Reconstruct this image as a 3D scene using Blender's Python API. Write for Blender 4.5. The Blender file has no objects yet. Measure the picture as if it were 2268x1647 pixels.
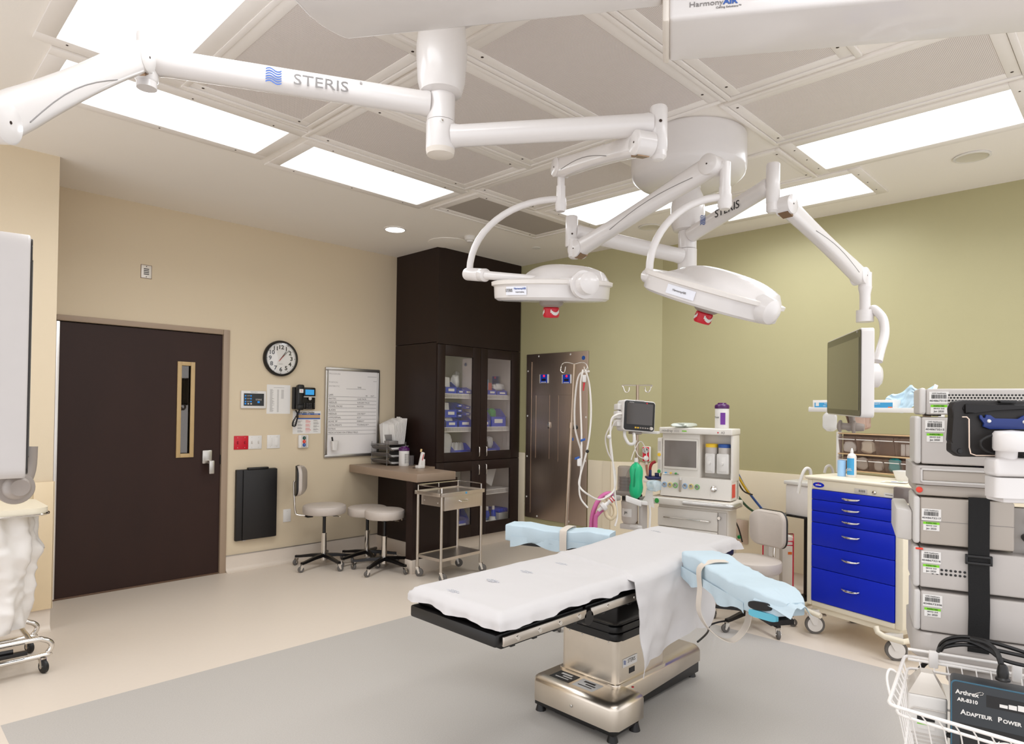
import bpy, bmesh, math, random
from mathutils import Matrix, Vector, Euler
R = math.radians
rnd = random.Random(7)
sc = bpy.context.scene
COL = sc.collection
# ------------------------------------------------------------------ materials
def lin(c):
    c = c / 255.0
    return c / 12.92 if c <= 0.04045 else ((c + 0.055) / 1.055) ** 2.4
def rgb(t): return (lin(t[0]), lin(t[1]), lin(t[2]), 1)
_m = {}
def mat(name, col, rough=0.5, metal=0.0, var=0.04, scale=18.0, bump=0.0, bscale=60.0, coat=0.0, trans=0.0, alpha=1.0, emit=None, es=0.0, spec=0.5, stretch=None, sss=0.0):
    """procedural material: noise-varied colour, optional noise bump"""
    if name in _m: return _m[name]
    m = bpy.data.materials.new(name); m.use_nodes = True
    nt = m.node_tree; b = nt.nodes['Principled BSDF']
    tc = nt.nodes.new('ShaderNodeTexCoord'); mp = nt.nodes.new('ShaderNodeMapping')
    nt.links.new(tc.outputs['Object'], mp.inputs['Vector'])
    if stretch: mp.inputs['Scale'].default_value = stretch
    nz = nt.nodes.new('ShaderNodeTexNoise'); nz.inputs['Scale'].default_value = scale; nz.inputs['Detail'].default_value = 4
    nt.links.new(mp.outputs['Vector'], nz.inputs['Vector'])
    mx = nt.nodes.new('ShaderNodeMix'); mx.data_type = 'RGBA'
    c = rgb(col)
    mx.inputs[6].default_value = tuple(max(0, v * (1 - var)) for v in c[:3]) + (1,)
    mx.inputs[7].default_value = tuple(min(1, v * (1 + var)) for v in c[:3]) + (1,)
    nt.links.new(nz.outputs['Fac'], mx.inputs[0]); nt.links.new(mx.outputs[2], b.inputs['Base Color'])
    b.inputs['Roughness'].default_value = rough; b.inputs['Metallic'].default_value = metal
    b.inputs['Coat Weight'].default_value = coat; b.inputs['Transmission Weight'].default_value = trans
    b.inputs['Alpha'].default_value = alpha; b.inputs['Specular IOR Level'].default_value = spec
    if emit: b.inputs['Emission Color'].default_value = rgb(emit); b.inputs['Emission Strength'].default_value = es
    if bump:
        n2 = nt.nodes.new('ShaderNodeTexNoise'); n2.inputs['Scale'].default_value = bscale; n2.inputs['Detail'].default_value = 3
        nt.links.new(mp.outputs['Vector'], n2.inputs['Vector'])
        bp = nt.nodes.new('ShaderNodeBump'); bp.inputs['Strength'].default_value = bump; bp.inputs['Distance'].default_value = 0.004
        nt.links.new(n2.outputs['Fac'], bp.inputs['Height']); nt.links.new(bp.outputs['Normal'], b.inputs['Normal'])
    _m[name] = m; return m
def grid_mat(name, base, hole, pitch, rad, rough=0.5, axis=(0, 1), hexed=True):
    """sheet with round punched holes on a regular grid (object coordinates)"""
    if name in _m: return _m[name]
    m = mat(name, base, rough); nt = m.node_tree; b = nt.nodes['Principled BSDF']
    tc = nt.nodes.new('ShaderNodeTexCoord'); sp = nt.nodes.new('ShaderNodeSeparateXYZ'); nt.links.new(tc.outputs['Object'], sp.inputs[0])
    def M(op, a, bb=None):
        n = nt.nodes.new('ShaderNodeMath'); n.operation = op
        for i, v in enumerate((a, bb)):
            if v is None: continue
            if isinstance(v, (int, float)): n.inputs[i].default_value = v
            else: nt.links.new(v, n.inputs[i])
        return n.outputs[0]
    u = M('DIVIDE', sp.outputs[axis[0]], pitch); v = M('DIVIDE', sp.outputs[axis[1]], pitch)
    if hexed: u = M('ADD', u, M('MULTIPLY', M('MODULO', M('FLOOR', v), 2.0), 0.5))
    fu = M('SUBTRACT', M('FRACT', u), 0.5); fv = M('SUBTRACT', M('FRACT', v), 0.5)
    d = M('SQRT', M('ADD', M('MULTIPLY', fu, fu), M('MULTIPLY', fv, fv)))
    f = M('LESS_THAN', d, rad)
    old = b.inputs['Base Color'].links[0].from_socket
    mx = nt.nodes.new('ShaderNodeMix'); mx.data_type = 'RGBA'
    nt.links.new(f, mx.inputs[0]); nt.links.new(old, mx.inputs[6]); mx.inputs[7].default_value = rgb(hole)
    nt.links.new(mx.outputs[2], b.inputs['Base Color'])
    return m
def emis(name, col, s):
    if name in _m: return _m[name]
    m = bpy.data.materials.new(name); m.use_nodes = True; nt = m.node_tree; nt.nodes.clear()
    e = nt.nodes.new('ShaderNodeEmission'); o = nt.nodes.new('ShaderNodeOutputMaterial')
    e.inputs[0].default_value = rgb(col); e.inputs[1].default_value = s; nt.links.new(e.outputs[0], o.inputs[0])
    _m[name] = m; return m
def glass(name, col=(255, 255, 255), mixf=0.9, rough=0.02):
    """thin clear sheet: mostly see-through with a glossy reflection"""
    if name in _m: return _m[name]
    m = bpy.data.materials.new(name); m.use_nodes = True; nt = m.node_tree; nt.nodes.clear()
    t = nt.nodes.new('ShaderNodeBsdfTransparent'); g = nt.nodes.new('ShaderNodeBsdfGlossy'); mx = nt.nodes.new('ShaderNodeMixShader'); o = nt.nodes.new('ShaderNodeOutputMaterial')
    t.inputs[0].default_value = rgb(col); g.inputs['Color'].default_value = rgb(col); g.inputs['Roughness'].default_value = rough
    mx.inputs[0].default_value = 1 - mixf
    nt.links.new(t.outputs[0], mx.inputs[1]); nt.links.new(g.outputs[0], mx.inputs[2]); nt.links.new(mx.outputs[0], o.inputs[0])
    _m[name] = m; return m
# ------------------------------------------------------------------ mesh builder
def frame_of(d):
    d = Vector(d).normalized(); a = Vector((0, 0, 1)) if abs(d.z) < 0.95 else Vector((1, 0, 0))
    u = d.cross(a).normalized(); return u, d.cross(u).normalized(), d
class MB:
    def __init__(s, M=None): s.bm = bmesh.new(); s.M = M or Matrix()
    def v(s, p): return s.bm.verts.new(s.M @ Vector(p))
    def f(s, vs):
        try: return s.bm.faces.new(vs)
        except ValueError: return None
    def box(s, x0, x1, y0, y1, z0, z1, bev=0.0, seg=2):
        x0, x1 = min(x0, x1), max(x0, x1); y0, y1 = min(y0, y1), max(y0, y1); z0, z1 = min(z0, z1), max(z0, z1)
        vs = [s.v((x, y, z)) for x in (x0, x1) for y in (y0, y1) for z in (z0, z1)]
        fs = [s.f([vs[i] for i in q]) for q in ((0, 1, 3, 2), (4, 6, 7, 5), (0, 4, 5, 1), (2, 3, 7, 6), (0, 2, 6, 4), (1, 5, 7, 3))]
        if bev:
            es = list({e for f in fs for e in f.edges})
            bmesh.ops.bevel(s.bm, geom=es, offset=bev, segments=seg, affect='EDGES', profile=0.5, clamp_overlap=True)
        return s
    def prism(s, pts, z0, z1, bev=0.0, seg=2):
        """pts (x,y) extruded from z0 to z1"""
        a = [s.v((p[0], p[1], z0)) for p in pts]; b = [s.v((p[0], p[1], z1)) for p in pts]; n = len(pts)
        fs = [s.f(a[::-1]), s.f(b)] + [s.f([a[i], a[(i + 1) % n], b[(i + 1) % n], b[i]]) for i in range(n)]
        if bev:
            es = list({e for f in fs if f for e in f.edges})
            bmesh.ops.bevel(s.bm, geom=es, offset=bev, segments=seg, affect='EDGES', profile=0.5, clamp_overlap=True)
        return s
    def loft(s, rings, closed=True, cap=True):
        vr = [[s.v(p) for p in r] for r in rings]; n = len(vr[0])
        for a, b in zip(vr, vr[1:]):
            for i in range(n if closed else n - 1): s.f([a[i], a[(i + 1) % n], b[(i + 1) % n], b[i]])
        if cap and closed: s.f(vr[0][::-1]); s.f(vr[-1])
        return s
    def cyl(s, p0, p1, r, r2=None, seg=20, cap=True):
        p0, p1 = Vector(p0), Vector(p1); r2 = r if r2 is None else r2
        u, w, d = frame_of(p1 - p0); A = [2 * math.pi * i / seg for i in range(seg)]
        return s.loft([[p + (u * math.cos(a) + w * math.sin(a)) * q for a in A] for p, q in ((p0, r), (p1, r2))], cap=cap)
    def lathe(s, prof, at=(0, 0, 0), d=(0, 0, 1), seg=28, cap=True):
        """prof [(radius, height)] turned round direction d through at"""
        at = Vector(at); u, w, d = frame_of(d); A = [2 * math.pi * i / seg for i in range(seg)]
        return s.loft([[at + d * h + (u * math.cos(a) + w * math.sin(a)) * max(q, 1e-4) for a in A] for q, h in prof], cap=cap)
    def tube(s, pts, r, seg=10, closed=False, smooth=0):
        pts = [Vector(p) for p in pts]
        if smooth: pts = spline(pts, smooth, closed)
        n = len(pts); rings = []; u = None
        for i, p in enumerate(pts):
            if closed: d = (pts[(i + 1) % n] - pts[i - 1])
            else: d = pts[min(i + 1, n - 1)] - pts[max(i - 1, 0)]
            d.normalize()
            if u is None: u = frame_of(d)[0]
            u = (u - d * u.dot(d))
            if u.length < 1e-6: u = frame_of(d)[0]
            u.normalize(); w = d.cross(u); q = r[i] if isinstance(r, (list, tuple)) else r
            rings.append([p + (u * math.cos(2 * math.pi * k / seg) + w * math.sin(2 * math.pi * k / seg)) * q for k in range(seg)])
        if closed: rings.append(rings[0]); return s.loft(rings, cap=False)
        return s.loft(rings)
    def strip(s, pts, width, thick, side):
        """flat band along pts, width along side vector"""
        pts = [Vector(p) for p in pts]; sd = Vector(side).normalized(); rings = []
        for i, p in enumerate(pts):
            d = (pts[min(i + 1, len(pts) - 1)] - pts[max(i - 1, 0)]).normalized(); n = d.cross(sd).normalized()
            rings.append([p + sd * width / 2 + n * thick / 2, p - sd * width / 2 + n * thick / 2, p - sd * width / 2 - n * thick / 2, p + sd * width / 2 - n * thick / 2])
        return s.loft(rings)
    def ball(s, c, r, sx=1, sy=1, sz=1, seg=16, rows=10):
        c = Vector(c); rings = []
        for j in range(rows + 1):
            t = -math.pi / 2 + math.pi * j / rows
            q = max(math.cos(t), 1e-3)
            rings.append([c + Vector((r * sx * q * math.cos(2 * math.pi * k / seg), r * sy * q * math.sin(2 * math.pi * k / seg), r * sz * math.sin(t))) for k in range(seg)])
        return s.loft(rings)
    def sheet(s, nu, nv, fn, thick=0.0):
        """surface fn(u,v) -> point, with a back side when thick"""
        g = [[Vector(fn(i / nu, j / nv)) for j in range(nv + 1)] for i in range(nu + 1)]
        V = [[s.v(p) for p in row] for row in g]
        for i in range(nu):
            for j in range(nv): s.f([V[i][j], V[i + 1][j], V[i + 1][j + 1], V[i][j + 1]])
        if thick:
            def nrm(i, j):
                a = g[min(i + 1, nu)][j] - g[max(i - 1, 0)][j]; b = g[i][min(j + 1, nv)] - g[i][max(j - 1, 0)]
                n = a.cross(b); return n.normalized() if n.length > 1e-9 else Vector((0, 0, 1))
            W = [[s.v(g[i][j] - nrm(i, j) * thick) for j in range(nv + 1)] for i in range(nu + 1)]
            for i in range(nu):
                for j in range(nv): s.f([W[i][j], W[i][j + 1], W[i + 1][j + 1], W[i + 1][j]])
            for i in range(nu):
                s.f([V[i][0], W[i][0], W[i + 1][0], V[i + 1][0]]); s.f([V[i + 1][nv], W[i + 1][nv], W[i][nv], V[i][nv]])
            for j in range(nv):
                s.f([V[0][j + 1], W[0][j + 1], W[0][j], V[0][j]]); s.f([V[nu][j], W[nu][j], W[nu][j + 1], V[nu][j + 1]])
        return s
    def out(s, name, m, parent=None, ang=38, loc=None, label=None, kind=None, flip=True):
        if flip: bmesh.ops.recalc_face_normals(s.bm, faces=s.bm.faces[:])
        me = bpy.data.meshes.new(name); s.bm.to_mesh(me); s.bm.free()
        for mm in (m if isinstance(m, (list, tuple)) else [m]): me.materials.append(mm)
        for p in me.polygons: p.use_smooth = True
        me.set_sharp_from_angle(angle=R(ang))
        o = bpy.data.objects.new(name, me); COL.objects.link(o)
        if parent is not None: o.parent = parent
        if loc: o.location = loc
        if label: o['label'] = label
        if kind: o['kind'] = kind
        return o
from mathutils import noise as mnoise
def crumple(p, s, amp):
    """sharp little folds, -amp..amp"""
    v = Vector(p) * s
    return amp * (1 - 2.6 * abs(mnoise.noise(v)) + .5 * (1 - 3 * abs(mnoise.noise(v * 2.3 + Vector((3, 7, 1))))))
def spline(pts, n, closed=False):
    """Catmull-Rom through pts, n steps a span"""
    out = []; L = len(pts)
    for i in range(L if closed else L - 1):
        g = lambda k: pts[k % L] if closed else pts[max(0, min(L - 1, k))]
        a, b, c, d = g(i - 1), g(i), g(i + 1), g(i + 2)
        for k in range(n):
            t = k / n
            out.append(0.5 * ((2 * b) + (c - a) * t + (2 * a - 5 * b + 4 * c - d) * t * t + (3 * b - a - 3 * c + d) * t ** 3))
    if not closed: out.append(pts[-1].copy())
    return out
def thing(name, label, cat, loc=(0, 0, 0), rz=0.0, group=None, kind=None, rot=None):
    o = bpy.data.objects.new(name, None); COL.objects.link(o); o.empty_display_size = 0.1
    o.location = loc; o.rotation_euler = rot if rot is not None else (0, 0, rz)
    if label: o['label'] = label
    if cat: o['category'] = cat
    if group: o['group'] = group
    if kind: o['kind'] = kind
    return o
def tag(o, label, cat, group=None):
    o['label'] = label; o['category'] = cat
    if group: o['group'] = group
    return o
def dup(root, loc=None, rz=None, label=None, group=None):
    c = root.copy(); COL.objects.link(c)
    if loc is not None: c.location = loc
    if rz is not None: c.rotation_euler = (0, 0, rz)
    if label: c['label'] = label
    if group: c['group'] = group
    for a in list(root.children):
        x = a.copy(); COL.objects.link(x); x.parent = c
        for g in list(a.children):
            y = g.copy(); COL.objects.link(y); y.parent = x
    return c
def text(body, size, M, m, parent, name='lettering', align='CENTER', ext=0.0006, sx=1.0, bold=0.0, label=None):
    """raised lettering: M maps the text's x (reading direction), y (up), z (out)"""
    cu = bpy.data.curves.new(name, 'FONT'); cu.body = body; cu.size = size; cu.extrude = ext; cu.align_x = align; cu.align_y = 'CENTER'; cu.offset = bold
    cu.resolution_u = 3
    t = bpy.data.objects.new(name, cu)
    me = bpy.data.meshes.new_from_object(t); me.name = name
    bpy.data.objects.remove(t); bpy.data.curves.remove(cu)
    me.transform(M @ Matrix.Diagonal((sx, 1, 1, 1))); me.materials.append(m)
    o = bpy.data.objects.new(name, me); COL.objects.link(o); o.parent = parent
    if label: o['label'] = label
    return o
def basis(o, x, y, z=None):
    """4x4 from origin and axes"""
    x = Vector(x).normalized(); y = Vector(y); y = (y - x * x.dot(y)).normalized(); z = x.cross(y)
    m = Matrix((x, y, z)).transposed().to_4x4(); m.translation = Vector(o); return m
def dots(parent, pts, d, r, m=None, name='screw', h=.002, label=None):
    """one small turned head at each point, every one an object of its own"""
    d = Vector(d).normalized(); me = None
    for p in pts:
        if me is None:
            o = MB().lathe([(r, 0), (r, h * .6), (r * .8, h), (0, h)], d=d, seg=12).out(name, m or SCREW, parent); me = o.data
        else:
            o = bpy.data.objects.new(name, me); COL.objects.link(o); o.parent = parent
        o.location = p
        if label: o['label'] = label
def rrect(w, h, r, n=4, cx=0, cy=0):
    """rounded rectangle outline"""
    o = []
    for sx, sy, a0 in ((1, 1, 0), (-1, 1, 90), (-1, -1, 180), (1, -1, 270)):
        for k in range(n + 1):
            a = R(a0 + 90 * k / n); o.append((cx + sx * (w / 2 - r) + r * math.cos(a), cy + sy * (h / 2 - r) + r * math.sin(a)))
    return o
# ------------------------------------------------------------------ camera (photo taken with a shifted wide lens)
CW, CH = 2268, 1647
FPX, YAW, PITCH, ROLL, SH = 1444.12, 0.776403, 0.0132914, 0.0129821, 61.646
CAMP = Vector((0, 0, 1.48))
fw = Vector((math.cos(YAW) * math.cos(PITCH), math.sin(YAW) * math.cos(PITCH), math.sin(PITCH)))
r0 = Vector((math.sin(YAW), -math.cos(YAW), 0)); u0 = r0.cross(fw)
rt = r0 * math.cos(ROLL) + u0 * math.sin(ROLL); up = -r0 * math.sin(ROLL) + u0 * math.cos(ROLL)
cam = bpy.data.cameras.new('camera'); co = bpy.data.objects.new('camera', cam); COL.objects.link(co)
cm = Matrix((rt, up, -fw)).transposed().to_4x4(); cm.translation = CAMP; co.matrix_world = cm
cam.sensor_width = 36; cam.sensor_fit = 'HORIZONTAL'; cam.lens = FPX / CW * 36; cam.shift_y = SH / CW; cam.clip_start = 0.05
sc.camera = co
def at(px, py, d):
    """the world point that the survey of the photo puts at this pixel, d metres along the view axis"""
    return CAMP + fw * d + rt * ((px - CW / 2) * d / FPX) - up * ((py - CH / 2 - SH) * d / FPX)
sc.view_settings.view_transform = 'Standard'; sc.view_settings.look = 'None'; sc.view_settings.gamma = 1
sc.view_settings.exposure = 0.16; sc.view_settings.use_curve_mapping = False
w = bpy.data.worlds.new('world'); sc.world = w; w.use_nodes = True
w.node_tree.nodes['Background'].inputs[0].default_value = (.97, .97, 1.0, 1); w.node_tree.nodes['Background'].inputs[1].default_value = 1.35
sc.cycles.max_bounces = 10; sc.cycles.diffuse_bounces = 8; sc.cycles.transparent_max_bounces = 12; sc.cycles.use_denoising = True
sc.cycles.caustics_reflective = False; sc.cycles.caustics_refractive = False; sc.cycles.sample_clamp_indirect = 6
# ------------------------------------------------------------------ palette
WHITE = mat('white_enamel', (216, 212, 210), 0.28, coat=0.3, var=0.015)
WHITEP = mat('white_plastic', (220, 217, 213), 0.4, var=0.02)
CREAM = mat('cream_enamel', (226, 217, 196), 0.4, var=0.02)
LGREY = mat('light_grey_plastic', (196, 190, 184), 0.45, var=0.03)
MGREY = mat('mid_grey_plastic', (142, 132, 124), 0.45)
BLACK = mat('black_plastic', (14, 12, 12), 0.4)
BLACKM = mat('black_metal', (20, 17, 17), 0.3, metal=0.3)
RUBBER = mat('grey_rubber', (96, 92, 88), 0.6)
CHROME = mat('chrome', (222, 218, 212), 0.12, metal=1.0, var=0.01)
STEEL = mat('brushed_steel', (200, 192, 182), 0.32, metal=1.0, var=0.06, scale=10, stretch=(1, 1, 40))
STEELH = mat('brushed_steel_sheet', (200, 182, 169), 0.36, metal=1.0, var=0.08, scale=6, stretch=(30, 30, 1))
ALU = mat('aluminium', (190, 186, 182), 0.35, metal=1.0, var=0.03)
SCREW = mat('dark_screw', (70, 58, 52), 0.4, metal=0.8)
INK = mat('black_ink', (28, 26, 26), 0.6)
GINK = mat('grey_ink', (122, 118, 116), 0.6)
BLUEINK = mat('blue_ink', (40, 84, 160), 0.5)
LBLUE = mat('sky_blue_print', (64, 156, 206), 0.5)
RED = mat('red_plastic', (196, 16, 40), 0.35)
GREENL = mat('lime_green_label', (120, 205, 20), 0.5)
PAPER = mat('white_paper', (224, 221, 217), 0.7, var=0.02)
SCREEN = mat('dark_screen', (66, 60, 56), 0.12, spec=0.6, var=0.02)
BINB = mat('royal_blue_bin', (12, 58, 184), 0.35, var=0.05)
BLUEC = mat('royal_blue_enamel', (2, 34, 182), 0.4, spec=.3, var=0.03)
VINYL = mat('grey_vinyl', (190, 180, 171), 0.42, bump=0.15, bscale=220)
DWOOD = mat('dark_espresso_laminate', (36, 22, 18), 0.42, spec=.3, var=0.25, scale=5, stretch=(1, 1, 0.12))
PURPLE = mat('purple_plastic', (74, 22, 84), 0.3)
# ------------------------------------------------------------------ the room
H = 3.1
WALLB = mat('beige_wall_paint', (210, 194, 167), 0.55, var=0.015, scale=3, bump=0.12, bscale=260)
WALLG = mat('olive_green_wall_paint', (170, 163, 124), 0.5, var=0.02, scale=3, bump=0.12, bscale=260)
CEIL = mat('ceiling_paint', (234, 229, 222), 0.7, var=0.012, scale=3, bump=0.08, bscale=200)
CEILM = mat('ceiling_metal_panel', (230, 225, 220), 0.45, var=0.01)
FLB = mat('beige_sheet_floor', (216, 204, 190), 0.42, var=0.02, scale=40, bump=0.03, bscale=400)
FLG = mat('grey_speckled_floor', (180, 175, 169), 0.5, var=0.14, scale=160, bump=0.04, bscale=300)
WAIN = mat('cream_wall_panel', (226, 214, 190), 0.4, var=0.015, scale=3)
X0, X1, Y0, Y1 = -1.35, 5.63, -1.3, 5.84
def struct(o): o['kind'] = 'structure'; return o
# floor: beige sheet with a grey field
b = MB(); xs = (X0, 0.516, 4.245, X1 + .1); ys = (Y0, -0.7, 3.762, Y1 + .1)
for i in range(3):
    for j in range(3):
        b.f([b.v((xs[i + a], ys[j + c], 0)) for a, c in ((0, 0), (1, 0), (1, 1), (0, 1))])
for k, f in enumerate(b.bm.faces): f.material_index = 1 if k == 4 else 0
bmesh.ops.remove_doubles(b.bm, verts=b.bm.verts[:], dist=1e-5)
for i in range(3):
    for j in range(3): pass
b.box(X0, X1 + .1, Y0, Y1 + .1, -.05, -.002)
struct(b.out('floor', [FLB, FLG], flip=False))
struct(MB().box(X0 - .1, X1 + .1, Y0 - .1, Y1 + 1.2, H, H + .1).out('ceiling', CEIL))
# door wall with the doorway cut out
DX0, DX1, DZ = 1.043, 2.360, 2.140
b = MB(); b.box(0.95, DX0, Y1, Y1 + .15, 0, H); b.box(DX1, X1 + .1, Y1, Y1 + .15, 0, H); b.box(DX0, DX1, Y1, Y1 + .15, DZ, H)
struct(b.out('wall_back', WALLB))
struct(MB().box(X0, .95, 5.14, 5.99, 0, H).out('wall_left_pier', WALLB))
struct(MB().box(X1, X1 + .1, Y0, Y1 + .15, 0, H).out('wall_right', WALLG))
struct(MB().prism([(5.35, 5.84), (5.35, 3.85), (5.63, 3.46), (5.63, 5.84)], 0, H).out('wall_right_bay', WALLG))
# cream wainscot sheets with a thin cap on the green walls
b = MB(); b.box(5.612, 5.63, Y0, 3.44, .13, .955, .003)
struct(b.out('trim_1', WAIN))
b = MB(); b.box(5.335, 5.35, 3.86, 4.135, .13, .965, .003); b.box(5.335, 5.35, 5.03, 5.17, .13, .985, .003)
b.prism([(5.335, 3.86), (5.338, 3.84), (5.612, 3.455), (5.63, 3.465), (5.352, 3.852)], .13, .965)
for p, q in (((5.33, 3.94), (5.33, 3.85)), ((5.338, 3.845), (5.395, 3.766))):
    d = (Vector(q) - Vector(p)).normalized(); n = Vector((-d.y, d.x)) * .004
    if n.x > 0: n = -n
    b.prism([p, q, (q[0] + n.x, q[1] + n.y), (p[0] + n.x, p[1] + n.y)], .13, .965)
struct(b.out('trim_2', WAIN))
b = MB(); b.box(X0, .95, 5.125, 5.14, .14, .955, .003); b.box(.955, .95, 5.125, 5.5, .14, .955)
struct(b.out('trim_3', mat('cream_pier_panel', (206, 188, 154), 0.4, var=0.02)))
b = MB(); b.box(.845, .956, 5.117, 5.125, .14, .965, .002); b.box(.95, .958, 5.117, 5.2, .14, .965, .002)
struct(b.out('trim_4', mat('cream_corner_guard', (222, 202, 168), 0.4, var=0.02)))
# coved sheet base with a thin metal cap
def cove(name, p, q, n, h=.14):
    """base from p to q, n = inward normal"""
    p, q, n = Vector(p), Vector(q), Vector(n); b = MB()
    prof = [(0, h), (.006, h), (.006, .035), (.012, .018), (.028, .006), (.05, .002), (.05, 0), (0, 0)]
    b.loft([[(e.x + n.x * a, e.y + n.y * a, z) for a, z in prof] for e in (p, q)])
    o = struct(b.out(name, FLB))
    c = MB(); c.loft([[(e.x + n.x * a, e.y + n.y * a, z) for a, z in ((0, h), (.009, h), (.009, h + .006), (0, h + .006))] for e in (p, q)])
    c.out('base_cap', ALU, o); return o
cove('baseboard_back', (2.362, 5.84), (4.14, 5.84), (0, -1))
cove('baseboard_left', (X0, 5.14), (.95, 5.14), (0, -1))
cove('baseboard_right', (5.63, 3.46), (5.63, Y0), (-1, 0))
cove('baseboard_right_bay', (5.35, 5.14), (5.35, 3.85), (-1, 0))
d = Vector((5.35 - 5.63, 3.85 - 3.46)).normalized()
cove('baseboard_right_return', (5.35, 3.85), (5.63, 3.46), (-d.y, d.x) if -d.y < 0 else (d.y, -d.x))
# ------------------------------------------------------------------ door
FRM = mat('taupe_door_frame', (160, 140, 120), 0.45, var=0.02)
DOORM = mat('dark_brown_door', (46, 27, 21), 0.5, spec=.3, var=0.2, scale=4, stretch=(1, 1, .3))
dr = thing('door_1', None, None, (0, 0, 0), kind='structure')
b = MB(); y0, y1 = 5.826, 5.97
b.box(1.043, 1.078, y0, y1, 0, 2.14, .003); b.box(2.305, 2.360, y0, y1, 0, 2.14, .003); b.box(1.079, 2.304, y0, y1, 2.097, 2.14, .003)
b.out('door_frame', FRM, dr)
b = MB(); y0, y1 = 5.85, 5.895
b.box(1.10, 1.955, y0, y1, .012, 2.09); b.box(2.055, 2.303, y0, y1, .012, 2.09); b.box(1.955, 2.055, y0, y1, .012, 1.05); b.box(1.955, 2.055, y0, y1, 1.82, 2.09)
lf = b.out('door_leaf', DOORM, dr)
MB().box(1.079, 1.102, 5.836, 5.9, .012, 2.092, .003).out('edge_hinge', mat('bright_hinge', (228, 224, 220), .3, metal=.6), dr)
MB().box(1.08, 2.3, 5.84, 5.93, 0.0, .012, .002).out('threshold', mat('brown_threshold', (98, 74, 56), .5), dr)
TAN = mat('tan_vision_frame', (186, 158, 112), .45)
b = MB()
for q in ((1.935, 1.968, 1.03, 1.84), (2.042, 2.075, 1.03, 1.84), (1.968, 2.042, 1.03, 1.063), (1.968, 2.042, 1.807, 1.84)): b.box(q[0], q[1], 5.838, 5.852, q[2], q[3], .002)
for z in (1.10, 1.3, 1.56, 1.78):
    for x in (1.951, 2.058): b.cyl((x, 5.839, z), (x, 5.8365, z), .004, seg=8)
vf = b.out('vision_frame', TAN, dr)
MB().box(1.966, 2.044, 5.868, 5.872, 1.06, 1.81).out('pane', glass('door_glass', (210, 205, 200), .86), dr)
b = MB(); b.box(.5, 3.0, 6.75, 6.80, 0, H); b.box(.5, .55, 6.0, 6.75, 0, H); b.box(2.95, 3.0, 6.0, 6.75, 0, H); b.box(.5, 3.0, 6.0, 6.8, -.05, 0)  # side walls and floor added to keep outside light off the corridor wall
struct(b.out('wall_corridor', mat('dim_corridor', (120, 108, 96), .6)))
b = MB(); b.tube([(2.0, 5.93, 1.8), (1.998, 5.93, 1.5), (2.0, 5.93, 1.25), (1.985, 5.93, 1.17)], .006, smooth=4); b.tube([(2.02, 5.93, 1.8), (2.022, 5.93, 1.5), (2.026, 5.93, 1.2)], .006, smooth=4)
tag(b.out('hanging_lead', BLACK), 'black cords hanging in the corridor behind the narrow door window', 'cord')
hm = mat('satin_door_hardware', (206, 202, 196), .3, metal=.9)
b = MB(); b.box(2.146, 2.226, 5.83, 5.85, .97, 1.085, .006); b.out('latch_housing', hm, dr)
b = MB(); b.prism([(2.17, 5.83), (2.225, 5.83), (2.225, 5.775), (2.185, 5.768)], .98, 1.0, .004); b.box(2.18, 2.224, 5.765, 5.783, .885, .998, .006); b.out('lever', hm, dr)
MB().box(2.298, 2.309, 5.842, 5.852, .96, 1.04).out('strike_plate', BLACKM, dr)
# ------------------------------------------------------------------ ceiling modules
LENS = emis('light_lens', (249, 252, 255), 3.0)
PERF = grid_mat('perforated_diffuser', (226, 219, 215), (150, 140, 136), .0062, .30)
LAMPW = 17.5
def light(x0, x1, y0, y1, label, s=True):
    t = thing('ceiling_light', label, 'ceiling light', ((x0 + x1) / 2, (y0 + y1) / 2, H), group='recessed ceiling light panels')
    cx, cy = (x0 + x1) / 2, (y0 + y1) / 2; a, c = (x1 - x0) / 2, (y1 - y0) / 2; m = .075
    b = frame_bm(-a - m, a + m, -c - m, c + m, m, -.012)
    b.out('trim_frame', CEILM, t)
    MB().box(-a, a, -c, c, -.006, -.001).out('lens', LENS, t)
    ld = bpy.data.lights.new('ceiling_lamp', 'AREA'); ld.shape = 'RECTANGLE'; ld.size = 2 * a - .02; ld.size_y = 2 * c - .02; ld.spread = R(156); ld.energy = LAMPW * 4 * a * c
    ld.color = (.95, .975, 1)
    lo = bpy.data.objects.new('ceiling_lamp', ld); COL.objects.link(lo); lo.parent = t; lo.location = (0, 0, -.008)
    if s: dots(t, [(k * a, sy * (c + .03), -.012) for k in (-.8, 0, .8) for sy in (-1, 1)], (0, 0, -1), .005)
    return t
def frame_bm(x0, x1, y0, y1, w, z0):
    b = MB(); z1 = 0
    b.box(x0, x1, y0, y0 + w, z0, z1, .002); b.box(x0, x1, y1 - w, y1, z0, z1, .002); b.box(x0, x0 + w, y0 + w, y1 - w, z0, z1, .002); b.box(x1 - w, x1, y0 + w, y1 - w, z0, z1, .002)
    return b
light(.615, 1.075, 2.40, 3.455, 'bright light panel in the upper left corner, behind the raised arm elbow')
light(.69, 1.795, 3.635, 4.10, 'lit ceiling panel between the corner panel and the beige wall, partly behind the left arm')
light(2.0, 3.14, 3.715, 4.175, 'lit rectangular panel over the telephone and whiteboard wall')
light(4.035, 4.55, 2.66, 3.47, 'short lit panel behind the round ceiling mount, left of its lower arms')
light(4.70, 5.20, 1.445, 2.56, 'lit panel close to the green wall, behind the tall upright of the screen arm')
light(4.0, 4.505, .50, 1.54, 'long lit panel at the right edge over the equipment tower')
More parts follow.
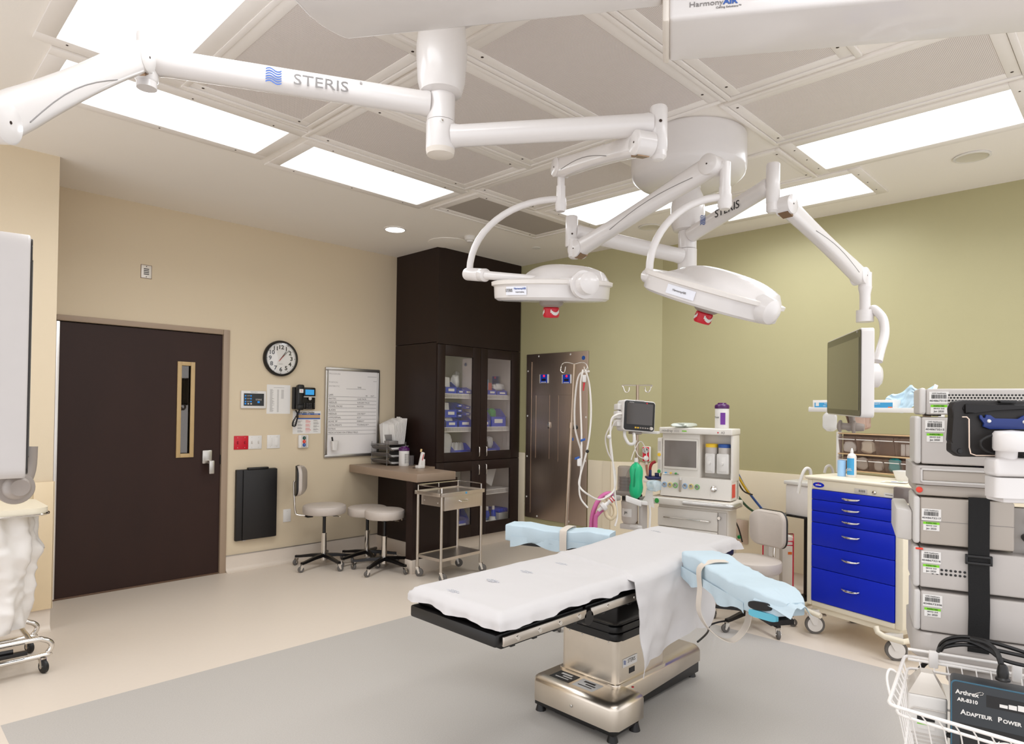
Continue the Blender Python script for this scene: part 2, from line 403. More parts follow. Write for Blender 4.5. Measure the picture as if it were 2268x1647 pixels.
# lamps of the same ceiling that lie outside the picture
for q in ((.615, 1.075, 1.1, 2.2), (.69, 1.795, -.3, .16), (2.0, 3.14, -.3, .16), (3.3, 4.4, -.3, .16)):
    light(*q, 'recessed light panel of the ceiling outside the picture', False)
def diffuser(x0, x1, y0, y1, label, m=PERF, mg=.055, screws=True):
    t = thing('ceiling_diffuser', label, 'ceiling panel', ((x0 + x1) / 2, (y0 + y1) / 2, H), group='ceiling air diffuser panels')
    a, c = (x1 - x0) / 2, (y1 - y0) / 2
    frame_bm(-a, a, -c, c, mg, -.010).out('panel_frame', CEILM, t)
    frame_bm(-a - .03, a + .03, -c - .03, c + .03, .027, -.016).out('outer_rim', CEILM, t)
    MB().box(-a + mg, a - mg, -c + mg, c - mg, -.007, -.001).out('diffuser_sheet', m, t)
    if screws: dots(t, [(sx * a, sy * (c - mg * .55), -.0095) for sx in (-.82, .82) for sy in (-1, 1)], (0, 0, -1), .007)
    return t
SOLID = mat('grey_ceiling_panel', (166, 158, 150), 0.5, var=0.02)
diffuser(1.18, 1.82, 2.36, 3.48, 'perforated panel behind the labelled left arm, beside the corner light')
diffuser(1.90, 3.14, 2.99, 3.60, 'perforated panel under the left arm joint, beside the telephone wall light')
diffuser(1.90, 3.13, 2.29, 2.93, 'perforated panel crossed by the right lamp arm, middle of its row')
diffuser(1.90, 3.13, 1.605, 2.225, 'large perforated panel above the right lamp arm, left of the round mount')
diffuser(1.90, 3.14, .96, 1.54, 'perforated panel half hidden by the lettered white beam')
diffuser(3.21, 3.85, 2.41, 3.55, 'panel between the bent lamp arm and the round mount')
diffuser(3.30, 4.50, 3.62, 4.14, 'flat darker grey panel near the smoke detector', SOLID)
diffuser(3.22, 3.86, .44, 1.60, 'long perforated panel beside the far right light')
diffuser(3.99, 4.58, 1.66, 2.50, 'flat white access panel right of the round mount', CEILM, .03)
def downlight(x, y, label, lit):
    t = thing('downlight', label, 'downlight', (x, y, H), group='round recessed downlights')
    MB().lathe([(.10, -.001), (.102, -.007), (.088, -.010), (.083, -.004)], cap=False, seg=36).out('trim_ring', WHITEP, t)
    MB().lathe([(.086, -.009), (.075, -.006), (.05, -.003), (.0, -.0015)], cap=False, seg=36).out('reflector', emis('downlight_lit', (255, 250, 244), 5) if lit else mat('downlight_mirror', (226, 222, 218), .4, metal=.6), t)
    return t
downlight(3.462, 4.921, 'lit round downlight above the whiteboard', True)
downlight(4.935, 3.164, 'round unlit downlight seen between the two lamp arms', False)
downlight(4.916, .807, 'round mirrored downlight below the right light panel', False)
b = MB(); b.lathe([(.055, 0), (.058, -.01), (.05, -.035), (.034, -.04), (.03, -.055), (0, -.058)]); o = b.out('smoke_detector', WHITEP, None, loc=(4.09, 4.60, H)); tag(o, 'round smoke detector on the ceiling in front of the dark cabinet', 'smoke detector')
b = MB(); b.lathe([(.20, 0), (.20, -.006), (.19, -.008), (0, -.008)], seg=40); o = b.out('ceiling_access_plate', CEIL, None, loc=(4.10, 4.93, H)); tag(o, 'flat round cover plate on the ceiling above the dark cabinet', 'cover plate')
b = MB(); b.lathe([(.045, 0), (.045, -.004), (0, -.006)]); o = b.out('sprinkler_cover', WHITEP, None, loc=(4.83, 4.43, H)); tag(o, 'small round sprinkler cover on the ceiling left of the lower lamp elbow', 'sprinkler')
# ------------------------------------------------------------------ ceiling mounted arms and lamps
def local(p, root): return Vector(p) - root.location
CAPM = mat('arm_end_cap', (214, 206, 196), .45)
STEELC = mat('bare_steel_clip', (150, 124, 100), .3, metal=1)
def hub(t, p_top, p_bot, r):
    """conical cover on a drop tube"""
    L = (p_top - p_bot).length
    MB().lathe([(r * .72, 0), (r * .9, -.05 * L / .3), (r, -L * .45), (r * 1.0, -L * .55), (r * .93, -L * .85), (r * .82, -L * .97), (r * .6, -L)], at=p_top, d=(0, 0, 1), seg=40).out('hub_cover', WHITE, t)
def elbow(t, c, r, h, name='elbow'):
    return MB().lathe([(0, -h / 2), (r * .9, -h / 2), (r, -h / 2 + .006), (r, h / 2 - .006), (r * .9, h / 2), (0, h / 2)], at=c, seg=28).out(name, WHITE, t)
def arm(t, a, b, r, name='arm'):
    d = (Vector(b) - Vector(a)); L = d.length - .03
    return MB().lathe([(r * 1.08, 0), (r * 1.08, .012), (r, .03), (r, L - .03), (r * 1.06, L - .01), (r * .9, L + .012)], at=a, d=d, seg=28).out(name, WHITE, t)
def spring_arm(t, a, b, r, side, name='spring_arm'):
    """balanced arm: round flat-sided joints at both ends and a waisted body with a cover seam"""
    a, b, side = Vector(a), Vector(b), Vector(side).normalized(); d = (b - a); L = d.length; d.normalize()
    side = (side - d * side.dot(d)).normalized(); n = d.cross(side); rings = []
    for k in range(15):
        u = k / 14; q = r * (1 - .2 * math.sin(math.pi * min(1, u * 1.15)) ** .8); w = r * .72
        c = a + d * L * u
        rings.append([c + side * (w * sx) + n * (q * sy) for sx, sy in rrect(2, 2, .62, 3)])
    o = MB().loft(rings).out(name, WHITE, t)
    for p in (a, b):
        MB().lathe([(0, -r * .86), (r * .86, -r * .86), (r, -r * .76), (r, r * .76), (r * .86, r * .86), (0, r * .86)], at=p, d=side, seg=32).out('joint_disc', WHITE, o)
        for s in (-1, 1): MB().cyl(p + side * (s * r * .86), p + side * (s * (r * .86 + .001)), .004, seg=10).out('pivot_screw', SCREW, o)
    for s in (-1, 1):
        pts = []
        for k in range(9):
            u = .3 + .6 * k / 8; pts.append(a + d * L * u + side * (s * r * .725) + n * (r * (.15 + .5 * math.sin(math.pi * k / 8) - .55)))
        MB().tube(pts, .0016, 6).out('cover_seam', GINK, o)
    p = a - n * r * .9 + d * .01
    MB().rb(p, d, side, n, (.05, r * 1.1, .012)).out('steel_clip', STEELC, o)
    return o
def rb(s, c, x, y, z, size, bev=0):
    """box with its own axes"""
    M0 = s.M; m = Matrix((Vector(x).normalized(), Vector(y).normalized(), Vector(z).normalized())).transposed().to_4x4(); m.translation = Vector(c)
    s.M = M0 @ m; s.box(-size[0] / 2, size[0] / 2, -size[1] / 2, size[1] / 2, -size[2] / 2, size[2] / 2, bev); s.M = M0
    return s
MB.rb = rb
def wave_logo(t, M, w, h, m, name='wave_mark'):
    """square of wavy stripes"""
    b = MB(M)
    for k in range(6):
        y = h * (.5 - (k + .5) / 6); pts = []
        for i in range(9): pts.append((w * (i / 8 - .5), y + .10 * h * math.sin(i / 8 * 2 * math.pi)))
        th = h * .045
        for p, q in zip(pts, pts[1:]):
            b.f([b.v((p[0], p[1] - th, .0008)), b.v((q[0], q[1] - th, .0008)), b.v((q[0], q[1] + th, .0008)), b.v((p[0], p[1] + th, .0008))])
    return b.out(name, m, t, flip=False)
def lamp_head(name, label, c, hinge, tip, down, tilt_side, R0, flip=1):
    """round lamp head; c centre of rim plane, down = beam direction"""
    t = thing(name, label, 'surgical lamp', c)
    z = -Vector(down).normalized(); x = Vector(tilt_side); x = (x - z * x.dot(z)).normalized(); y = z.cross(x)
    M = Matrix((x, y, z)).transposed().to_4x4()
    b = MB(M); b.lathe([(R0 * .93, -.07), (R0 * .985, -.06), (R0 * .99, -.05), (R0 * 1.0, -.002), (R0 * 1.0, .0)], seg=48, cap=False)
    b.lathe([(R0 * .93, -.07), (R0 * .9, -.068), (0, -.064)], seg=48, cap=False)
    b.out('housing_ring', WHITE, t)
    MB(M).lathe([(R0 * 1.0, -.004), (R0 * 1.04, .0), (R0 * 1.045, .016), (R0 * 1.0, .02), (R0 * .97, .016)], seg=48, cap=False).out('rim', LGREYW, t)
    # domed back with a flat-topped hump
    def top(u, v):
        a = u * 2 * math.pi; q = v
        hx = q * R0 * math.cos(a); hy = q * R0 * math.sin(a)
        h = .02 + .022 * (1 - q * q) + .06 * (max(0, 1 - (abs(hx - .22 * R0) / (R0 * .66)) ** 4) * max(0, 1 - (abs(hy) / (R0 * .9)) ** 3)) ** .7
        return (hx, hy, h if q < .999 else .014)
    MB(M).sheet(48, 14, top).out('back_shell', WHITE, t)
    # lens underneath
    MB(M).lathe([(R0 * .88, -.069), (R0 * .86, -.072), (0, -.070)], seg=48, cap=False).out('front_lens', mat('lamp_lens', (205, 205, 205), .15, spec=.7), t)
    # sterile handle: grey collar, red cup with a white curved label
    MB(M).lathe([(.045, -.066), (.058, -.07), (.056, -.086), (.042, -.097), (.03, -.10), (0, -.10)], seg=24).out('handle_collar', MGREY, t)
    hd = MB(M).lathe([(.034, -.099), (.0385, -.104), (.0395, -.138), (.034, -.148), (.0, -.15)], seg=24).out('handle_cup', RED, t)
    for a0 in (250, 10, 130):
        b = MB(M)
        for k in range(8):
            a1, a2 = R(a0 + k * 9 * 1), R(a0 + (k + 1) * 9)
            f = lambda a, z: b.v((.0400 * math.cos(a), .0400 * math.sin(a), z))
            s0 = -.113 - .016 * (1 - ((k - 3.5) / 4) ** 2)
            b.f([f(a1, s0 - .009), f(a2, s0 - .009), f(a2, s0 + .006), f(a1, s0 + .006)])
        b.out('handle_label', PAPER, hd, flip=False)
    return t, M
LGREYW = mat('off_white_rim', (222, 217, 212), .4)
# ---- first light column: hub near the camera, one arm to the left, one to the right
hA = at(978, 150, 2.63); ax, ay = hA.x, hA.y
t = thing('surgical_light_mount', 'white ceiling column with the lettered arm to the left and lamp arm to the right', 'ceiling arm', (ax, ay, H))
L0 = Vector((ax, ay, H))
def lp(px, py, d): return at(px, py, d) - L0
MB().lathe([(.16, 0), (.16, -.012), (.08, -.014)], seg=40).out('ceiling_flange', WHITE, t)
hub(t, Vector((0, 0, -.01)), Vector((0, 0, -.365)), .102)
zs = [(-.34), (-.47), (-.475), (-.60)]
MB().lathe([(.052, -.34), (.0565, -.37), (.0565, -.472)], seg=32).out('spindle', WHITE, t)
MB().lathe([(.0585, -.475), (.0585, -.585)], seg=32).out('spindle', WHITE, t)
MB().lathe([(.0585, -.585), (.054, -.605), (.03, -.612), (0, -.613)], seg=32).out('spindle_cap', CAPM, t)
dots(t, [(-.035, -.046, -.358)], (-.6, -.75, 0), .006); dots(t, [(-.034, -.048, -.49)], (-.6, -.75, 0), .007, CHROME)
za = -.405
e1 = lp(327, 92, 2.31); e1.z = za
d1 = Vector((e1.x, e1.y, 0)).normalized()
la = arm(t, d1 * .05 + Vector((0, 0, za)), e1, .046)
elbow(t, e1 + Vector((0, 0, .008)), .037, .17)
# logo on the left arm, facing the camera
p = e1 * .44 + Vector((0, 0, za)) * .56 - Vector((0, 0, 0)); p.z = za
out = Vector((d1.y, -d1.x, 0));
if out.dot(CAMP - L0) < 0: out = -out
upv = Vector((0, 0, 1)); nrm = (out * .93 + upv * -.15).normalized()
Ml = basis(p + nrm * .0465, -d1, Vector((0, 0, 1)))
text('STERIS', .056, Ml, GINK, la, sx=1.25, label='grey letters reading STERIS'); text('\u00ae', .014, Ml @ Matrix.Translation((.145, .025, 0)), GINK, la)
wave_logo(la, Ml @ Matrix.Translation((-.168, 0, .0)), .055, .055, BLUEINK)
# spring arm running left and towards the camera
a = e1 + Vector((0, 0, -.10)); MB().lathe([(.033, .06), (.033, .0)], at=a, seg=24).out('knuckle', WHITE, t)
bq = lp(-18, 270, 1.55)
a = lp(303, 126, 2.21); spring_arm(t, a, bq, .05, Vector((0, 0, 1)).cross(bq - a))
# the screen pole at the arm's end
MB().lathe([(.024, 0), (.024, -.25), (.032, -.25), (.032, -.29)], at=bq + Vector((-.06, -.02, -.02)), seg=20).out('drop_tube', WHITE, t)
# right arm
zr = -.53
e2 = lp(1459, 237, 2.5); e2.z = zr + .005
d2 = Vector((e2.x, e2.y, 0)).normalized()
arm(t, d2 * .05 + Vector((0, 0, zr)), e2, .043)
elbow(t, e2 + Vector((0, 0, -.02)), .0335, .175)
dots(t, [tuple(e2 + Vector((-.024, -.024, 0)))], (-.7, -.7, 0), .006)
k1 = e2 + Vector((0, 0, -.125)); MB().lathe([(.031, .06), (.031, .0), (.02, -.012), (0, -.013)], at=k1, seg=24).out('knuckle', WHITE, t)
s2 = lp(1243, 372, 3.2)
k1 = lp(1424, 318, 2.47); spring_arm(t, k1, s2, .046, Vector((0, 0, 1)).cross(s2 - k1))
MB().lathe([(.018, -.02), (.018, -.09), (.022, -.09), (.022, -.15), (.026, -.15), (.028, -.2), (.02, -.215), (0, -.216)], at=s2, seg=20).out('drop_tube', WHITE, t)
def c_arm(t, px0, d0, px1, d1, bow, r, name='curved_arm'):
    """quarter-round tube from the drop tube to the lamp yoke"""
    a, b = at(*px0, d0) - L0, at(*px1, d1) - L0; pts = []
    for k in range(15):
        u = math.pi / 2 * k / 14
        hx = math.sin(u); hz = 1 - math.cos(u)
        q = Vector((a.x + (b.x - a.x) * hx ** 1.0, a.y + (b.y - a.y) * hx, a.z + (b.z - a.z) * hz))
        pts.append(q)
    pts[0] = a
    return MB().tube(pts, r, 14).out(name, WHITE, t)
c_arm(t, (1240, 441), 3.2, (1040, 600), 3.2, 0, .0165)
# first lamp with its yoke
c1 = at(1222, 634, 3.12)
lh, M = lamp_head('surgical_lamp', 'round white surgical lamp hanging level in front of the dark cabinet, red handle below', c1, None, None, Vector((.0, .0, -1)) + fw * .14, rt + fw * .2, .277)
def lamp_yoke(lh, pend, pmid, pj, r, sag=0.0):
    o = -Vector(lh.location)
    pend, pmid, pj = [Vector(p) + o for p in (pend, pmid, pj)]
    d = (pmid - pend).normalized(); L = (pmid - pend).length
    MB().lathe([(0, -.02), (.03, -.02), (.031, -.015), (.031, .095), (.028, .1), (.031, .105), (.031, .14), (.022, .15)], at=pend, d=d, seg=24).out('yoke_joint', WHITE, lh)
    m1 = pend + d * .14; mid = (m1 + pj) / 2
    dz = Vector((0, 0, -sag)); P = spline([m1, m1.lerp(pj, .3) + dz * .85, m1.lerp(pj, .65) + dz * .9, pj], 6)
    MB().tube(P, [.021 - .003 * math.sin(math.pi * i / (len(P) - 1)) for i in range(len(P))], 16).out('yoke_arm', WHITE, lh)
    return pj
pj = at(1303, 627, 2.81)
lamp_yoke(lh, at(1040, 607, 3.2), at(1105, 611, 3.0), pj, .02)
dj = (c1 - pj).normalized(); dj.z = 0
MB().lathe([(0, -.03), (.03, -.026), (.048, -.012), (.048, .03), (.062, .032), (.062, .05)], at=pj - c1, d=dj, seg=32).out('pivot_cap', WHITE, lh)
def curved_label(lh, M, R0, a0, a1, z0, z1, m, name='label'):
    b = MB(M); n = 8
    for k in range(n):
        p, q = R(a0 + (a1 - a0) * k / n), R(a0 + (a1 - a0) * (k + 1) / n)
        f = lambda a, z: b.v((R0 * math.cos(a), R0 * math.sin(a), z))
        b.f([f(p, z0), f(q, z0), f(q, z1), f(p, z1)])
    return b.out(name, m, lh, flip=False)
lab = curved_label(lh, M, .279, -152, -128, -.05, -.012, mat('pale_label', (226, 228, 236), .5))
def on_rim(M, R0, a, z): 
    n = Vector((math.cos(R(a)), math.sin(R(a)), 0)); tx = Vector((-n.y, n.x, 0))
    return M @ basis(n * R0 + Vector((0, 0, z)), tx, Vector((0, 0, 1)))
text('STERIS', .02, on_rim(M, .280, -148, -.03), GINK, lab, sx=.8); text('HarmonyAIR', .012, on_rim(M, .280, -135, -.022), BLUEINK, lab)
text('Surgical Lighting', .007, on_rim(M, .280, -135, -.037), GINK, lab)
# ---- second light column under the round ceiling mount
hB = at(1523, 470, 3.9); bx, by = hB.x, hB.y
t = thing('surgical_light_mount', 'white ceiling column under the round drum, carrying the lower lamp and the screen arm', 'ceiling arm', (bx, by, H))
L0 = Vector((bx, by, H))
MB().lathe([(0, 0), (.325, 0), (.325, -.006), (.333, -.008), (.335, -.19), (.325, -.225), (.29, -.255), (.2, -.275), (.06, -.28), (0, -.28)], seg=64).out('ceiling_drum', WHITE, t)
MB().lathe([(.05, -.275), (.075, -.28), (.075, -.3), (.055, -.305)], seg=32).out('collar', WHITE, t)
hub(t, Vector((0, 0, -.30)), Vector((0, 0, -.55)), .10)
MB().lathe([(.05, -.53), (.0535, -.55), (.0535, -.655)], seg=32).out('spindle', WHITE, t)
MB().lathe([(.0555, -.658), (.0555, -.80)], seg=32).out('spindle', WHITE, t)
MB().lathe([(.0555, -.80), (.05, -.82), (.03, -.826), (0, -.827)], seg=32).out('spindle_cap', CAPM, t)
zr = -.575
e3 = lp(1712, 407, 3.22); zr2 = e3.z
arm_b = e3.copy(); d3 = Vector((e3.x, e3.y, 0)).normalized()
ra = arm(t, d3 * .05 + Vector((0, 0, -.575)), e3, .043)
elbow(t, e3 + Vector((0, 0, -.0)), .0325, .20)
out = Vector((d3.y, -d3.x, 0))
if out.dot(CAMP - L0) < 0: out = -out
p = (d3 * .05 + Vector((0, 0, -.575))) * .58 + e3 * .42; Ml = basis(p + out * .0435 + Vector((0, 0, .0)), -d3 if (-d3).dot(rt) > 0 else d3, Vector((0, 0, 1)))
text('STERIS', .06, Ml @ Matrix.Translation((.09, 0, 0)), INK, ra, sx=1.2, label='dark letters reading STERIS'); wave_logo(ra, Ml @ Matrix.Translation((-.12, 0, 0)), .05, .055, BLUEINK)
k3 = e3 + Vector((0, 0, -.15)); MB().lathe([(.031, .06), (.031, .015), (.02, .005), (0, .004)], at=k3, seg=24).out('knuckle', WHITE, t)
s3 = lp(1905, 612, 3.65)
k3 = lp(1741, 455, 3.2); spring_arm(t, k3, s3, .047, Vector((0, 0, 1)).cross(s3 - k3))
q = s3 + Vector((.02, -.02, 0))
MB().lathe([(.034, .02), (.034, -.06), (.036, -.06), (.028, -.1), (.028, -.19), (.045, -.19), (.045, -.255), (0, -.256)], at=q, seg=24).out('drop_tube', WHITE, t)
m0 = at(1921, 682, 3.62) - L0
MB().tube([q + Vector((.03, -.03, -.21)), at(1935, 684, 3.62) - L0, at(1955, 705, 3.58) - L0, at(1959, 740, 3.54) - L0, at(1950, 775, 3.5) - L0, at(1944, 800, 3.48) - L0], [.024] * 31, 14, smooth=6).out('curved_arm', WHITE, t)
# lower left arm
e4 = lp(1266, 513, 3.6); d4 = Vector((e4.x, e4.y, 0)).normalized()
arm(t, d4 * .05 + Vector((0, 0, -.70)), e4 + Vector((0, 0, 0)), .043)
elbow(t, e4, .034, .17); dots(t, [tuple(e4 + Vector((-.024, -.024, -.02)))], (-.7, -.7, 0), .005)
k4 = lp(1272, 553, 3.58)
MB().lathe([(.032, .055), (.032, -.04), (.02, -.05), (0, -.051)], at=k4, seg=24).out('knuckle', WHITE, t)
s4 = lp(1576, 367, 2.95)
spring_arm(t, k4 + Vector((.01, -.02, 0)), s4, .047, Vector((0, 0, 1)).cross(s4 - k4))
q = lp(1606, 375, 2.93)
MB().lathe([(.024, .03), (.024, -.08), (.027, -.08), (.027, -.115), (.03, -.115), (.032, -.165), (.022, -.18), (0, -.181)], at=q, seg=20).out('drop_tube', WHITE, t)
MB().tube([s4, q + Vector((0, 0, .01))], .024, 12).out('knuckle', WHITE, t)
c_arm(t, (1603, 437), 2.93, (1438, 600), 2.93, 0, .0172)
c2 = at(1578, 644, 2.9)
dn = (Vector((0, 0, -1)) - rt * .26 + fw * .30).normalized()
lh, M = lamp_head('surgical_lamp', 'round white surgical lamp tilted down to the right in front of the green wall', c2, None, None, dn, rt + fw * .1, .30)
pj = at(1706, 690, 2.64)
lamp_yoke(lh, at(1437, 612, 2.93), at(1490, 626, 2.76), pj, .02, .032)
dj = (c2 - pj).normalized()
MB().lathe([(0, -.03), (.03, -.026), (.05, -.01), (.06, .05)], at=pj - c2, d=dj, seg=32).out('pivot_cap', WHITE, lh)
lab = curved_label(lh, M, .302, -150, -125, -.05, -.012, mat('pale_label', (226, 228, 236), .5)); text('HarmonyAIR', .012, on_rim(M, .303, -138, -.03), GINK, lab)
# ---- the two broad equipment beams at the top of the picture, on one ceiling column
def beam(t, pts, z0, z1, name, bev=.03):
    b = MB(); b.prism([(p.x - t.location.x, p.y - t.location.y) for p in pts], z0 - H, z1 - H, bev, 4); return b.out(name, WHITE, t, ang=50)
ZB = 2.60
def zp(px, py, z=ZB):
    v = at(px, py, 1) - CAMP; return CAMP + v * ((z - CAMP.z) / v.z)
c0 = at(1478, -250, 1.75); c0.z = H
t = thing('equipment_boom', 'broad white boom beam entering from the top right with HarmonyAIR lettering', 'equipment boom', (c0.x, c0.y, H))
A, B_ = zp(1481, 44), zp(1481, 139); D_ = zp(2268, 74)
d = (D_ - B_).normalized(); C_ = B_ + d * 2.2; E_ = A + d * 2.2
bo = beam(t, [A, B_, C_, E_], ZB, ZB + .17, 'beam', .014)
MB().rb((A + B_) / 2 - Vector((c0.x, c0.y, H)) - d * .008 + Vector((0, 0, .085)), d, (B_ - A), (0, 0, 1), (.02, .24, .178), .008).out('end_cap', CAPM, t)
n = Vector((d.y, -d.x, 0)); n = n if n.dot(CAMP - A) > 0 else -n
Ml = basis(A + d * .150 + Vector((0, 0, .036)) + n * .0012 - t.location, d, Vector((0, 0, 1)))
MB().lathe([(.09, 0), (.09, -.33), (.075, -.36)], at=(0, 0, 0), seg=32).out('ceiling_column', WHITE, t)
mid = (A + B_) / 2 + d * .25 - t.location; mid.z = -.40
MB().tube([Vector((0, 0, -.30)), mid + Vector((0, 0, .07))], .06, 20).out('link', WHITE, t)
MB().lathe([(.07, .1), (.07, 0)], at=mid - Vector((0, 0, .04)), seg=24).out('pivot', WHITE, t)
tx = text('Harmony', .0205, Ml, GINK, bo, align='RIGHT', sx=1.2); text('AIR', .0205, Ml, BLUEINK, bo, align='LEFT', sx=1.2, bold=.0008); text('Ceiling Solutions\u2122', .0075, Ml @ Matrix.Translation((.015, -.0145, 0)), GINK, bo, sx=1.2)
c0 = at(1200, -330, 1.8); c0.z = H
t = thing('equipment_boom', 'broad white boom beam with rounded end across the top, in front of the arm column', 'equipment boom', (c0.x, c0.y, H))
F_, G_ = zp(757, 93, 2.66), zp(1472, 20, 2.66); d = (G_ - F_).normalized(); n = Vector((d.y, -d.x, 0)); n = n if n.dot(CAMP - F_) > 0 else -n
W_ = .25; pts = []
for k in range(9):
    a = math.pi / 2 * k / 8
    pts.append(F_ + d * (.16 * (1 - math.sin(a))) - d * .0 + n * (.0 + .16 * (1 - math.cos(a))) - d * .16 * 0)
P = [F_ + d * .02, F_ - d * .005 + n * .03, F_ - d * .03 + n * .08, F_ - d * .045 + n * .14, F_ - d * .05 + n * W_, G_ - d * .05 + n * W_, G_]
beam(t, P, 2.66, 2.85, 'beam', .02)
mid = F_ + d * .5 + n * .13 - t.location; mid.z = -.26
MB().lathe([(.09, 0), (.09, -.2), (.075, -.23)], seg=32).out('ceiling_column', WHITE, t)
MB().tube([Vector((0, 0, -.16)), mid + Vector((0, 0, .05))], .06, 20).out('link', WHITE, t)
# ---- screens hung from the arms
def monitor(name, label, c, x, W_, H_, hd=(.75, -.65, -.1), ho=(0, 0), cm=None):
    """flat screen; c centre of the glass, x = along its width, screen looks along -y of its frame"""
    t = thing(name, label, 'monitor', c)
    x = Vector(x).normalized(); z = Vector((0, 0, 1)); n = x.cross(z)
    M = Matrix((x, -n, z)).transposed().to_4x4()
    b = MB(M @ Matrix.Rotation(R(90), 4, 'X')); b.prism(rrect(W_, H_, .02), -.055, 0, .012, 3); b.out('casing', cm or WHITE, t)
    b = MB(M @ Matrix.Rotation(R(90), 4, 'X')); b.prism(rrect(W_ - .012, H_ - .012, .015), 0, .003, .001, 1); b.out('bezel', mat('bezel_glass', (34, 29, 27), .12, spec=.6), t)
    b = MB(M @ Matrix.Rotation(R(90), 4, 'X')); b.prism(rrect(W_ - .07, H_ - .075, .003, cy=-.004), .003, .0042); b.out('screen', mat('olive_dark_screen', (60, 55, 46), .1, spec=.9, coat=.6), t)
    MB(M).lathe([(.0, .185), (.045, .18), (.062, .165), (.065, .12), (.065, .05)], d=(0, 1, 0), seg=28).out('back_mount', WHITE, t)
    if hd:
     b = MB(M); b.tube([(-.07, .03, -H_ / 2 + .01), (-.06, .02, -H_ / 2 - .055), (0, -.0, -H_ / 2 - .075), (.06, .02, -H_ / 2 - .055), (.07, .03, -H_ / 2 + .01)], .018, 12, smooth=4)
     b.out('handle_bracket', MGREY, t)
    for s in (-.034, .034) if hd else ():
        MB(M).lathe([(.02, -.005), (.030, .0), (.032, .008), (.022, .01), (.018, .03), (.015, .055), (.009, .058), (0, .055)], at=(s + ho[0], ho[1], -H_ / 2 - .06), d=hd, seg=24).out('handle', MGREY, t)
    return t, M
ml, mr = at(1833, 832, 3.79), at(1908, 819, 3.03); c = (ml + mr) / 2; c.z = 1.675
tt, Mm = monitor('surgical_monitor', 'flat white framed screen hanging turned side-on over the blue drawer cart', c, mr - ml, (mr - ml).length, .42, None)
p = at(1860, 943, 3.34) - c; d_ = (rt * .80 - fw * .58 - up * .05).normalized()
MB().lathe([(.014, -.012), (.027, -.006), (.0315, .0), (.030, .007), (.018, .010), (.017, .055)], at=p, d=d_, seg=28).out('handle', MGREY, tt)
MB().lathe([(.018, .055), (.027, .058), (.032, .064), (.030, .071), (.022, .074), (.0195, .10), (.016, .112), (0, .108)], at=p, d=d_, seg=28).out('handle', MGREY, tt)
MB().tube([p + d_ * .03, p + d_ * .07 + fw * .05 - up * .01, p + d_ * .10 + fw * .09 + up * .02, p + d_ * .09 + fw * .08 + up * .06], .015, 12, smooth=5).out('handle_bracket', MGREY, tt)
text('HD', .012, Mm @ Matrix.Rotation(R(90), 4, 'X') @ Matrix.Translation((.32, .196, .0035)), LGREY, tt)
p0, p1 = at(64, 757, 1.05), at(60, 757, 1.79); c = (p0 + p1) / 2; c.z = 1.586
tt, Mm = monitor("surgical_monitor", "large white backed screen cut off by the left picture edge, grey handle below", c, p1 - p0, .74, .425, None, (0, 0), mat('shade_toned_white_casing', (186, 181, 178), .4))  # white casing greyed: the shade on this side is put into its colour
p = at(34, 1080, 1.22) - c; d_ = (CAMP - c - p) + rt * .25 * 1.2
MB().lathe([(.018, -.02), (.029, -.004), (.0305, .002), (.029, .006), (.022, .008), (.0205, .03), (.0165, .05), (.0145, .052), (0, .049)], at=p, d=d_, seg=32).out('handle', MGREY, tt)
MB().tube([p + fw * .012, p + fw * .03 + up * .03, p + fw * .035 + up * .075], .014, 12, smooth=4).out('handle_stem', MGREY, tt)
# ------------------------------------------------------------------ things on the beige door wall
WY = 5.84
def wall_m(x, z): return basis((x, WY, z), (1, 0, 0), (0, 0, 1))
def wbox(t, name, x0, x1, z0, z1, d0, d1, m, bev=0.0, label=None):
    """box on the door wall in the thing's own frame (x right, z up, d out of the wall)"""
    return MB().box(x0, x1, -d1, -d0, z0, z1, bev).out(name, m, t, label=label)
TXT = basis((0, 0, 0), (1, 0, 0), (0, 0, 1))
def wtxt(t, s, size, x, z, d, m, align='LEFT', sx=1.0, bold=0.0, rot=0):
    return text(s, size, Matrix.Translation((x, -d, z)) @ TXT @ Matrix.Rotation(rot, 4, 'Z'), m, t, 'lettering', align, .0004, sx, bold)
# clock
t = thing('wall_clock', 'round black rimmed wall clock with white dial over the touch panel', 'clock', (2.832, WY, 1.920))
MB().lathe([(.166, 0), (.168, -.02), (.160, -.04), (.150, -.046), (.146, -.04), (.146, -.02)], d=(0, 1, 0), seg=56, cap=False).out('rim', BLACK, t)
MB().lathe([(.150, 0), (.150, -.02), (0, -.02)], d=(0, 1, 0), seg=48).out('dial', PAPER, t)
for k in range(1, 13):
    a = R(90 - 30 * k); wtxt(t, str(k), .052, .104 * math.cos(a), .104 * math.sin(a), .0205, INK, 'CENTER', 1.1, .0016)
b = MB()
for k in range(60):
    a = R(6 * k); q = .0042 if k % 5 == 0 else .0016
    p = Vector((.137 * math.cos(a), 0, .137 * math.sin(a))); b.cyl(p + Vector((0, -.020, 0)), p + Vector((0, -.0208, 0)), q, seg=8)
b.out('minute_track', INK, t, kind='stuff')
def hand(t, ang, L, back, w0, w1, m, d):
    a = R(90 - ang); dx, dz = math.cos(a), math.sin(a)
    P = lambda s, o: (s * dx - o * dz, -d, s * dz + o * dx)
    b = MB(); b.loft([[P(-back, -w0), P(-back, w0), Vector(P(-back, w0)) + Vector((0, -.001, 0)), Vector(P(-back, -w0)) + Vector((0, -.001, 0))], [P(L, -w1), P(L, w1), Vector(P(L, w1)) + Vector((0, -.001, 0)), Vector(P(L, -w1)) + Vector((0, -.001, 0))]])
    return b.out('hand', m, t)
hand(t, 36, .085, .02, .0042, .002, INK, .024); hand(t, 44, .115, .02, .0028, .0014, INK, .026); hand(t, 41, .045, .036, .0022, .0012, RED, .028)
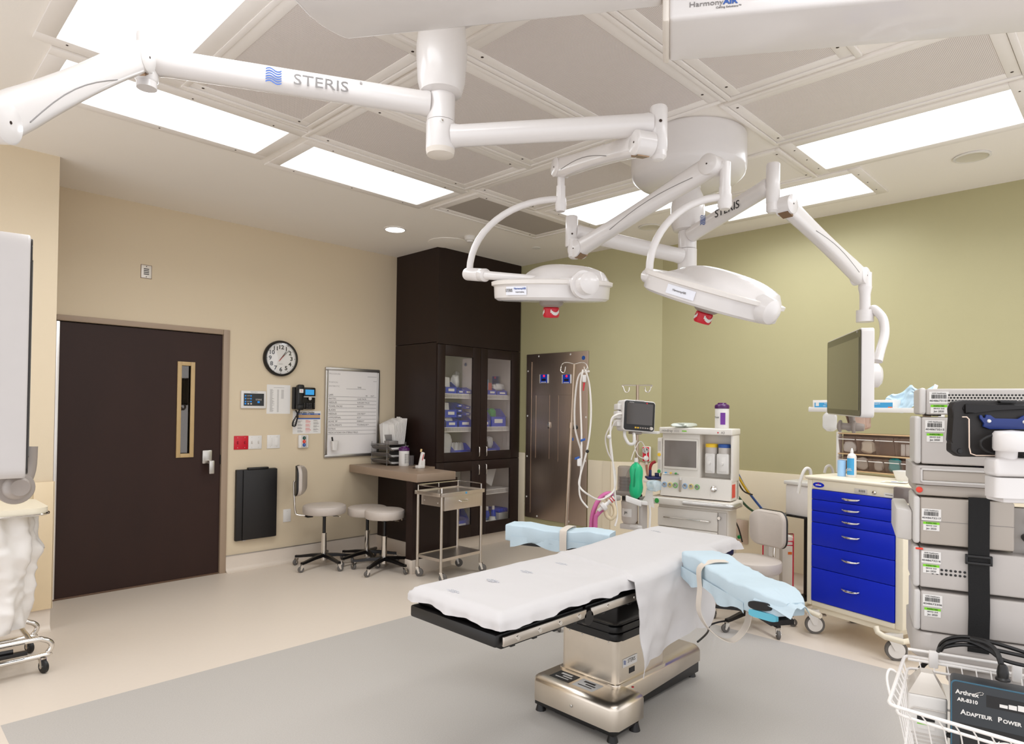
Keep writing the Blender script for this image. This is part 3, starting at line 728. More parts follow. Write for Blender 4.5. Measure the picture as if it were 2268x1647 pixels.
wtxt(t, 'QUARTZ', .010, 0, -.052, .0205, GINK, 'CENTER')
MB().lathe([(.146, -.042), (.1, -.046), (0, -.048)], d=(0, 1, 0), seg=48, cap=False).out('crystal', glass('clock_glass', (255, 255, 255), .93), t)
# louvred plate over the door
t = thing('vent_plate', 'small white louvred plate high on the wall over the door', 'vent', (1.68, WY, 2.553))
wbox(t, 'plate', -.038, .038, -.052, .052, 0, .006, mat('pale_metal_plate', (222, 216, 208), .35, metal=.3), .003)
for k in range(4): wbox(t, 'slot', -.02, .02, -.024 + k * .014, -.017 + k * .014, .0058, .0066, INK)
dots(t, [(0, -.006, .042), (0, -.006, -.042)], (0, -1, 0), .004)
wbox(t, 'edge', -.041, .041, -.055, .055, 0, .003, mat('brown_plate_edge', (120, 96, 80), .5))
# touch panel
t = thing('control_panel', 'white framed touch panel lettered STERIS left of the taped list', 'touch panel', (2.582, WY, 1.530))
wbox(t, 'frame', -.116, .116, -.08, .08, 0, .02, WHITEP, .006)
wbox(t, 'screen', -.093, .093, -.056, .056, .0195, .0215, mat('lit_panel', (38, 40, 44), .15), .0)
for r in range(3):
    for s in (-.078, -.028): wbox(t, 'button', s - .006, s + .006, .034 - r * .026 - .006, .034 - r * .026 + .006, .0215, .0222, emis('button_blue', (60, 150, 235), .8))
    wtxt(t, 'LIGHT', .012, -.066, .034 - r * .026, .022, LGREY, sx=.9)
for k, s in enumerate((-.078, -.052, -.026)): wbox(t, 'button', s - .007, s + .007, -.044, -.032, .0215, .0222, _m['button_blue'] if k == 0 else LGREY)
wtxt(t, 'STERIS', .02, .043, .0, .022, LGREY, 'CENTER', 1.0); wbox(t, 'wave_mark', .033, .053, -.03, -.013, .0215, .0222, _m['button_blue'])
wtxt(t, 'Room control', .011, 0, .069, .0205, GINK, 'CENTER')
# taped paper list
t = thing('paper_sheet', 'white printed list taped between the touch panel and the telephone', 'paper', (2.825, WY, 1.538))
wbox(t, 'sheet', -.115, .115, -.135, .135, 0, .0015, PAPER)
def lines(t, name, rows, m, d, h=.0035):
    """rows of dashes (x0, x1, z), a block of print"""
    b = MB()
    for x0, x1, z in rows:
        b.box(x0, x1, -d - .0004, -d, z - h / 2, z + h / 2)
    return b.out(name, m, t, kind='stuff')
lines(t, 'print', [(-.05, .055, .108)] + [(-.085, -.085 + rnd.uniform(.02, .045), .09 - k * .0066) for k in range(32)] + [(-.015, .002, .088 - k * .0066) for k in range(32)] + [(.025, .05, .088 - k * .0066) for k in range(13)], GINK, .0016, .0022)
# telephone
t = thing('wall_telephone', 'black desk telephone mounted on the wall beside the taped list', 'telephone', (3.070, WY, 1.552))
b = MB(); b.prism([(-.115, 0), (.115, 0), (.115, -.03), (-.115, -.05)], -.105, .105, .006); b.out('base', BLACK, t)
b = MB(Matrix.Translation((-.075, -.066, .0))); b.box(-.03, .03, -.03, .014, -.11, .125, .016, 3); b.box(-.032, .032, -.05, -.01, .075, .128, .014, 3); b.box(-.032, .032, -.05, -.01, -.112, -.06, .014, 3); b.out('handset', BLACK, t)
o = MB().box(-.098, -.058, -.118, -.1155, .05, .085).out('sticker', PAPER, t); text('76', .018, Matrix.Translation((-.078, -.1185, .067)) @ TXT, RED, t)
MB().box(-.02, .105, -.052, -.038, .02, .098, .004).out('screen_bezel', BLACKM, t)
MB().box(-.002, .088, -.054, -.0515, .034, .084).out('display', emis('phone_display', (70, 160, 220), .9), t)
MB().lathe([(.016, 0), (.015, .006), (0, .007)], at=(.048, -.05, -.002), d=(0, -1, 0)).out('dial_ring', LGREY, t)
b = MB(); b.prism([(-.02, -.05), (.105, -.046), (.105, -.053), (-.02, -.057)], .010, .02); b.out('silver_band', LGREY, t)
for r in range(4):
    for c in range(3): MB().box(.02 + c * .02 - .007, .02 + c * .02 + .007, -.052, -.04, -.05 - r * .015 - .005, -.05 - r * .015 + .005, .002).out('key', mat('phone_key', (62, 60, 60), .4), t)
for s in (-.008, .096):
    for r in range(3): MB().box(s - .005, s + .005, -.052, -.04, -.05 - r * .016 - .005, -.05 - r * .016 + .005, .002).out('key', _m['phone_key'], t)
pts = [(-.075, -.08, -.115), (-.1, -.085, -.16), (-.135, -.08, -.22), (-.128, -.06, -.262), (-.10, -.05, -.262), (-.085, -.045, -.22), (-.07, -.04, -.165), (-.085, -.03, -.115)]
co_ = spline([Vector(p) for p in pts], 24); pp = []
for i, p in enumerate(co_): pp.append(p + Vector((.006 * math.cos(i * 1.15), .006 * math.sin(i * 1.15), 0)))
MB().tube(pp, .0042, 6).out('coiled_cord', BLACK, t)
# safety checklist poster
t = thing('checklist_poster', 'laminated checklist poster with blue and tan header under the telephone', 'poster', (3.116, WY, 1.321))
wbox(t, 'sheet', -.146, .146, -.11, .11, 0, .002, PAPER)
wtxt(t, 'Surgical Safety Checklist', .019, -.11, .094, .0021, INK, bold=.0006)
wbox(t, 'header_band', -.11, .14, .072, .086, .002, .0024, BLUEINK); wbox(t, 'header_band', -.11, .14, .03, .042, .002, .0024, BLUEINK); wbox(t, 'header_band', -.11, .14, .042, .072, .002, .0024, mat('tan_band', (196, 160, 118), .6))
for k, s in enumerate(('Briefing', 'Time Out', 'Debriefing')): wtxt(t, s, .010, -.07 + k * .083, .079, .0026, PAPER, 'CENTER')
lines(t, 'print', [(-.098 + c * .083, -.098 + c * .083 + rnd.uniform(.03, .062), .02 - k * .0075) for c in (0, 2) for k in range(16) if (k + c) % 4], GINK, .0021, .003)
lines(t, 'red_print', [(-.015, -.015 + rnd.uniform(.03, .06), .02 - k * .0075) for k in range(16) if k % 5 != 4], mat('red_ink', (214, 90, 86), .6), .0021, .003)
wtxt(t, 'SAFETY', .016, -.127, -.02, .0021, INK, 'CENTER', rot=R(90))
# switch plates
def switch(name, label, x, z, w, h, m, cat, kind):
    t = thing(name, label, cat, (x, WY, z)); wbox(t, 'plate', -w / 2, w / 2, -h / 2, h / 2, 0, .007, m, .0025)
    for s in (-w / 4, w / 4):
        if kind == 'toggle':
            wbox(t, 'toggle_surround', s - .007, s + .007, -.014, .014, .0068, .0078, LGREY if m is WHITEP else mat('dark_red', (140, 10, 28), .4))
            b = MB(Matrix.Translation((s, -.007, .003)) @ Matrix.Rotation(R(25), 4, 'X')); b.box(-.004, .004, -.012, 0, -.004, .004, .001); b.out('toggle', WHITEP if m is WHITEP else RED, t)
        else: wbox(t, 'rocker', s - .018, s + .018, -.035, .035, .0068, .010, WHITEP, .002)
        dots(t, [(s, -.007, .044 * h / .12), (s, -.007, -.044 * h / .12)], (0, -1, 0), .003, LGREY)
    return t
switch('light_switch', 'bright red two toggle switch plate beside the door', 2.479, 1.142, .128, .122, RED, 'light switch', 'toggle')
switch('light_switch', 'white two toggle switch plate touching the red plate', 2.606, 1.142, .124, .122, WHITEP, 'light switch', 'toggle')
switch('light_switch', 'white plate with two wide rocker switches under the taped list', 2.781, 1.143, .125, .125, WHITEP, 'light switch', 'rocker')
t = thing('wall_call_switch', 'white wall unit with three coloured buttons under the checklist poster', 'call button', (3.072, WY, 1.137))
wbox(t, 'body', -.05, .05, -.062, .062, 0, .03, WHITEP, .008); wbox(t, 'face', -.026, .032, -.056, .058, .029, .032, LGREY, .004)
for z, m in ((.034, mat('dark_green', (16, 70, 60), .4)), (.0, mat('orange_red', (222, 62, 40), .4)), (-.032, BLUEINK)): MB().lathe([(.017, 0), (.015, .004), (0, .005)], at=(.003, -.032, z), d=(0, -1, 0)).out('button', m, t); wtxt(t, '+', .018, .003, z, .038, PAPER, 'CENTER')
# black folded wall desk
t = thing('wall_fold_desk', 'black folded wall mounted writing board left of the stools', 'wall desk', (2.617, WY, .583))
wbox(t, 'body', -.186, .186, -.315, .318, 0, .035, mat('black_textured_board', (20, 17, 17), .5, bump=.1), .006); wbox(t, 'door_panel', -.13, .186, -.31, .315, .034, .052, _m['black_textured_board'], .006)
b = MB(); b.box(-.09, .1, -.06, -.02, .315, .335, .006); b.out('grip', BLACK, t); wbox(t, 'foot_clip', -.12, -.09, -.322, -.312, .0, .03, LGREY)
t = thing('outlet_cover', 'blank white outlet plate low on the wall left of the first stool', 'wall plate', (2.927, WY, .442)); wbox(t, 'plate', -.038, .038, -.06, .06, 0, .006, WHITEP, .002); dots(t, [(0, -.006, .04), (0, -.006, -.04)], (0, -1, 0), .003, LGREY)
# whiteboard
t = thing('whiteboard', 'aluminium framed whiteboard with handwritten supply count beside the dark cabinet', 'whiteboard', (3.615, WY, 1.418))
wbox(t, 'board', -.30, .30, -.435, .435, 0, .012, mat('whiteboard_face', (230, 226, 224), .2, var=.01))
b = MB(); f = .028
for q in ((-.317, .317, .42, .45), (-.317, .317, -.45, -.42), (-.317, -.288, -.42, .42), (.288, .317, -.42, .42)): b.box(q[0], q[1], -.022, 0, q[2], q[3], .006)
b.out('frame', ALU, t)
PEN = mat('marker_writing', (70, 66, 66), .5); FPEN = mat('faint_marker_writing', (170, 166, 164), .5)
rows = ['LAPS', 'RAYTEC', 'NEEDLES', 'TOWEL PACKS', 'BLADES', 'NEEDLES', 'HYPO/SPINAL', 'BOVIE TIP', 'INSTRUMENTS', 'EXTRAS', 'MEDICATIONS ON STERILE FIELD']
for k, s in enumerate(rows):
    z = .175 - k * .0378; wtxt(t, s, .024, -.275, z, .0122, PEN, sx=.95)
lines(t, 'ruled_line', [(-.28, .28, .158 - k * .0378) for k in range(11)] + [(-.08, .15, .24), (.17, .28, .372), (.24, .28, .325)], PEN, .0122, .0025)
for k, s in enumerate(('CASE PACK', 'SURGERY PACK', 'RAYTEX', '', 'CAUTERY*', 'SCD*', 'ENERGY*', 'TOURNIQUET*')):
    if s: wtxt(t, s, .021, .05, .137 - k * .0378, .0122, PEN)
wtxt(t, 'IN       OUT', .02, .15, .172, .0122, PEN); wtxt(t, 'ANTIBIOTIC', .022, -.275, .262, .0122, FPEN); wtxt(t, 'TIME', .022, .05, .255, .0122, PEN); wtxt(t, 'PROCEDURE', .022, -.275, .385, .0122, FPEN); wtxt(t, 'POSITION', .022, -.275, .30, .0122, FPEN)
t = thing('marker_cup', 'white marker cup stuck to the lower left of the whiteboard', 'cup', (3.39, WY - .022, 1.09))
b = MB(); b.loft([[(x * .026, y * .02 - .026, -.045) for x, y in rrect(2, 2, .5)], [(x * .036, y * .026 - .026, .045) for x, y in rrect(2, 2, .5)]]); b.out('cup', WHITEP, t)
MB().cyl((-.018, -.026, .03), (-.028, -.026, .085), .008, seg=12).out('marker', BLACK, t)
# ------------------------------------------------------------------ tall dark supply cabinet with glass doors
t = thing('supply_cabinet', 'tall dark brown built-in cabinet with four glass fronted doors', 'cabinet', (4.14, 5.14, 0))
CW_, CD_ = 1.195, .70
INW = mat('white_cabinet_liner', (214, 206, 198), .5, var=.02)
b = MB(); b.box(0, .03, 0.0, CD_, .12, 2.137); b.box(0, .03, 0, CD_, 2.143, H); b.out('side_panel', DWOOD, t)
b = MB(); b.box(CW_ - .02, CW_, 0.0, CD_, .12, H); b.out('side_panel', DWOOD, t)
b = MB(); b.box(.03, CW_ - .02, .0, CD_, .12, .15); b.box(.03, CW_ - .02, .02, CD_, .915, .945); b.box(.03, CW_ - .02, .02, CD_, 2.1, 2.13); b.box(.03, CW_ - .02, .55, CD_, .15, H); b.out('carcass', DWOOD, t)
b = MB(); b.box(.031, .036, .03, .548, .15, 2.1); b.box(CW_ - .026, CW_ - .021, .03, .548, .15, 2.1); b.box(.036, CW_ - .026, .54, .549, .15, .914); b.box(.036, CW_ - .026, .54, .549, .946, 2.1); b.box(.036, CW_ - .026, .03, .54, .946, .95); b.box(.036, CW_ - .026, .03, .54, .151, .155); b.box(.57, .60, .05, .54, .155, .914); b.box(.57, .60, .05, .54, .95, 2.1); b.out('liner', INW, t)
MB().box(.0, CW_, -.02, 0, 2.125, H).out('top_panel', DWOOD, t)
MB().box(.015, CW_, .03, CD_, 0, .12).out('plinth', FLB, t)
PANE = glass('cabinet_glass', (255, 255, 255), .93)
def gdoor(x0, x1, z0, z1, gx0, gx1, gz0, gz1, hx, hz0, hz1):
    b = MB(); b.box(x0, gx0, -.022, 0, z0, z1, .002); b.box(gx1, x1, -.022, 0, z0, z1, .002); b.box(gx0, gx1, -.022, 0, z0, gz0, .002); b.box(gx0, gx1, -.022, 0, gz1, z1, .002)
    d = b.out('door', DWOOD, t); MB().box(gx0 - .002, gx1 + .002, -.013, -.009, gz0 - .002, gz1 + .002).out('pane', PANE, d)
    MB().tube([(hx, -.02, hz0), (hx, -.048, hz0 + .004), (hx, -.052, hz0 + .012), (hx, -.052, hz1 - .012), (hx, -.048, hz1 - .004), (hx, -.02, hz1)], .0055, 10).out('handle', CHROME, d)
mid = .59
gdoor(.003, mid - .002, .928, 2.12, .10, .478, 1.02, 2.01, .56, .968, 1.07); gdoor(mid + .002, CW_ - .002, .928, 2.12, .693, 1.06, 1.02, 2.02, .665, .968, 1.07)
gdoor(.003, mid - .002, .125, .922, .10, .478, .255, .82, .56, .775, .88); gdoor(mid + .002, CW_ - .002, .125, .922, .693, 1.055, .255, .82, .665, .775, .88)
WIRE = mat('white_wire', (226, 220, 214), .4)
def wshelf(x0, x1, z):
    b = MB(); b.box(x0, x1, .06, .54, z - .004, z)
    for y in (.045,):
        b.tube([(x0, y, z), (x1, y, z)], .004, 6); b.tube([(x0, y, z - .045), (x1, y, z - .045)], .004, 6)
        n = int((x1 - x0) / .011)
        for k in range(n): b.box(x0 + k * .011, x0 + k * .011 + .0035, y - .002, y + .002, z - .045, z)
    b.out('wire_shelf', WIRE, t)
for z in (1.625, 1.275): wshelf(.04, .565, z); wshelf(.605, CW_ - .03, z)
wshelf(.605, CW_ - .03, .585); wshelf(.04, .565, .585)
def bin_mesh(w, d, h):
    b = MB(); k = .004; f = h * .55
    b.box(-w / 2, w / 2, 0, d, 0, k); b.box(-w / 2, w / 2, d - k, d, k, h)
    for s in (-1, 1):
        x = s * (w / 2 - k / 2)
        b.loft([[(x - k / 2, 0, k), (x + k / 2, 0, k), (x + k / 2, 0, f), (x - k / 2, 0, f)], [(x - k / 2, d * .45, k), (x + k / 2, d * .45, k), (x + k / 2, d * .45, h), (x - k / 2, d * .45, h)], [(x - k / 2, d, k), (x + k / 2, d, k), (x + k / 2, d, h), (x - k / 2, d, h)]])
    b.box(-w / 2, w / 2, 0, k, k, f); b.box(-w / 2 - .003, w / 2 + .003, -.004, .003, f - .006, f, .001)
    return b
BX, BY = 4.22, 5.14
def sbin(x0, x1, z, h, label, y=.075, lab=True, d=.2, group='blue supply bins in the glass cabinet'):
    w = x1 - x0
    t = thing('supply_bin', label, 'bin', (BX + (x0 + x1) / 2, BY + y, z + .0005), group=group)
    bin_mesh(w, d, h).out('body', BINB, t)
    if lab: MB().box(-w * .26, w * .26, -.0055, -.004, h * .2, h * .42).out('bin_label', PAPER, t)
    return t
def lump(name, label, cat, c, size, m, seed=1, rot=0):
    """soft wrapped pack"""
    r_ = random.Random(seed); ph = [r_.uniform(0, 6) for _ in range(6)]
    def fn(u, v):
        a = u * 2 * math.pi; e = (v - .5) * math.pi
        k = 1 + .12 * math.sin(3 * a + ph[0]) * math.cos(e) + .1 * math.sin(5 * a + ph[1] + 3 * e) + .06 * math.sin(7 * e + ph[2])
        x, y, z = math.cos(a) * math.cos(e), math.sin(a) * math.cos(e), math.sin(e)
        sp = lambda q: math.copysign(abs(q) ** .55, q)
        return (sp(x) * size[0] / 2 * k, sp(y) * size[1] / 2 * k, size[2] * .6 * (1 + sp(z) * (.92 + .08 * math.sin(2 * a + ph[3]))))
    b = MB(); b.sheet(20, 12, fn); o = b.out(name, m, None, ang=60); o.location = c; o.rotation_euler = (0, 0, rot); tag(o, label, cat); return o
CLEARP = mat('clear_plastic_wrap', (222, 220, 218), .2, var=.05, alpha=.75)
# left door, top shelf
sbin(.105, .26, 1.626, 0.125, 'wide blue bin at the left of the top shelf, white packets standing in it')
sbin(.268, .36, 1.626, 0.075, 'low blue bin in the middle of the top left shelf')
sbin(.366, .475, 1.626, 0.075, 'low blue bin at the right of the top left shelf')
def flat(name, label, cat, x, y, z, w, h, m, lean=12, rz=0, th=.012):
    o = MB().box(-w / 2, w / 2, -th / 2, th / 2, 0, h, .003).out(name, m); o.location = (BX + x, BY + y, z); o.rotation_euler = (R(-lean), R(rz), 0); tag(o, label, cat); return o
flat('paper_packet', 'white paper packet standing in the wide bin on the top left shelf', 'packet', .18, .14, 1.633, .075, .17, PAPER, 8, 4)
flat('black_case', 'thin dark pouch at the left edge of the top left shelf', 'pouch', .122, .16, 1.633, .02, .13, BLACK, 4, 0)
lump('wrapped_pack', 'white wrapped pack leaning out of the low bins on the top left shelf', 'pack', (BX + .335, BY + .19, 1.69), (.10, .07, .12), PAPER, 3, .5)
lump('plastic_bag', 'clear plastic bag at the right end of the top left shelf', 'bag', (BX + .445, BY + .30, 1.69), (.07, .06, .16), CLEARP, 4)
# left door, middle shelf
sbin(.118, .275, 1.276, 0.119, 'front blue bin with folded white packs on the middle left shelf')
sbin(.295, .475, 1.276, 0.125, 'large blue bin at the right of the middle left shelf')
sbin(.11, .275, 1.378, 0.144, 'blue bin stacked above the folded packs on the middle left shelf', .085)
sbin(.045, .105, 1.276, 0.112, 'blue bin half hidden by the left door frame, middle shelf')
sbin(.29, .36, 1.38, 0.050, 'lower small bin of the stacked column on the middle left shelf', .10)
sbin(.29, .36, 1.434, 0.050, 'middle small bin of the stacked column on the middle left shelf', .10)
sbin(.29, .36, 1.488, 0.050, 'top small bin of the stacked column on the middle left shelf', .10)
sbin(.395, .475, 1.40, 0.050, 'small blue bin at the right door edge, lower of two, middle left shelf', .10)
sbin(.395, .475, 1.47, 0.050, 'small blue bin at the right door edge, upper of two, middle left shelf', .10)
flat('paper_packet', 'square white packet in the stacked blue bin on the middle left shelf', 'packet', .19, .16, 1.385, .09, .15, PAPER, 10, 2)
lump('wrapped_pack', 'folded white pack lying in the front bin of the middle left shelf', 'pack', (BX + .195, BY + .17, 1.29), (.13, .11, .085), PAPER, 8)
# left door, bottom
sbin(.235, .475, .951, 0.150, 'long blue bin full of flat packs at the bottom of the upper left door', lab=True)
for k in range(6): flat('flat_pack', 'flat white pack filed in the long bin behind the upper left door', 'pack', .27 + k * .033, .17, .958, .10, .15, PAPER if k % 2 else LGREY, 14, 18, .006)['group'] = 'flat packs filed in the long blue bin'
lump('plastic_bag', 'large clear bag of white packs left of the long blue bin', 'bag', (BX + .165, BY + .16, .952), (.13, .12, .23), CLEARP, 9)
# right door
sbin(.708, .84, 1.626, 0.094, 'blue bin at the left of the top right shelf'); sbin(.85, 1.01, 1.626, 0.081, 'blue bin at the right of the top right shelf')
flat('supply_box', 'small red and white box standing in the top right shelf bin', 'box', .79, .14, 1.633, .06, .13, mat('red_white_box', (190, 92, 80), .5), 4, 3, .03)
lump('plastic_bag', 'pale blue bag in the left bin of the top right shelf', 'bag', (BX + .735, BY + .15, 1.64), (.05, .06, .16), mat('pale_blue_film', (120, 176, 216), .4, alpha=.9), 12)
lump('wrapped_pack', 'long white pack lying across the right bin of the top right shelf', 'pack', (BX + .96, BY + .17, 1.68), (.19, .06, .07), PAPER, 14, .1)
sbin(.755, .995, 1.276, 0.200, 'biggest blue bin on the middle right shelf'); sbin(.62, .745, 1.276, 0.125, 'blue bin half behind the frame of the right door, middle shelf')
flat('long_packet', 'tall white packet leaning at the left of the middle right shelf', 'packet', .73, .17, 1.283, .06, .28, PAPER, 6, 8)
lump('green_pack', 'bright green pack sticking out of the biggest blue bin', 'pack', (BX + .86, BY + .17, 1.36), (.10, .06, .10), mat('bright_green_film', (40, 150, 70), .4), 15)
sbin(.66, .905, .951, 0.156, 'blue bin at the bottom of the upper right door')
flat('black_case', 'black case standing in the bottom bin of the upper right door', 'case', .77, .15, .958, .05, .15, BLACK, 6, 0, .03); flat('paper_packet', 'white packet in the bottom bin of the upper right door', 'packet', .735, .14, .958, .055, .09, PAPER, 6, 0)
lump('plastic_bag', 'clear plastic bag on top of the bottom bin, upper right door', 'bag', (BX + .83, BY + .18, 1.03), (.08, .07, .11), CLEARP, 16)
# lower doors
o = MB().box(-.09, .09, -.008, .008, 0, .26, .002).out('paper_envelope', PAPER); o.location = (BX + .79, BY + .17, .648); o.rotation_euler = (R(-8), R(28), 0); tag(o, 'large white envelope leaning on the shelf of the lower right door', 'envelope')
def spray(x, label):
    t = thing('spray_bottle', label, 'bottle', (BX + x, BY + .17, .156), group='blue spray bottles')
    MB().lathe([(.0, 0), (.031, .0), (.033, .006), (.033, .13), (.026, .165), (.014, .185), (.0, .186)]).out('bottle', BINB, t); MB().lathe([(.016, .183), (.017, .20), (.015, .225), (0, .228)]).out('cap', WHITEP, t)
    MB().lathe([(.0335, .05), (.0335, .105)], cap=False).out('bottle_label', mat('light_blue_label', (80, 130, 210), .5), t)
spray(.81, 'blue spray bottle with white cap, left one of the pair in the lower right door'); spray(.905, 'blue spray bottle with white cap, right one of the pair in the lower right door')
t = thing('white_jar', 'squat white jar in front of the blue spray bottles', 'jar', (BX + .80, BY + .075, .156)); MB().lathe([(0, 0), (.043, 0), (.045, .01), (.045, .09), (.036, .105), (.036, .125), (0, .128)]).out('jar', WHITEP, t); MB().box(-.018, .018, -.047, -.0445, .02, .08).out('jar_label', INK, t)
o = MB().box(-.04, .04, -.03, .03, 0, .09, .003).out('supply_box', PAPER); o.location = (BX + .70, BY + .075, .156); tag(o, 'small white carton left of the squat jar behind the lower right door', 'box')
t = thing('storage_tub', 'clear tub with blue lids at the right of the lower right door', 'tub', (BX + 1.0, BY + .22, .156)); MB().box(-.072, .072, -.12, .12, 0, .15, .01).out('tub', mat('frosted_tub', (188, 182, 180), .3, alpha=.85), t)
for k in range(4): MB().box(-.07 + k * .036, -.038 + k * .036, -.12, .12, .15, .185 + .01 * (k % 2), .008).out('blue_lid', BINB, t)
sbin(.24, .46, .156, 0.237, 'dark blue bin at the bottom behind the lower left door')
# ------------------------------------------------------------------ peninsula desk
TAUPE = mat('taupe_laminate', (150, 130, 112), .38, var=.05, scale=8)
t = thing('desk', 'taupe topped wall desk with dark end panel beside the tall cabinet', 'desk', (3.53, 4.63, 0))
MB().prism([(.0, .0), (.45, .0), (.45, .50), (.605, .50), (.605, 1.208), (.06, 1.208)], .814, .888, .004).out('worktop', TAUPE, t)
MB().box(0.0, .44, .06, .15, .12, .813).out('end_panel', DWOOD, t); MB().box(-.006, .45, .052, .155, 0, .12, .003).out('end_panel_base', FLB, t)
b = MB(); b.box(.41, .60, .15, 1.205, .13, .813); b.out('drawer_unit', DWOOD, t); MB().box(.40, .60, .15, 1.205, 0, .13, .003).out('unit_base', FLB, t)
dots(t, [(.41, .75, .35)], (-1, 0, 0), .012, CHROME, 'knob', .02)
MB().lathe([(.03, 0), (.03, .002), (0, .003)], at=(.36, .50, .888)).out('cable_grommet', BLACK, t)
# letter tray with hanging files
GREYW = mat('grey_wire', (128, 124, 122), .4, metal=.3)
t = thing('letter_tray', 'grey wire letter tray with three tiers beside the cabinet side', 'letter tray', (3.92, 5.61, .888))
def tray(z):
    b = MB()
    b.sheet(8, 6, lambda u, v: ((u - .5) * .24, (v - .5) * .32, z + .012 + .038 * max(0, abs(u - .5) * 2 - .72) / .28), .003)
    b.tube([(-.12, -.16, z + .05), (-.08, -.16, z + .014), (.08, -.16, z + .014), (.12, -.16, z + .05), (.12, .16, z + .05), (-.12, .16, z + .05)], .003, 6, closed=True)
    return b.out('tier', GREYW, t)
for z in (.005, .075, .145): tray(z)
for x, y in ((-.115, .15), (.115, .15), (.115, -.12), (-.115, -.12)): MB().tube([(x, y, 0), (x, y, .235)], .003, 6).out('upright', GREYW, t)
MB().box(-.12, .12, -.10, .16, .205, .212).out('file_rack', GREYW, t); b = MB(); b.box(-.115, -.005, -.16, -.06, .213, .25, .003); b.box(-.115, -.005, -.062, -.058, .25, .31, .001); b.out('note_box', GREYW, t)
for k, z in enumerate((.022, .093, .163)):
    o = MB().box(-.085, .085, -.15, .12, 0, .008 if k < 2 else .016, .001).out('paper_stack', PAPER); o.location = (3.92, 5.61, .888 + z); tag(o, 'stack of white paper in the %s tier of the letter tray' % ('lowest', 'middle', 'top')[k], 'paper')
for k in range(9):
    h = .20 + .008 * k; 
    b = MB(); b.box(-.0035, .0035, -.14, .12, 0, h, .001); b.box(-.002, .002, -.13 + .028 * (k % 3) * 2, -.07 + .028 * (k % 3) * 2, h, h + .014)
    o = b.out('file_folder', PAPER); o.location = (3.915 + .0135 * k, 5.64, 1.1012); o.rotation_euler = (0, R(-6 + k * 1.6), 0)
    tag(o, 'white tabbed folder standing in the rack over the letter tray', 'folder', 'folders standing in the file rack')
o = MB().box(-.075, .075, -.003, .003, 0, .2, .001).out('paper_sheet', PAPER); o.location = (3.86, 5.56, 1.108); o.rotation_euler = (R(-6), R(6), R(20)); tag(o, 'wide white sheet leaning at the front of the folder rack', 'paper')
t = thing('wire_cup', 'grey mesh pen cup with a blue pen by the wipes canister', 'pen cup', (4.03, 5.40, .888)); MB().lathe([(.0, .001), (.035, .001), (.037, .10)], cap=False).out('cup', mat('grey_mesh', (110, 104, 102), .5, alpha=.6), t); MB().cyl((-.01, 0, .01), (-.03, 0, .13), .004).out('pen', BINB, t)
def canister(label, loc, s=1.0):
    t = thing('wipes_canister', label, 'canister', loc); k = s
    MB().lathe([(0, 0), (.05 * k, 0), (.052 * k, .005), (.052 * k, .15 * k), (.05 * k, .155 * k), (0, .155 * k)]).out('tub', WHITEP, t)
    MB().lathe([(.054 * k, .152 * k), (.055 * k, .172 * k), (.048 * k, .182 * k), (.035 * k, .186 * k), (.03 * k, .196 * k), (0, .197 * k)]).out('lid', PURPLE, t)
    return t
t = canister('white wipes canister with purple lid on the taupe desk', (3.95, 5.40, .888), 1.0)
curved_label(t, Matrix(), .0525, -150, -60, .02, .14, PAPER, 'wrap_label'); b = MB()
for k in range(9):
    for j in range(2): b.box(-.03 + j * .032, -.004 + j * .032, -.0535, -.0528, .03 + k * .011, .034 + k * .011)
t2 = b.out('print', GINK, t, kind='stuff')
t = thing('handheld_thermometer', 'white handheld thermometer standing in its charger near the desk front', 'thermometer', (3.90, 5.07, .888))
b = MB(); b.box(-.04, .04, -.03, .03, 0, .03, .008); b.box(.02, .045, -.025, .025, .02, .09, .006); b.out('charger', WHITEP, t)
b = MB(Matrix.Translation((0, 0, .02)) @ Matrix.Rotation(R(14), 4, 'Y')); b.box(-.018, .018, -.016, .016, 0, .14, .01, 3); b.out('handset', WHITEP, t)
MB(Matrix.Translation((0, 0, .02)) @ Matrix.Rotation(R(14), 4, 'Y')).box(-.004, .004, -.018, -.0155, .06, .12, .001).out('red_stripe', RED, t); MB(Matrix.Translation((0, 0, .16)) @ Matrix.Rotation(R(14), 4, 'Y')).box(.0, .016, -.007, .007, 0, .03, .004).out('probe_tip', mat('amber_tip', (226, 196, 140), .4), t)
# ------------------------------------------------------------------ stools
def caster(t, p, r=.026, ang=0.0, wheel=RUBBER, name='caster'):
    """twin-fork caster standing on the floor at p"""
    c, s = math.cos(ang), math.sin(ang); q = Vector((p[0] + c * r * .55, p[1] + s * r * .55, r)); ax = Vector((-s, c, 0))
    o = MB().lathe([(r * .3, -.011), (r * .82, -.011), (r, -.007), (r, .007), (r * .82, .011), (r * .3, .011)], at=q, d=ax, seg=20).out(name, wheel, t)
    b = MB()
    for k in (-1, 1):
        e = ax * (k * .014); b.loft([[(p[0] + e.x - c * .012, p[1] + e.y - s * .012, r * 2.35), (p[0] + e.x + c * .016, p[1] + e.y + s * .016, r * 2.35), (p[0] + e.x + c * .016 + ax.x * .002, p[1] + e.y + s * .016 + ax.y * .002, r * 2.35), (p[0] + e.x - c * .012 + ax.x * .002, p[1] + e.y - s * .012 + ax.y * .002, r * 2.35)],
                [(q.x + e.x - c * .007, q.y + e.y - s * .007, r * .9), (q.x + e.x + c * .007, q.y + e.y + s * .007, r * .9), (q.x + e.x + c * .007 + ax.x * .002, q.y + e.y + s * .007 + ax.y * .002, r * .9), (q.x + e.x - c * .007 + ax.x * .002, q.y + e.y - s * .007 + ax.y * .002, r * .9)]])
    b.cyl((p[0], p[1], r * 2.25), (p[0], p[1], r * 2.9), .008, seg=10); b.cyl(q - ax * .017, q + ax * .017, r * .28, seg=10); b.out('fork', CHROME, o)
    return o
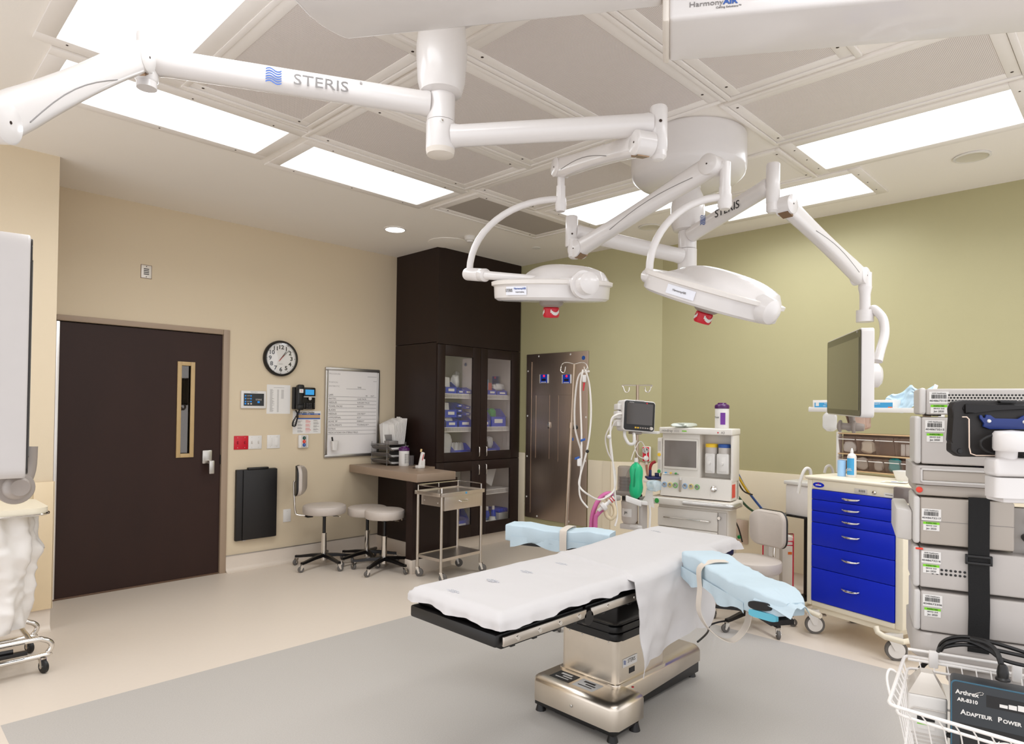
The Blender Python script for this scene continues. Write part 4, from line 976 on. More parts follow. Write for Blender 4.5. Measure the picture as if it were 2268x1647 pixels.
def stool(label, x, y, zs, rs, a0, back=None, rb_=.265):
    t = thing('rolling_stool', label, 'stool', (x, y, 0), group='grey vinyl rolling stools')
    MB().lathe([(0, -.075), (rs * .95, -.078), (rs * 1.0, -.066), (rs * 1.015, -.02), (rs * .985, -.006), (rs * .9, .002), (rs * .5, .005), (0, .006)], at=(0, 0, zs), seg=40).out('seat', VINYL, t)
    MB().lathe([(rs * .8, 0), (rs * .8, -.006), (.06, -.02), (.03, -.03)], at=(0, 0, zs - .077), seg=28).out('seat_plate', BLACKM, t)
    b = MB(); b.cyl((0, 0, .28), (0, 0, zs - .09), .0145); b.out('gas_piston', BLACK, t)
    MB().lathe([(.0, .06), (.026, .06), (.024, .30), (.027, .31), (.0, .31)]).out('column', CHROME, t)
    MB().tube([(.03, 0, zs - .10), (.13, -.05, zs - .118), (.13, .05, zs - .118), (.03, .01, zs - .10)], .004, 6, smooth=3).out('height_lever', CHROME, t)
    for k in range(5):
        a = a0 + k * 2 * math.pi / 5; c, s = math.cos(a), math.sin(a); rings = []
        for q, h, w0, z in ((.02, .03, .022, .105), (.12, .026, .018, .098), (rb_ * .9, .02, .015, .082), (rb_ + .012, .02, .016, .08)):
            rings.append([(c * q - s * w0 * i, s * q + c * w0 * i, z + h * j) for i, j in ((-1, -.5), (1, -.5), (.8, .5), (-.8, .5))])
        MB().loft(rings).out('base_leg', BLACKM, t)
        caster(t, (c * rb_, s * rb_), .027, a + rnd.uniform(-.8, 2.2))
    if back:
        ang, dist, zb, w_, h_ = back; c, s = math.cos(ang), math.sin(ang)
        fx = Vector((-c, -s, 0)); rx = Vector((-s, c, 0)); ctr = Vector((c * dist, s * dist, zb)); rt_ = MB()
        def pad(off, th, gr):
            b = MB(); b.M = Matrix((rx, Vector((0, 0, 1)), fx)).transposed().to_4x4(); b.M.translation = ctr + fx * off
            ol = rrect(w_ - gr * 2, h_ - gr * 2, .07 - gr, 6); n = len(ol)
            lev = [(1.0, 0), (1.02, th * .3), (1.0, th * .75), (.92, th)]
            cv = lambda p: .035 * (p[0] / (w_ / 2)) ** 2
            b.loft([[(p[0] * k, p[1] * k, z + cv((p[0] * k, 0))) for p in ol] for k, z in lev]); return b
        pad(0, .04, 0).out('backrest', VINYL, t); pad(-.014, .02, -.003).out('backrest_shell', BLACK, t)
        MB().tube([Vector((c * .10, s * .10, zs - .095)), Vector((c * dist * .92, s * dist * .92, zs - .095)), Vector((c * (dist + .015), s * (dist + .015), zs - .05)), ctr - fx * .03 + Vector((0, 0, -.04)), ctr - fx * .02], [.009] * 17, 10, smooth=4).out('back_bracket', CHROME, t)
        MB().box(c * .14 - .03, c * .14 + .03, s * .14 - .03, s * .14 + .03, zs - .115, zs - .085, .006).out('bracket_block', BLACK, t)
    return t
la_ = math.atan2(.713, -.70)
stool('grey stool with a backrest by the beige wall, left of the desk', 3.11, 5.47, .567, .193, 2.2, (la_ + .1, .25, .79, .22, .27))
p = at(813, 1203, 6.2); stool('backless grey stool half hidden behind another under the desk', p.x, p.y, .53, .185, R(255))
p = at(851, 1217, 5.92); stool('backless grey stool in front, tucked under the desk edge', p.x, p.y, .55, .178, R(-10))
stool('grey stool with a backrest between the anesthesia machine and blue cart', 4.42, 1.98, .46, .19, 4.2, (-.28, .20, .655, .29, .25))
# ------------------------------------------------------------------ stainless trolley with drawer
TST = mat('trolley_steel', (214, 206, 198), .36, metal=1, var=.04, scale=8, stretch=(20, 1, 1))
t = thing('utility_trolley', 'stainless steel trolley with drawer and guard rail in front of the desk', 'trolley', (3.78, 4.47, 0), R(4))
lx, ly = .245, .15
for sx in (-1, 1):
    for sy in (-1, 1):
        MB().cyl((sx * lx, sy * ly, .085), (sx * lx, sy * ly, .735), .0125).out('leg', STEEL, t)
        caster(t, (sx * lx, sy * ly), .036, R(-60), RUBBER)
b = MB(); b.box(-lx - .02, lx + .02, -ly - .02, ly + .02, .735, .738); 
for q in ((-lx - .022, lx + .022, -ly - .022, -ly - .012), (-lx - .022, lx + .022, ly + .012, ly + .022), (-lx - .022, -lx - .012, -ly, ly), (lx + .012, lx + .022, -ly, ly)): b.box(*q, .72, .752, .002)
b.out('tray_top', TST, t)
b = MB(); b.box(-lx, lx, -ly, ly, .185, .188); b.box(-lx, lx, -ly - .006, -ly + .004, .17, .195); b.box(-lx, lx, ly - .004, ly + .006, .17, .195); b.box(-lx - .006, -lx + .004, -ly, ly, .17, .195); b.box(lx - .004, lx + .006, -ly, ly, .17, .195); b.out('lower_shelf', TST, t)
rl = [(-lx, -ly, .752), (-lx, -ly + .0, .795), (-lx, -ly + .02, .80), (-lx, ly, .80), (lx, ly, .80), (lx, -ly + .02, .80), (lx, -ly, .795), (lx, -ly, .752)]
MB().tube(rl, .0055, 8).out('guard_rail', CHROME, t); 
for p in ((-lx, ly), (0, ly), (lx, ly)): MB().cyl((p[0], p[1], .75), (p[0], p[1], .80), .005).out('rail_post', CHROME, t)
MB().box(-lx + .02, lx - .02, -ly + .012, ly - .02, .63, .72).out('drawer_housing', TST, t)
d = MB().box(-lx + .02, lx - .008, -ly - .014, -ly + .006, .60, .722, .002).out('drawer', TST, t); MB().tube([(-.05, -ly - .014, .672), (-.045, -ly - .036, .668), (.045, -ly - .036, .668), (.05, -ly - .014, .672)], .006, 8).out('pull', CHROME, d)
MB().box(.02, .038, -ly - .0235, -ly - .022, .727, .745).out('blue_sticker', LBLUE, t)
dots(t, [(-lx + .019, -.08, .66), (-lx + .019, .09, .67)], (-1, 0, 0), .006, CHROME)
# ------------------------------------------------------------------ stainless wall panel on the green bay wall
def bay_m(y, z): return basis((5.35, y, z), (0, -1, 0), (0, 0, 1))
t = thing('gas_valve_panel', 'tall stainless steel panel screwed to the green wall behind the drip stand', 'wall panel', (5.3485, 4.583, 0), R(-90))
MB().box(-.432, .435, -.014, 0, .275, 2.086, .002).out('plate', STEELH, t)
PL = mat('panel_seam', (196, 178, 160), .3, metal=1)
for x, z0, z1 in ((-.355, .33, 2.0), (-.285, .94, 1.63), (-.085, .94, 1.63), (.04, .92, 1.63)): MB().box(x - .0025, x + .0025, -.0165, -.013, z0, z1).out('seam', PL, t)
for x0, x1 in ((-.285, -.085), (.04, .24)):
    for z in (1.63,): MB().box(x0, x1, -.0155, -.013, z - .002, z + .002).out('seam', PL, t)
dots(t, [(x, -.014, z) for x in (-.41, .415) for z in (.5, .95, 1.4, 1.9)] + [(x, -.014, 2.06) for x in (-.25, .2)] + [(x, -.014, .30) for x in (-.25, .2)], (0, -1, 0), .010, PAPER)
o = MB().box(-.10, -.07, -.03, -.014, 1.27, 1.34, .006).out('latch', CHROME, t)
for k, (x, z) in enumerate(((-.165, 1.81), (.155, 1.80))):
    g = MB().box(x - .066, x + .066, -.022, -.013, z - .048, z + .048, .004).out('gauge', PAPER, t)
    MB().box(x - .05, x + .05, -.0235, -.0215, z - .046, z + .047).out('gauge_face', mat('gauge_blue', (26, 66, 190), .4), g); MB().box(x - .03, x + .03, -.0245, -.023, z - .022, z + .0).out('gauge_screen', BLACK, g)
    MB().lathe([(.013, 0), (.013, .002), (0, .003)], at=(x + .004, -.0235, z + .03), d=(0, -1, 0), seg=16).out('red_light', emis('red_light', (255, 40, 70), 1.2), g)
    for j in range(4): MB().box(x - .036 + j * .019, x - .022 + j * .019, -.0245, -.023, z - .043, z - .033).out('gauge_key', PAPER, g)
MB().lathe([(.022, 0), (.022, .0015), (0, .0015)], at=(.375, -.014, 2.015), d=(0, -1, 0)).out('round_mark', BLUEINK, t)
# ------------------------------------------------------------------ drip stand
pb, pt_ = at(1245, 1384, 4.6), at(1272, 806, 4.6); pb.z = 0
t = thing('drip_stand', 'thin steel drip stand leaning slightly in front of the stainless wall panel', 'drip stand', pb)
tp = pt_ - pb; POLE = mat('dull_steel_pole', (176, 158, 140), .28, metal=1)
MB().tube([Vector((0, 0, .10)), tp * .76], .0125, 12).out('lower_pole', POLE, t); MB().tube([tp * .75, tp], .0095, 12).out('upper_pole', POLE, t)
MB().lathe([(.0, -.02), (.018, -.02), (.018, .02), (0, .02)], at=tp * .76, d=tp).out('collar', POLE, t); MB().ball(tp * .752 + rt * .03, .018).out('clamp_knob', BLACK, t)
for k in range(5):
    a = k * 2 * math.pi / 5; MB().tube([(0, 0, .11), (.14 * math.cos(a), .14 * math.sin(a), .10), (.25 * math.cos(a), .25 * math.sin(a), .065)], .011, 8).out('base_leg', BLACKM, t); caster(t, (.25 * math.cos(a), .25 * math.sin(a)), .022, a)
for s in (-1, 1):
    for f in (1,):
        e = tp + rt * (s * .085)
        MB().tube([tp, tp + rt * (s * .05) + Vector((0, 0, .012)), e, e + rt * (s * .012) + Vector((0, 0, -.05)) - fw * .01, e + rt * (s * -.012) + Vector((0, 0, -.06)) - fw * .03, e + rt * (s * -.02) + Vector((0, 0, -.02)) - fw * .035], .0034, 8, smooth=4).out('hook', CHROME, t)
MB().lathe([(0, 0), (.008, 0), (.008, .02), (0, .02)], at=tp * .70 + rt * .012, d=(0, 0, 1)).out('blue_clip', BLUEINK, t)
WC = mat('white_cable', (232, 228, 222), .4); GC = mat('pale_grey_cable', (212, 206, 200), .4)
def cable(name, label, cat, pts, r, m, d=None, seg=8, closed=False, sm=6):
    P = [at(*p) if len(p) == 3 and p[0] > 20 else Vector(p) for p in pts]
    o = MB().tube(P, r, seg, closed, sm).out(name, m); return tag(o, label, cat)
D0 = 4.56
cable('looped_cable', 'outer white cable looped over the right hook of the drip stand', 'cable', [(1306, 822, D0), (1283, 830, D0), (1274, 880, D0), (1273, 940, D0), (1280, 975, D0), (1287, 1000, D0), (1287, 1040, D0)], .0065, GC)
cable('looped_cable', 'right hand white cable hanging in a long curve from the drip stand', 'cable', [(1296, 818, D0), (1305, 850, D0), (1309, 900, D0), (1307, 950, D0), (1299, 1000, D0), (1286, 1050, D0), (1283, 1075, D0), (1300, 1093, D0), (1330, 1106, 4.7), (1360, 1085, 4.8), (1362, 1040, 4.85)], .0065, WC)
cable('looped_cable', 'inner white cable hanging straight from the drip stand hook to a white plug', 'cable', [(1291, 818, D0 - .02), (1286, 850, D0 - .02), (1286, 900, D0 - .02), (1288, 960, D0 - .02), (1288, 1015, D0 - .02)], .006, WC)
cable('looped_cable', 'white cable curling down to the lower right from the white plug', 'cable', [(1287, 1040, D0), (1283, 1080, D0), (1287, 1105, D0), (1302, 1124, D0)], .006, WC)
o = MB().rb(at(1283, 1023, D0 - .03), rt, Vector((.1, .1, 1)), fw, (.03, .055, .02), .006).out('cable_plug', WHITEP); tag(o, 'white block connector low on the hanging cables', 'plug')
o = MB().rb(at(1294, 838, D0 - .03), rt, (0, 0, 1), fw, (.026, .05, .02), .005).out('cable_plug', WHITEP); tag(o, 'white connector with red tail high on the hanging cables', 'plug'); MB().tube([at(1294, 847, D0 - .03), at(1292, 865, D0 - .03)], [.007, .004], 8).out('red_tail', RED, o)
for q, l in (((1291, 974), 'upper blue clamp on the hanging white cables'), ((1278, 1014), 'lower blue clamp on the hanging white cables')):
    o = MB().rb(at(*q, D0 - .03), rt + up * .3, up, fw, (.035, .016, .014), .004).out('tube_clamp', BLUEINK); tag(o, l, 'clamp')
o = MB().ball(at(1301, 999, D0 - .03), .012).out('hose_clip', BLACK); tag(o, 'small black clip on the hanging cables at the panel edge', 'clip')
# ------------------------------------------------------------------ anesthesia machine
AM = thing('anesthesia_machine', 'cream anesthesia machine with grey screen and drawers against the green wall', 'anesthesia machine', (4.559, 2.5, 0), R(9 - 90))
AM.scale = (.92, .75, 1)
AMM = Matrix.Translation(AM.location) @ Matrix.Rotation(R(-81), 4, 'Z') @ Matrix.Diagonal((.92, .75, 1, 1))
AW = mat('anesthesia_enamel', (222, 217, 209), .38, var=.015)
t = AM
MB().box(-.33, .27, .02, .32, .13, .745, .02, 3).out('cabinet', AW, t)
for k, (z0, z1) in enumerate(((.575, .72), (.42, .57), (.27, .415))):
    d = MB().box(-.325, .19, -.005, .03, z0, z1, .006).out('drawer', AW, t)
    MB().tube([(-.26, -.005, (z0 + z1) / 2 - .005), (-.26, -.04, (z0 + z1) / 2), (.13, -.04, (z0 + z1) / 2), (.13, -.005, (z0 + z1) / 2 - .005)], .006, 8).out('drawer_handle', CHROME, d)
MB().box(.195, .262, .005, .03, .16, .72, .004).out('side_rail', LGREY, t); MB().cyl((.205, .02, .68), (.205, -.02, .68), .012).out('lock', CHROME, t)
b = MB(); b.prism([(-.40, -.06), (.30, -.06), (.32, -.02), (.32, .32), (-.40, .32)], .745, .80, .012, 3); b.out('work_top', AW, t)
MB().box(-.36, .29, -.02, .12, .799, .803, .001).out('grey_inlay', mat('warm_grey_inlay', (176, 164, 150), .4), t)
MB().tube([(-.08, -.075, .775), (.25, -.075, .775), (.31, -.06, .775), (.335, -.02, .775), (.335, .15, .775)], .016, 12).out('grab_rail', ALU, t)
MB().lathe([(.020, 0), (.018, .006), (0, .007)], at=(-.315, -.062, .772), d=(0, -1, 0)).out('green_button', mat('green_button', (50, 160, 70), .4), t)
b = MB(); b.box(-.31, .02, .06, .28, .80, 1.30, .006); b.box(.02, .29, .22, .28, .80, 1.30); b.box(.275, .295, .07, .28, .95, 1.30, .004); b.out('upper_body', AW, t)
b = MB(); b.loft([[(x, y, z) for x, y, z in ((-.312, .02, .81), (.29, .02, .81), (.29, .3, .81), (-.312, .3, .81))], [(-.312, .045, .965), (.29, .045, .965), (.29, .3, .965), (-.312, .3, .965)]]); b.out('gauge_panel', AW, t)
MB().box(-.325, .30, .01, .29, 1.30, 1.348, .008, 3).out('top_deck', AW, t)
text('mindray', .030, basis((-.30, .0095, 1.322), (1, 0, 0), (0, 0, 1)), GINK, t, align='LEFT'); text('A3', .026, basis((.225, .0095, 1.318), (1, 0, 0), (0, 0, 1)), GINK, t)
MB().lathe([(.006, 0), (0, .002)], at=(.185, .01, 1.318), d=(0, -1, 0)).out('red_lamp', RED, t); MB().box(-.19, -.145, .0085, .011, 1.312, 1.328).out('logo_plate', LGREY, t); MB().box(-.12, -.08, .0085, .011, 1.318, 1.326).out('green_plate', GREENL, t)
s_ = MB().box(-.298, .008, .045, .062, 1.02, 1.262, .006).out('screen_bezel', AW, t); MB().box(-.285, -.004, .0435, .046, 1.04, 1.245).out('screen', mat('grey_lcd', (120, 112, 106), .2, spec=.4), s_)
MB().box(-.352, -.312, .05, .25, .98, 1.262, .006).out('flow_column', AW, t)
for z0, z1 in ((1.16, 1.235), (1.02, 1.09)): MB().box(-.346, -.322, .046, .052, z0, z1).out('flow_window', LGREY, t)
for z, m in ((1.128, mat('yellow_plastic', (238, 196, 40), .4)), (.995, _m['green_button'])): MB().lathe([(.014, 0), (.013, .012), (0, .013)], at=(-.335, .05, z), d=(0, -1, 0)).out('flow_knob', m, t)
for x, m in ((-.27, LBLUE), (-.225, _m['yellow_plastic']), (-.18, _m['green_button'])): MB().lathe([(.010, 0), (.009, .015), (0, .016)], at=(x, .045, .985), d=(0, -1, 0), seg=16).out('port_cap', m, t)
MB().tube([(-.29, .03, .982), (-.15, .03, .982)], .003, 6).out('port_rail', CHROME, t)
RINGC = [mat('pale_blue_ring', (130, 176, 220), .4), mat('pale_yellow_ring', (224, 206, 110), .4), mat('pale_green_ring', (110, 190, 90), .4)]
for k, x in enumerate((-.277, -.227, -.18, -.095, -.042, .01)):
    g = MB().lathe([(.021, 0), (.021, .006), (.016, .008)], at=(x, .03, .895), d=(0, -1, .16), cap=False).out('pressure_gauge', RINGC[k % 3], t); MB().lathe([(.017, .002), (0, .002)], at=(x, .03, .895), d=(0, -1, .16)).out('gauge_face', PAPER, g)
    MB().tube([(x, .0265, .896), (x - .008, .0245, .905)], .002, 6).out('needle', INK, g)
MB().box(-.146, -.128, .018, .03, .85, .94, .003).out('flow_tube', mat('flow_tube', (170, 160, 146), .2), t); MB().lathe([(.010, 0), (.010, .02), (0, .02)], at=(-.137, .03, .94)).out('flow_knob', WHITEP, t)
MB().lathe([(.024, 0), (.024, .006), (.014, .01), (.012, .026), (0, .027)], at=(.15, .028, .89), d=(0, -1, .1)).out('pressure_valve', CHROME, t); MB().box(.2905, .2925, .06, .16, .83, .93).out('red_side_label', mat('orange_red', (222, 62, 40), .4), t)
for x, y in ((-.28, .08), (.24, .08), (-.28, .28), (.24, .28)): caster(t, (x, y), .06, .4, MGREY)
# vaporizers in the bay
def vap(x, capm, name, label, w):
    p = AMM @ Vector((x, .145, 1.002))
    v = thing('vaporizer', label, 'vaporizer', p, R(-81), 'vaporizers on the anesthesia machine')
    MB().box(-w, w, -.05, .05, 0, .155, .012, 3).out('body', WHITEP, v); MB().lathe([(.043, .15), (.045, .16), (.045, .2), (.04, .205)]).out('dial', LGREY, v); MB().lathe([(.046, .2), (.046, .222), (.04, .227), (0, .228)]).out('cap', capm, v)
    MB().box(-w * .55, w * .55, -.055, -.05, .02, .13, .002).out('scale_plate', PAPER, v); MB().lathe([(.012, 0), (.011, .02), (0, .021)], at=(.0, -.055, .08), d=(0, -1, 0)).out('filler_knob', WHITEP, v)
vap(.098, _m['yellow_plastic'], 'vaporizer', 'white vaporizer with yellow cap in the anesthesia machine bay', .038); vap(.205, BLUEINK, 'vaporizer', 'white vaporizer with blue cap in the anesthesia machine bay', .048)
def aw(x, y, z): return AMM @ Vector((x, y, z))
t = canister('white wipes canister with purple lid on top of the anesthesia machine', aw(.18, .15, 1.3485), 1.0); t.rotation_euler = (0, 0, R(-81)); MB().box(.005, .042, -.0535, -.0505, .03, .12).out('purple_label', mat('violet_label', (112, 48, 150), .5), t); text('Sani', .02, basis((-.022, -.052, .085), (1, 0, 0), (0, 0, 1)), INK, t)
lump('plastic_packet', 'flat clear plastic packet lying on top of the anesthesia machine', 'packet', aw(-.14, .16, 1.349), (.30, .12, .03), mat('frosty_packet', (214, 220, 212), .25, alpha=.85), 31, R(9))
# side arm, pole, patient monitor
t = AM; inv = AMM.inverted()
def L(p): return inv @ Vector(p)
pm = at(1411, 940, 4.98)
MB().tube([L(at(1408, 1345, 4.98)), L(at(1411, 1030, 4.98)), L(at(1412, 852, 4.98))], .0125, 14).out('pole', POLE, t)
MB().rb(L(at(1435, 957, 4.95)), (1, 0, 0), (0, 1, 0), (0, 0, 1), (.19, .06, .02), .004).out('side_arm', WHITEP, t)
tpp = at(1411, 853, 4.98)
for s in (-1, 1):
    e = tpp + rt * (s * .11)
    MB().tube([L(tpp), L(e), L(e + Vector((0, 0, -.015)) - rt * s * .005), L(e - rt * (s * .02) + Vector((0, 0, -.05))), L(e - rt * (s * .045) + Vector((0, 0, -.045))), L(e - rt * (s * .05) + Vector((0, 0, -.015)))], .0045, 8, smooth=4).out('bag_hook', CHROME, t)
MB().tube([L(at(1411, 1022, 4.98)), L(at(1406, 1030, 4.97)), L(at(1393, 1046, 4.95)), L(at(1388, 1065, 4.92))], .014, 12, smooth=3).out('support_bar', POLE, t); MB().cyl(L(at(1411, 1016, 4.98)), L(at(1411, 1027, 4.98)), .02).out('collar', POLE, t)
SMOKE = mat('smoky_clear_dome', (150, 138, 132), .12, alpha=.55); ABS = mat('translucent_absorber', (206, 198, 190), .3, alpha=.9)
ct = at(1385, 1085, 4.95); MB().lathe([(.0, .185), (.055, .183), (.066, .172), (.068, .0), (.07, -.004), (.06, -.006)], at=L(ct), cap=False).out('bellows_dome', SMOKE, t)
MB().lathe([(.0, .10), (.05, .10)] + [(.05 if k % 2 else .056, .10 - k * .012) for k in range(9)] + [(0, .0)], at=L(ct)).out('bellows', BLACK, t)
MB().rb(L(at(1388, 1092, 4.9)), (1, 0, 0), (0, 1, 0), (0, 0, 1), (.20, .16, .03), .008).out('breathing_block', MGREY, t); MB().rb(L(at(1400, 1101, 4.92)), (1, 0, 0), (0, 1, 0), (0, 0, 1), (.14, .12, .05), .006).out('block_body', BLACK, t)
for q in ((1372, 1102), (1362, 1097)): MB().lathe([(.02, 0), (.022, .03), (.016, .05), (0, .05)], at=L(at(*q, 4.85)), d=inv.to_3x3() @ (-rt - fw * .3)).out('breathing_port', LGREY, t)
ca = L(at(1394, 1160, 4.9)); MB().lathe([(0, .0), (.05, .005), (.066, .03), (.068, .14), (.07, .145), (.07, .17), (.05, .18), (0, .18)], at=ca).out('absorber_canister', ABS, t)
l_ = curved_label(t, Matrix.Translation(ca), .069, -130, -55, .06, .12, PAPER, 'canister_label'); text('JM', .026, Matrix.Translation(ca) @ on_rim(Matrix(), .0705, -95, .09), INK, l_)
MB().rb(L(at(1399, 1165, 4.88)), (1, 0, 0), (0, 1, 0), (0, 0, 1), (.16, .13, .035), .004).out('canister_bracket', LGREY, t); MB().rb(L(at(1424, 1135, 4.9)), (1, 0, 0), (0, 1, 0), (0, 0, 1), (.035, .12, .24), .004).out('canister_bracket', LGREY, t); MB().rb(L(at(1408, 1166, 4.82)), (1, 0, 0), (0, 1, 0), (0, 0, 1), (.11, .03, .025), .010).out('release_handle', WHITEP, t)
b = MB(); b.loft([[L(at(x, y, d)) for x, y, d in ((1432, 1080, 4.8), (1446, 1078, 4.8), (1446, 1078, 5.0), (1432, 1080, 5.0))], [L(at(x, y, d)) for x, y, d in ((1428, 1100, 4.8), (1446, 1104, 4.8), (1446, 1104, 5.0), (1428, 1100, 5.0))], [L(at(x, y, d)) for x, y, d in ((1420, 1112, 4.8), (1450, 1125, 4.8), (1450, 1125, 5.0), (1420, 1112, 5.0))]]); b.out('side_bracket', AW, t)
# patient monitor
c = at(1416, 921, 4.86); n = (-fw + rt * .30 + up * .0).normalized(); n.z = .06; n.normalize(); x = Vector((0, 0, 1)).cross(n).normalized(); y = n.cross(x); M = Matrix((x, y, n)).transposed().to_4x4() @ Matrix.Rotation(R(-4), 4, 'Z')
t = thing('patient_monitor', 'white patient monitor with dark screen on the pole left of the anesthesia machine', 'patient monitor', c)
b = MB(M); b.prism(rrect(.262, .232, .022), -.11, 0, .014, 3); b.out('casing', WHITEP, t); MB(M).prism(rrect(.25, .218, .02), 0, .006, .002).out('bezel', BLACK, t); MB(M).prism(rrect(.214, .158, .004, cy=.014), .006, .0072).out('screen', SCREEN, t)
MB(M).lathe([(.014, 0), (.012, .012), (0, .013)], at=(.098, -.088, .005), d=(0, 0, 1)).out('dial', LGREY, t)
for k in range(6): MB(M).box(-.03 + k * .02 - .007, -.03 + k * .02 + .007, -.093, -.083, .006, .0075).out('key', mat('amber_key', (226, 180, 40), .4) if k < 2 else MGREY, t)
text('mindray', .012, M @ Matrix.Translation((-.07, .098, .0065)), LGREY, t); MB(M).box(.05, .062, .094, .102, .006, .0075).out('alarm_lamp', RED, t); MB(M).box(-.035, .035, .105, .119, -.02, .004, .003).out('top_handle', LGREY, t)
for z, q in ((.06, .045), (.0, .06), (-.06, .05)): MB(M).box(-.165, -.128, z - q / 2, z + q / 2, -.10, -.03, .006).out('side_module', WHITEP, t)
for z in (.06, .03): MB(M).box(-.1325, -.1305, z - .006, z + .006, -.07, -.055).out('port', SCREW, t)
MB(M).tube([(-.09, -.12, -.05), (-.095, -.16, -.03), (-.075, -.21, .0), (-.045, -.205, .02), (-.04, -.15, .01), (-.02, -.13, -.04)], .012, 10, smooth=5).out('cable_hook', WHITEP, t); MB(M).box(-.04, .04, -.135, -.115, -.09, -.02, .006).out('mount', MGREY, t)
for k, pts in enumerate(([(1380, 915, 4.85), (1366, 918, 4.83), (1354, 930, 4.82), (1352, 970, 4.82), (1356, 1010, 4.82), (1361, 1060, 4.82), (1362, 1095, 4.8), (1367, 1140, 4.75), (1362, 1165, 4.72)], [(1380, 921, 4.85), (1360, 925, 4.83), (1350, 945, 4.82), (1341, 970, 4.82), (1346, 1000, 4.82), (1358, 1025, 4.82), (1364, 1060, 4.82), (1360, 1085, 4.8), (1340, 1100, 4.76)], [(1380, 930, 4.85), (1362, 933, 4.83), (1351, 960, 4.82), (1350, 968, 4.82), (1352, 1000, 4.82), (1356, 1018, 4.82)])):
    cable('monitor_cable', ('thickest white cable falling from the patient monitor past the green bag', 'white cable bowing left below the patient monitor', 'short grey lead with round white clip below the patient monitor')[k], 'cable', pts, (.0075, .0055, .005)[k], (WC, GC, GC)[k])
o = MB().ball(at(1349, 967, 4.80), .016).out('cable_clip', WHITEP); tag(o, 'round white clip on the monitor leads', 'clip')
cable('thin_lead', 'thin white lead looping beside the monitor pole', 'cable', [(1410, 975, 4.93), (1406, 990, 4.93), (1415, 1010, 4.93), (1432, 1013, 4.95), (1426, 985, 4.95), (1416, 978, 4.93), (1404, 1000, 4.93), (1398, 1018, 4.93)], .0035, WC)
# green reservoir bag
GB = mat('green_rubber_bag', (14, 176, 118), .38, bump=.05)
t = thing('breathing_bag', 'bright green rubber breathing bag hanging below the patient monitor', 'breathing bag', at(1408, 1103, 4.78))
k = 4.78 / 1444; prof = [(.002, -2), (6, 0), (11, 6), (14, 14), (15, 24), (13.5, 34), (13, 40), (14, 50), (14.5, 60), (13, 68), (9, 74), (4, 78), (3, 83)]
b = MB(); rings = []
for q, h in prof:
    rings.append([rt * (q * k * math.cos(a) * (1 + .10 * math.sin(3 * a + h * .05))) + fw * (q * k * .8 * math.sin(a)) + Vector((0, 0, h * k)) for a in [2 * math.pi * i / 24 for i in range(24)]])
b.loft(rings); b.out('bag', GB, t, ang=70); MB().lathe([(.013, 0), (.013, .03), (0, .03)], at=(0, 0, 80 * k)).out('collar', WHITEP, t)
MB().loft([[-fw * .037 + rt * x + Vector((0, 0, z)) for x, z in q] for q in (((-.03, .09), (-.012, .09), (-.014, .22)), ((-.022, .085), (-.016, .085), (-.012, .22)))]).out('fold', GB, t)
# suction regulator and lines on the wall return
ra_ = math.atan2(3.46 - 3.85, 5.63 - 5.35); rx = Vector((math.cos(ra_), math.sin(ra_), 0)); pr_ = Vector((5.35, 3.85, 0)) + rx * .34; pr_.z = 1.05
t = thing('suction_regulator', 'red and white suction regulator with gauge on the pale green wall return', 'regulator', pr_, ra_)
MB().box(-.042, .042, -.06, 0, -.075, .075, .012, 3).out('body', WHITEP, t); MB().box(-.04, .022, -.063, -.058, -.07, .07, .003).out('red_face', RED, t)
MB().lathe([(.03, 0), (.03, .008), (.026, .01)], at=(-.012, -.062, .035), d=(0, -1, 0), cap=False).out('gauge_ring', LGREY, t); MB().lathe([(.028, .003), (0, .003)], at=(-.012, -.062, .035), d=(0, -1, 0)).out('gauge_face', PAPER, t); MB().tube([(-.02, -.067, .028), (.002, -.067, .048)], .003, 6).out('needle', INK, t)
MB().lathe([(.026, 0), (.024, .03), (.018, .034), (0, .034)], at=(-.008, -.06, -.04), d=(0, -1, 0)).out('knob', WHITEP, t); MB().cyl((0, -.03, -.075), (0, -.03, -.12), .012).out('outlet', WHITEP, t)
cable('suction_tube', 'brown red suction tube falling from the regulator', 'tube', [(1432, 1030, 6.3), (1433, 1045, 6.2), (1437, 1060, 5.9), (1443, 1070, 5.6)], .011, mat('brown_tube', (150, 96, 80), .4))
cable('red_hose', 'short red hose curving beside the anesthesia machine flow column', 'hose', [(1452, 1022, 5.25), (1444, 1026, 5.25), (1440, 1036, 5.25), (1440, 1048, 5.25)], .012, mat('dark_red_hose', (150, 30, 36), .4))
o = MB(); o.rb(at(1447, 1057, 5.25), rt, fw, up, (.12, .10, .02), .008); o.rb(at(1440, 1048, 5.25), rt, fw, up, (.02, .03, .06), .004); o.rb(at(1455, 1051, 5.25), rt, fw, up, (.03, .04, .03), .004); tag(o.out('holder_clamp', mat('navy_plastic', (24, 30, 82), .4)), 'navy blue plastic clamp left of the anesthesia machine', 'clamp')
MB().rb(L(at(1447, 1064, 5.25)), (1, 0, 0), (0, 1, 0), (0, 0, 1), (.10, .25, .02), .004).out('side_shelf', AW, AM)
lump('bagged_mask', 'face mask in a clear bag on the corner of the anesthesia work top', 'mask', at(1449, 1088, 4.75), (.11, .08, .07), mat('blue_clear_bag', (196, 216, 226), .2, alpha=.55), 41)
b = MB(); b.rb(at(1403, 1109, 4.72), (rt - up * .35), fw, up, (.12, .02, .045), .008); b.rb(at(1425, 1113, 4.74), (rt - up * .15), fw, up, (.06, .03, .03), .008); tag(b.out('cuff_packet', PAPER), 'folded white packet clipped beneath the green breathing bag', 'packet')
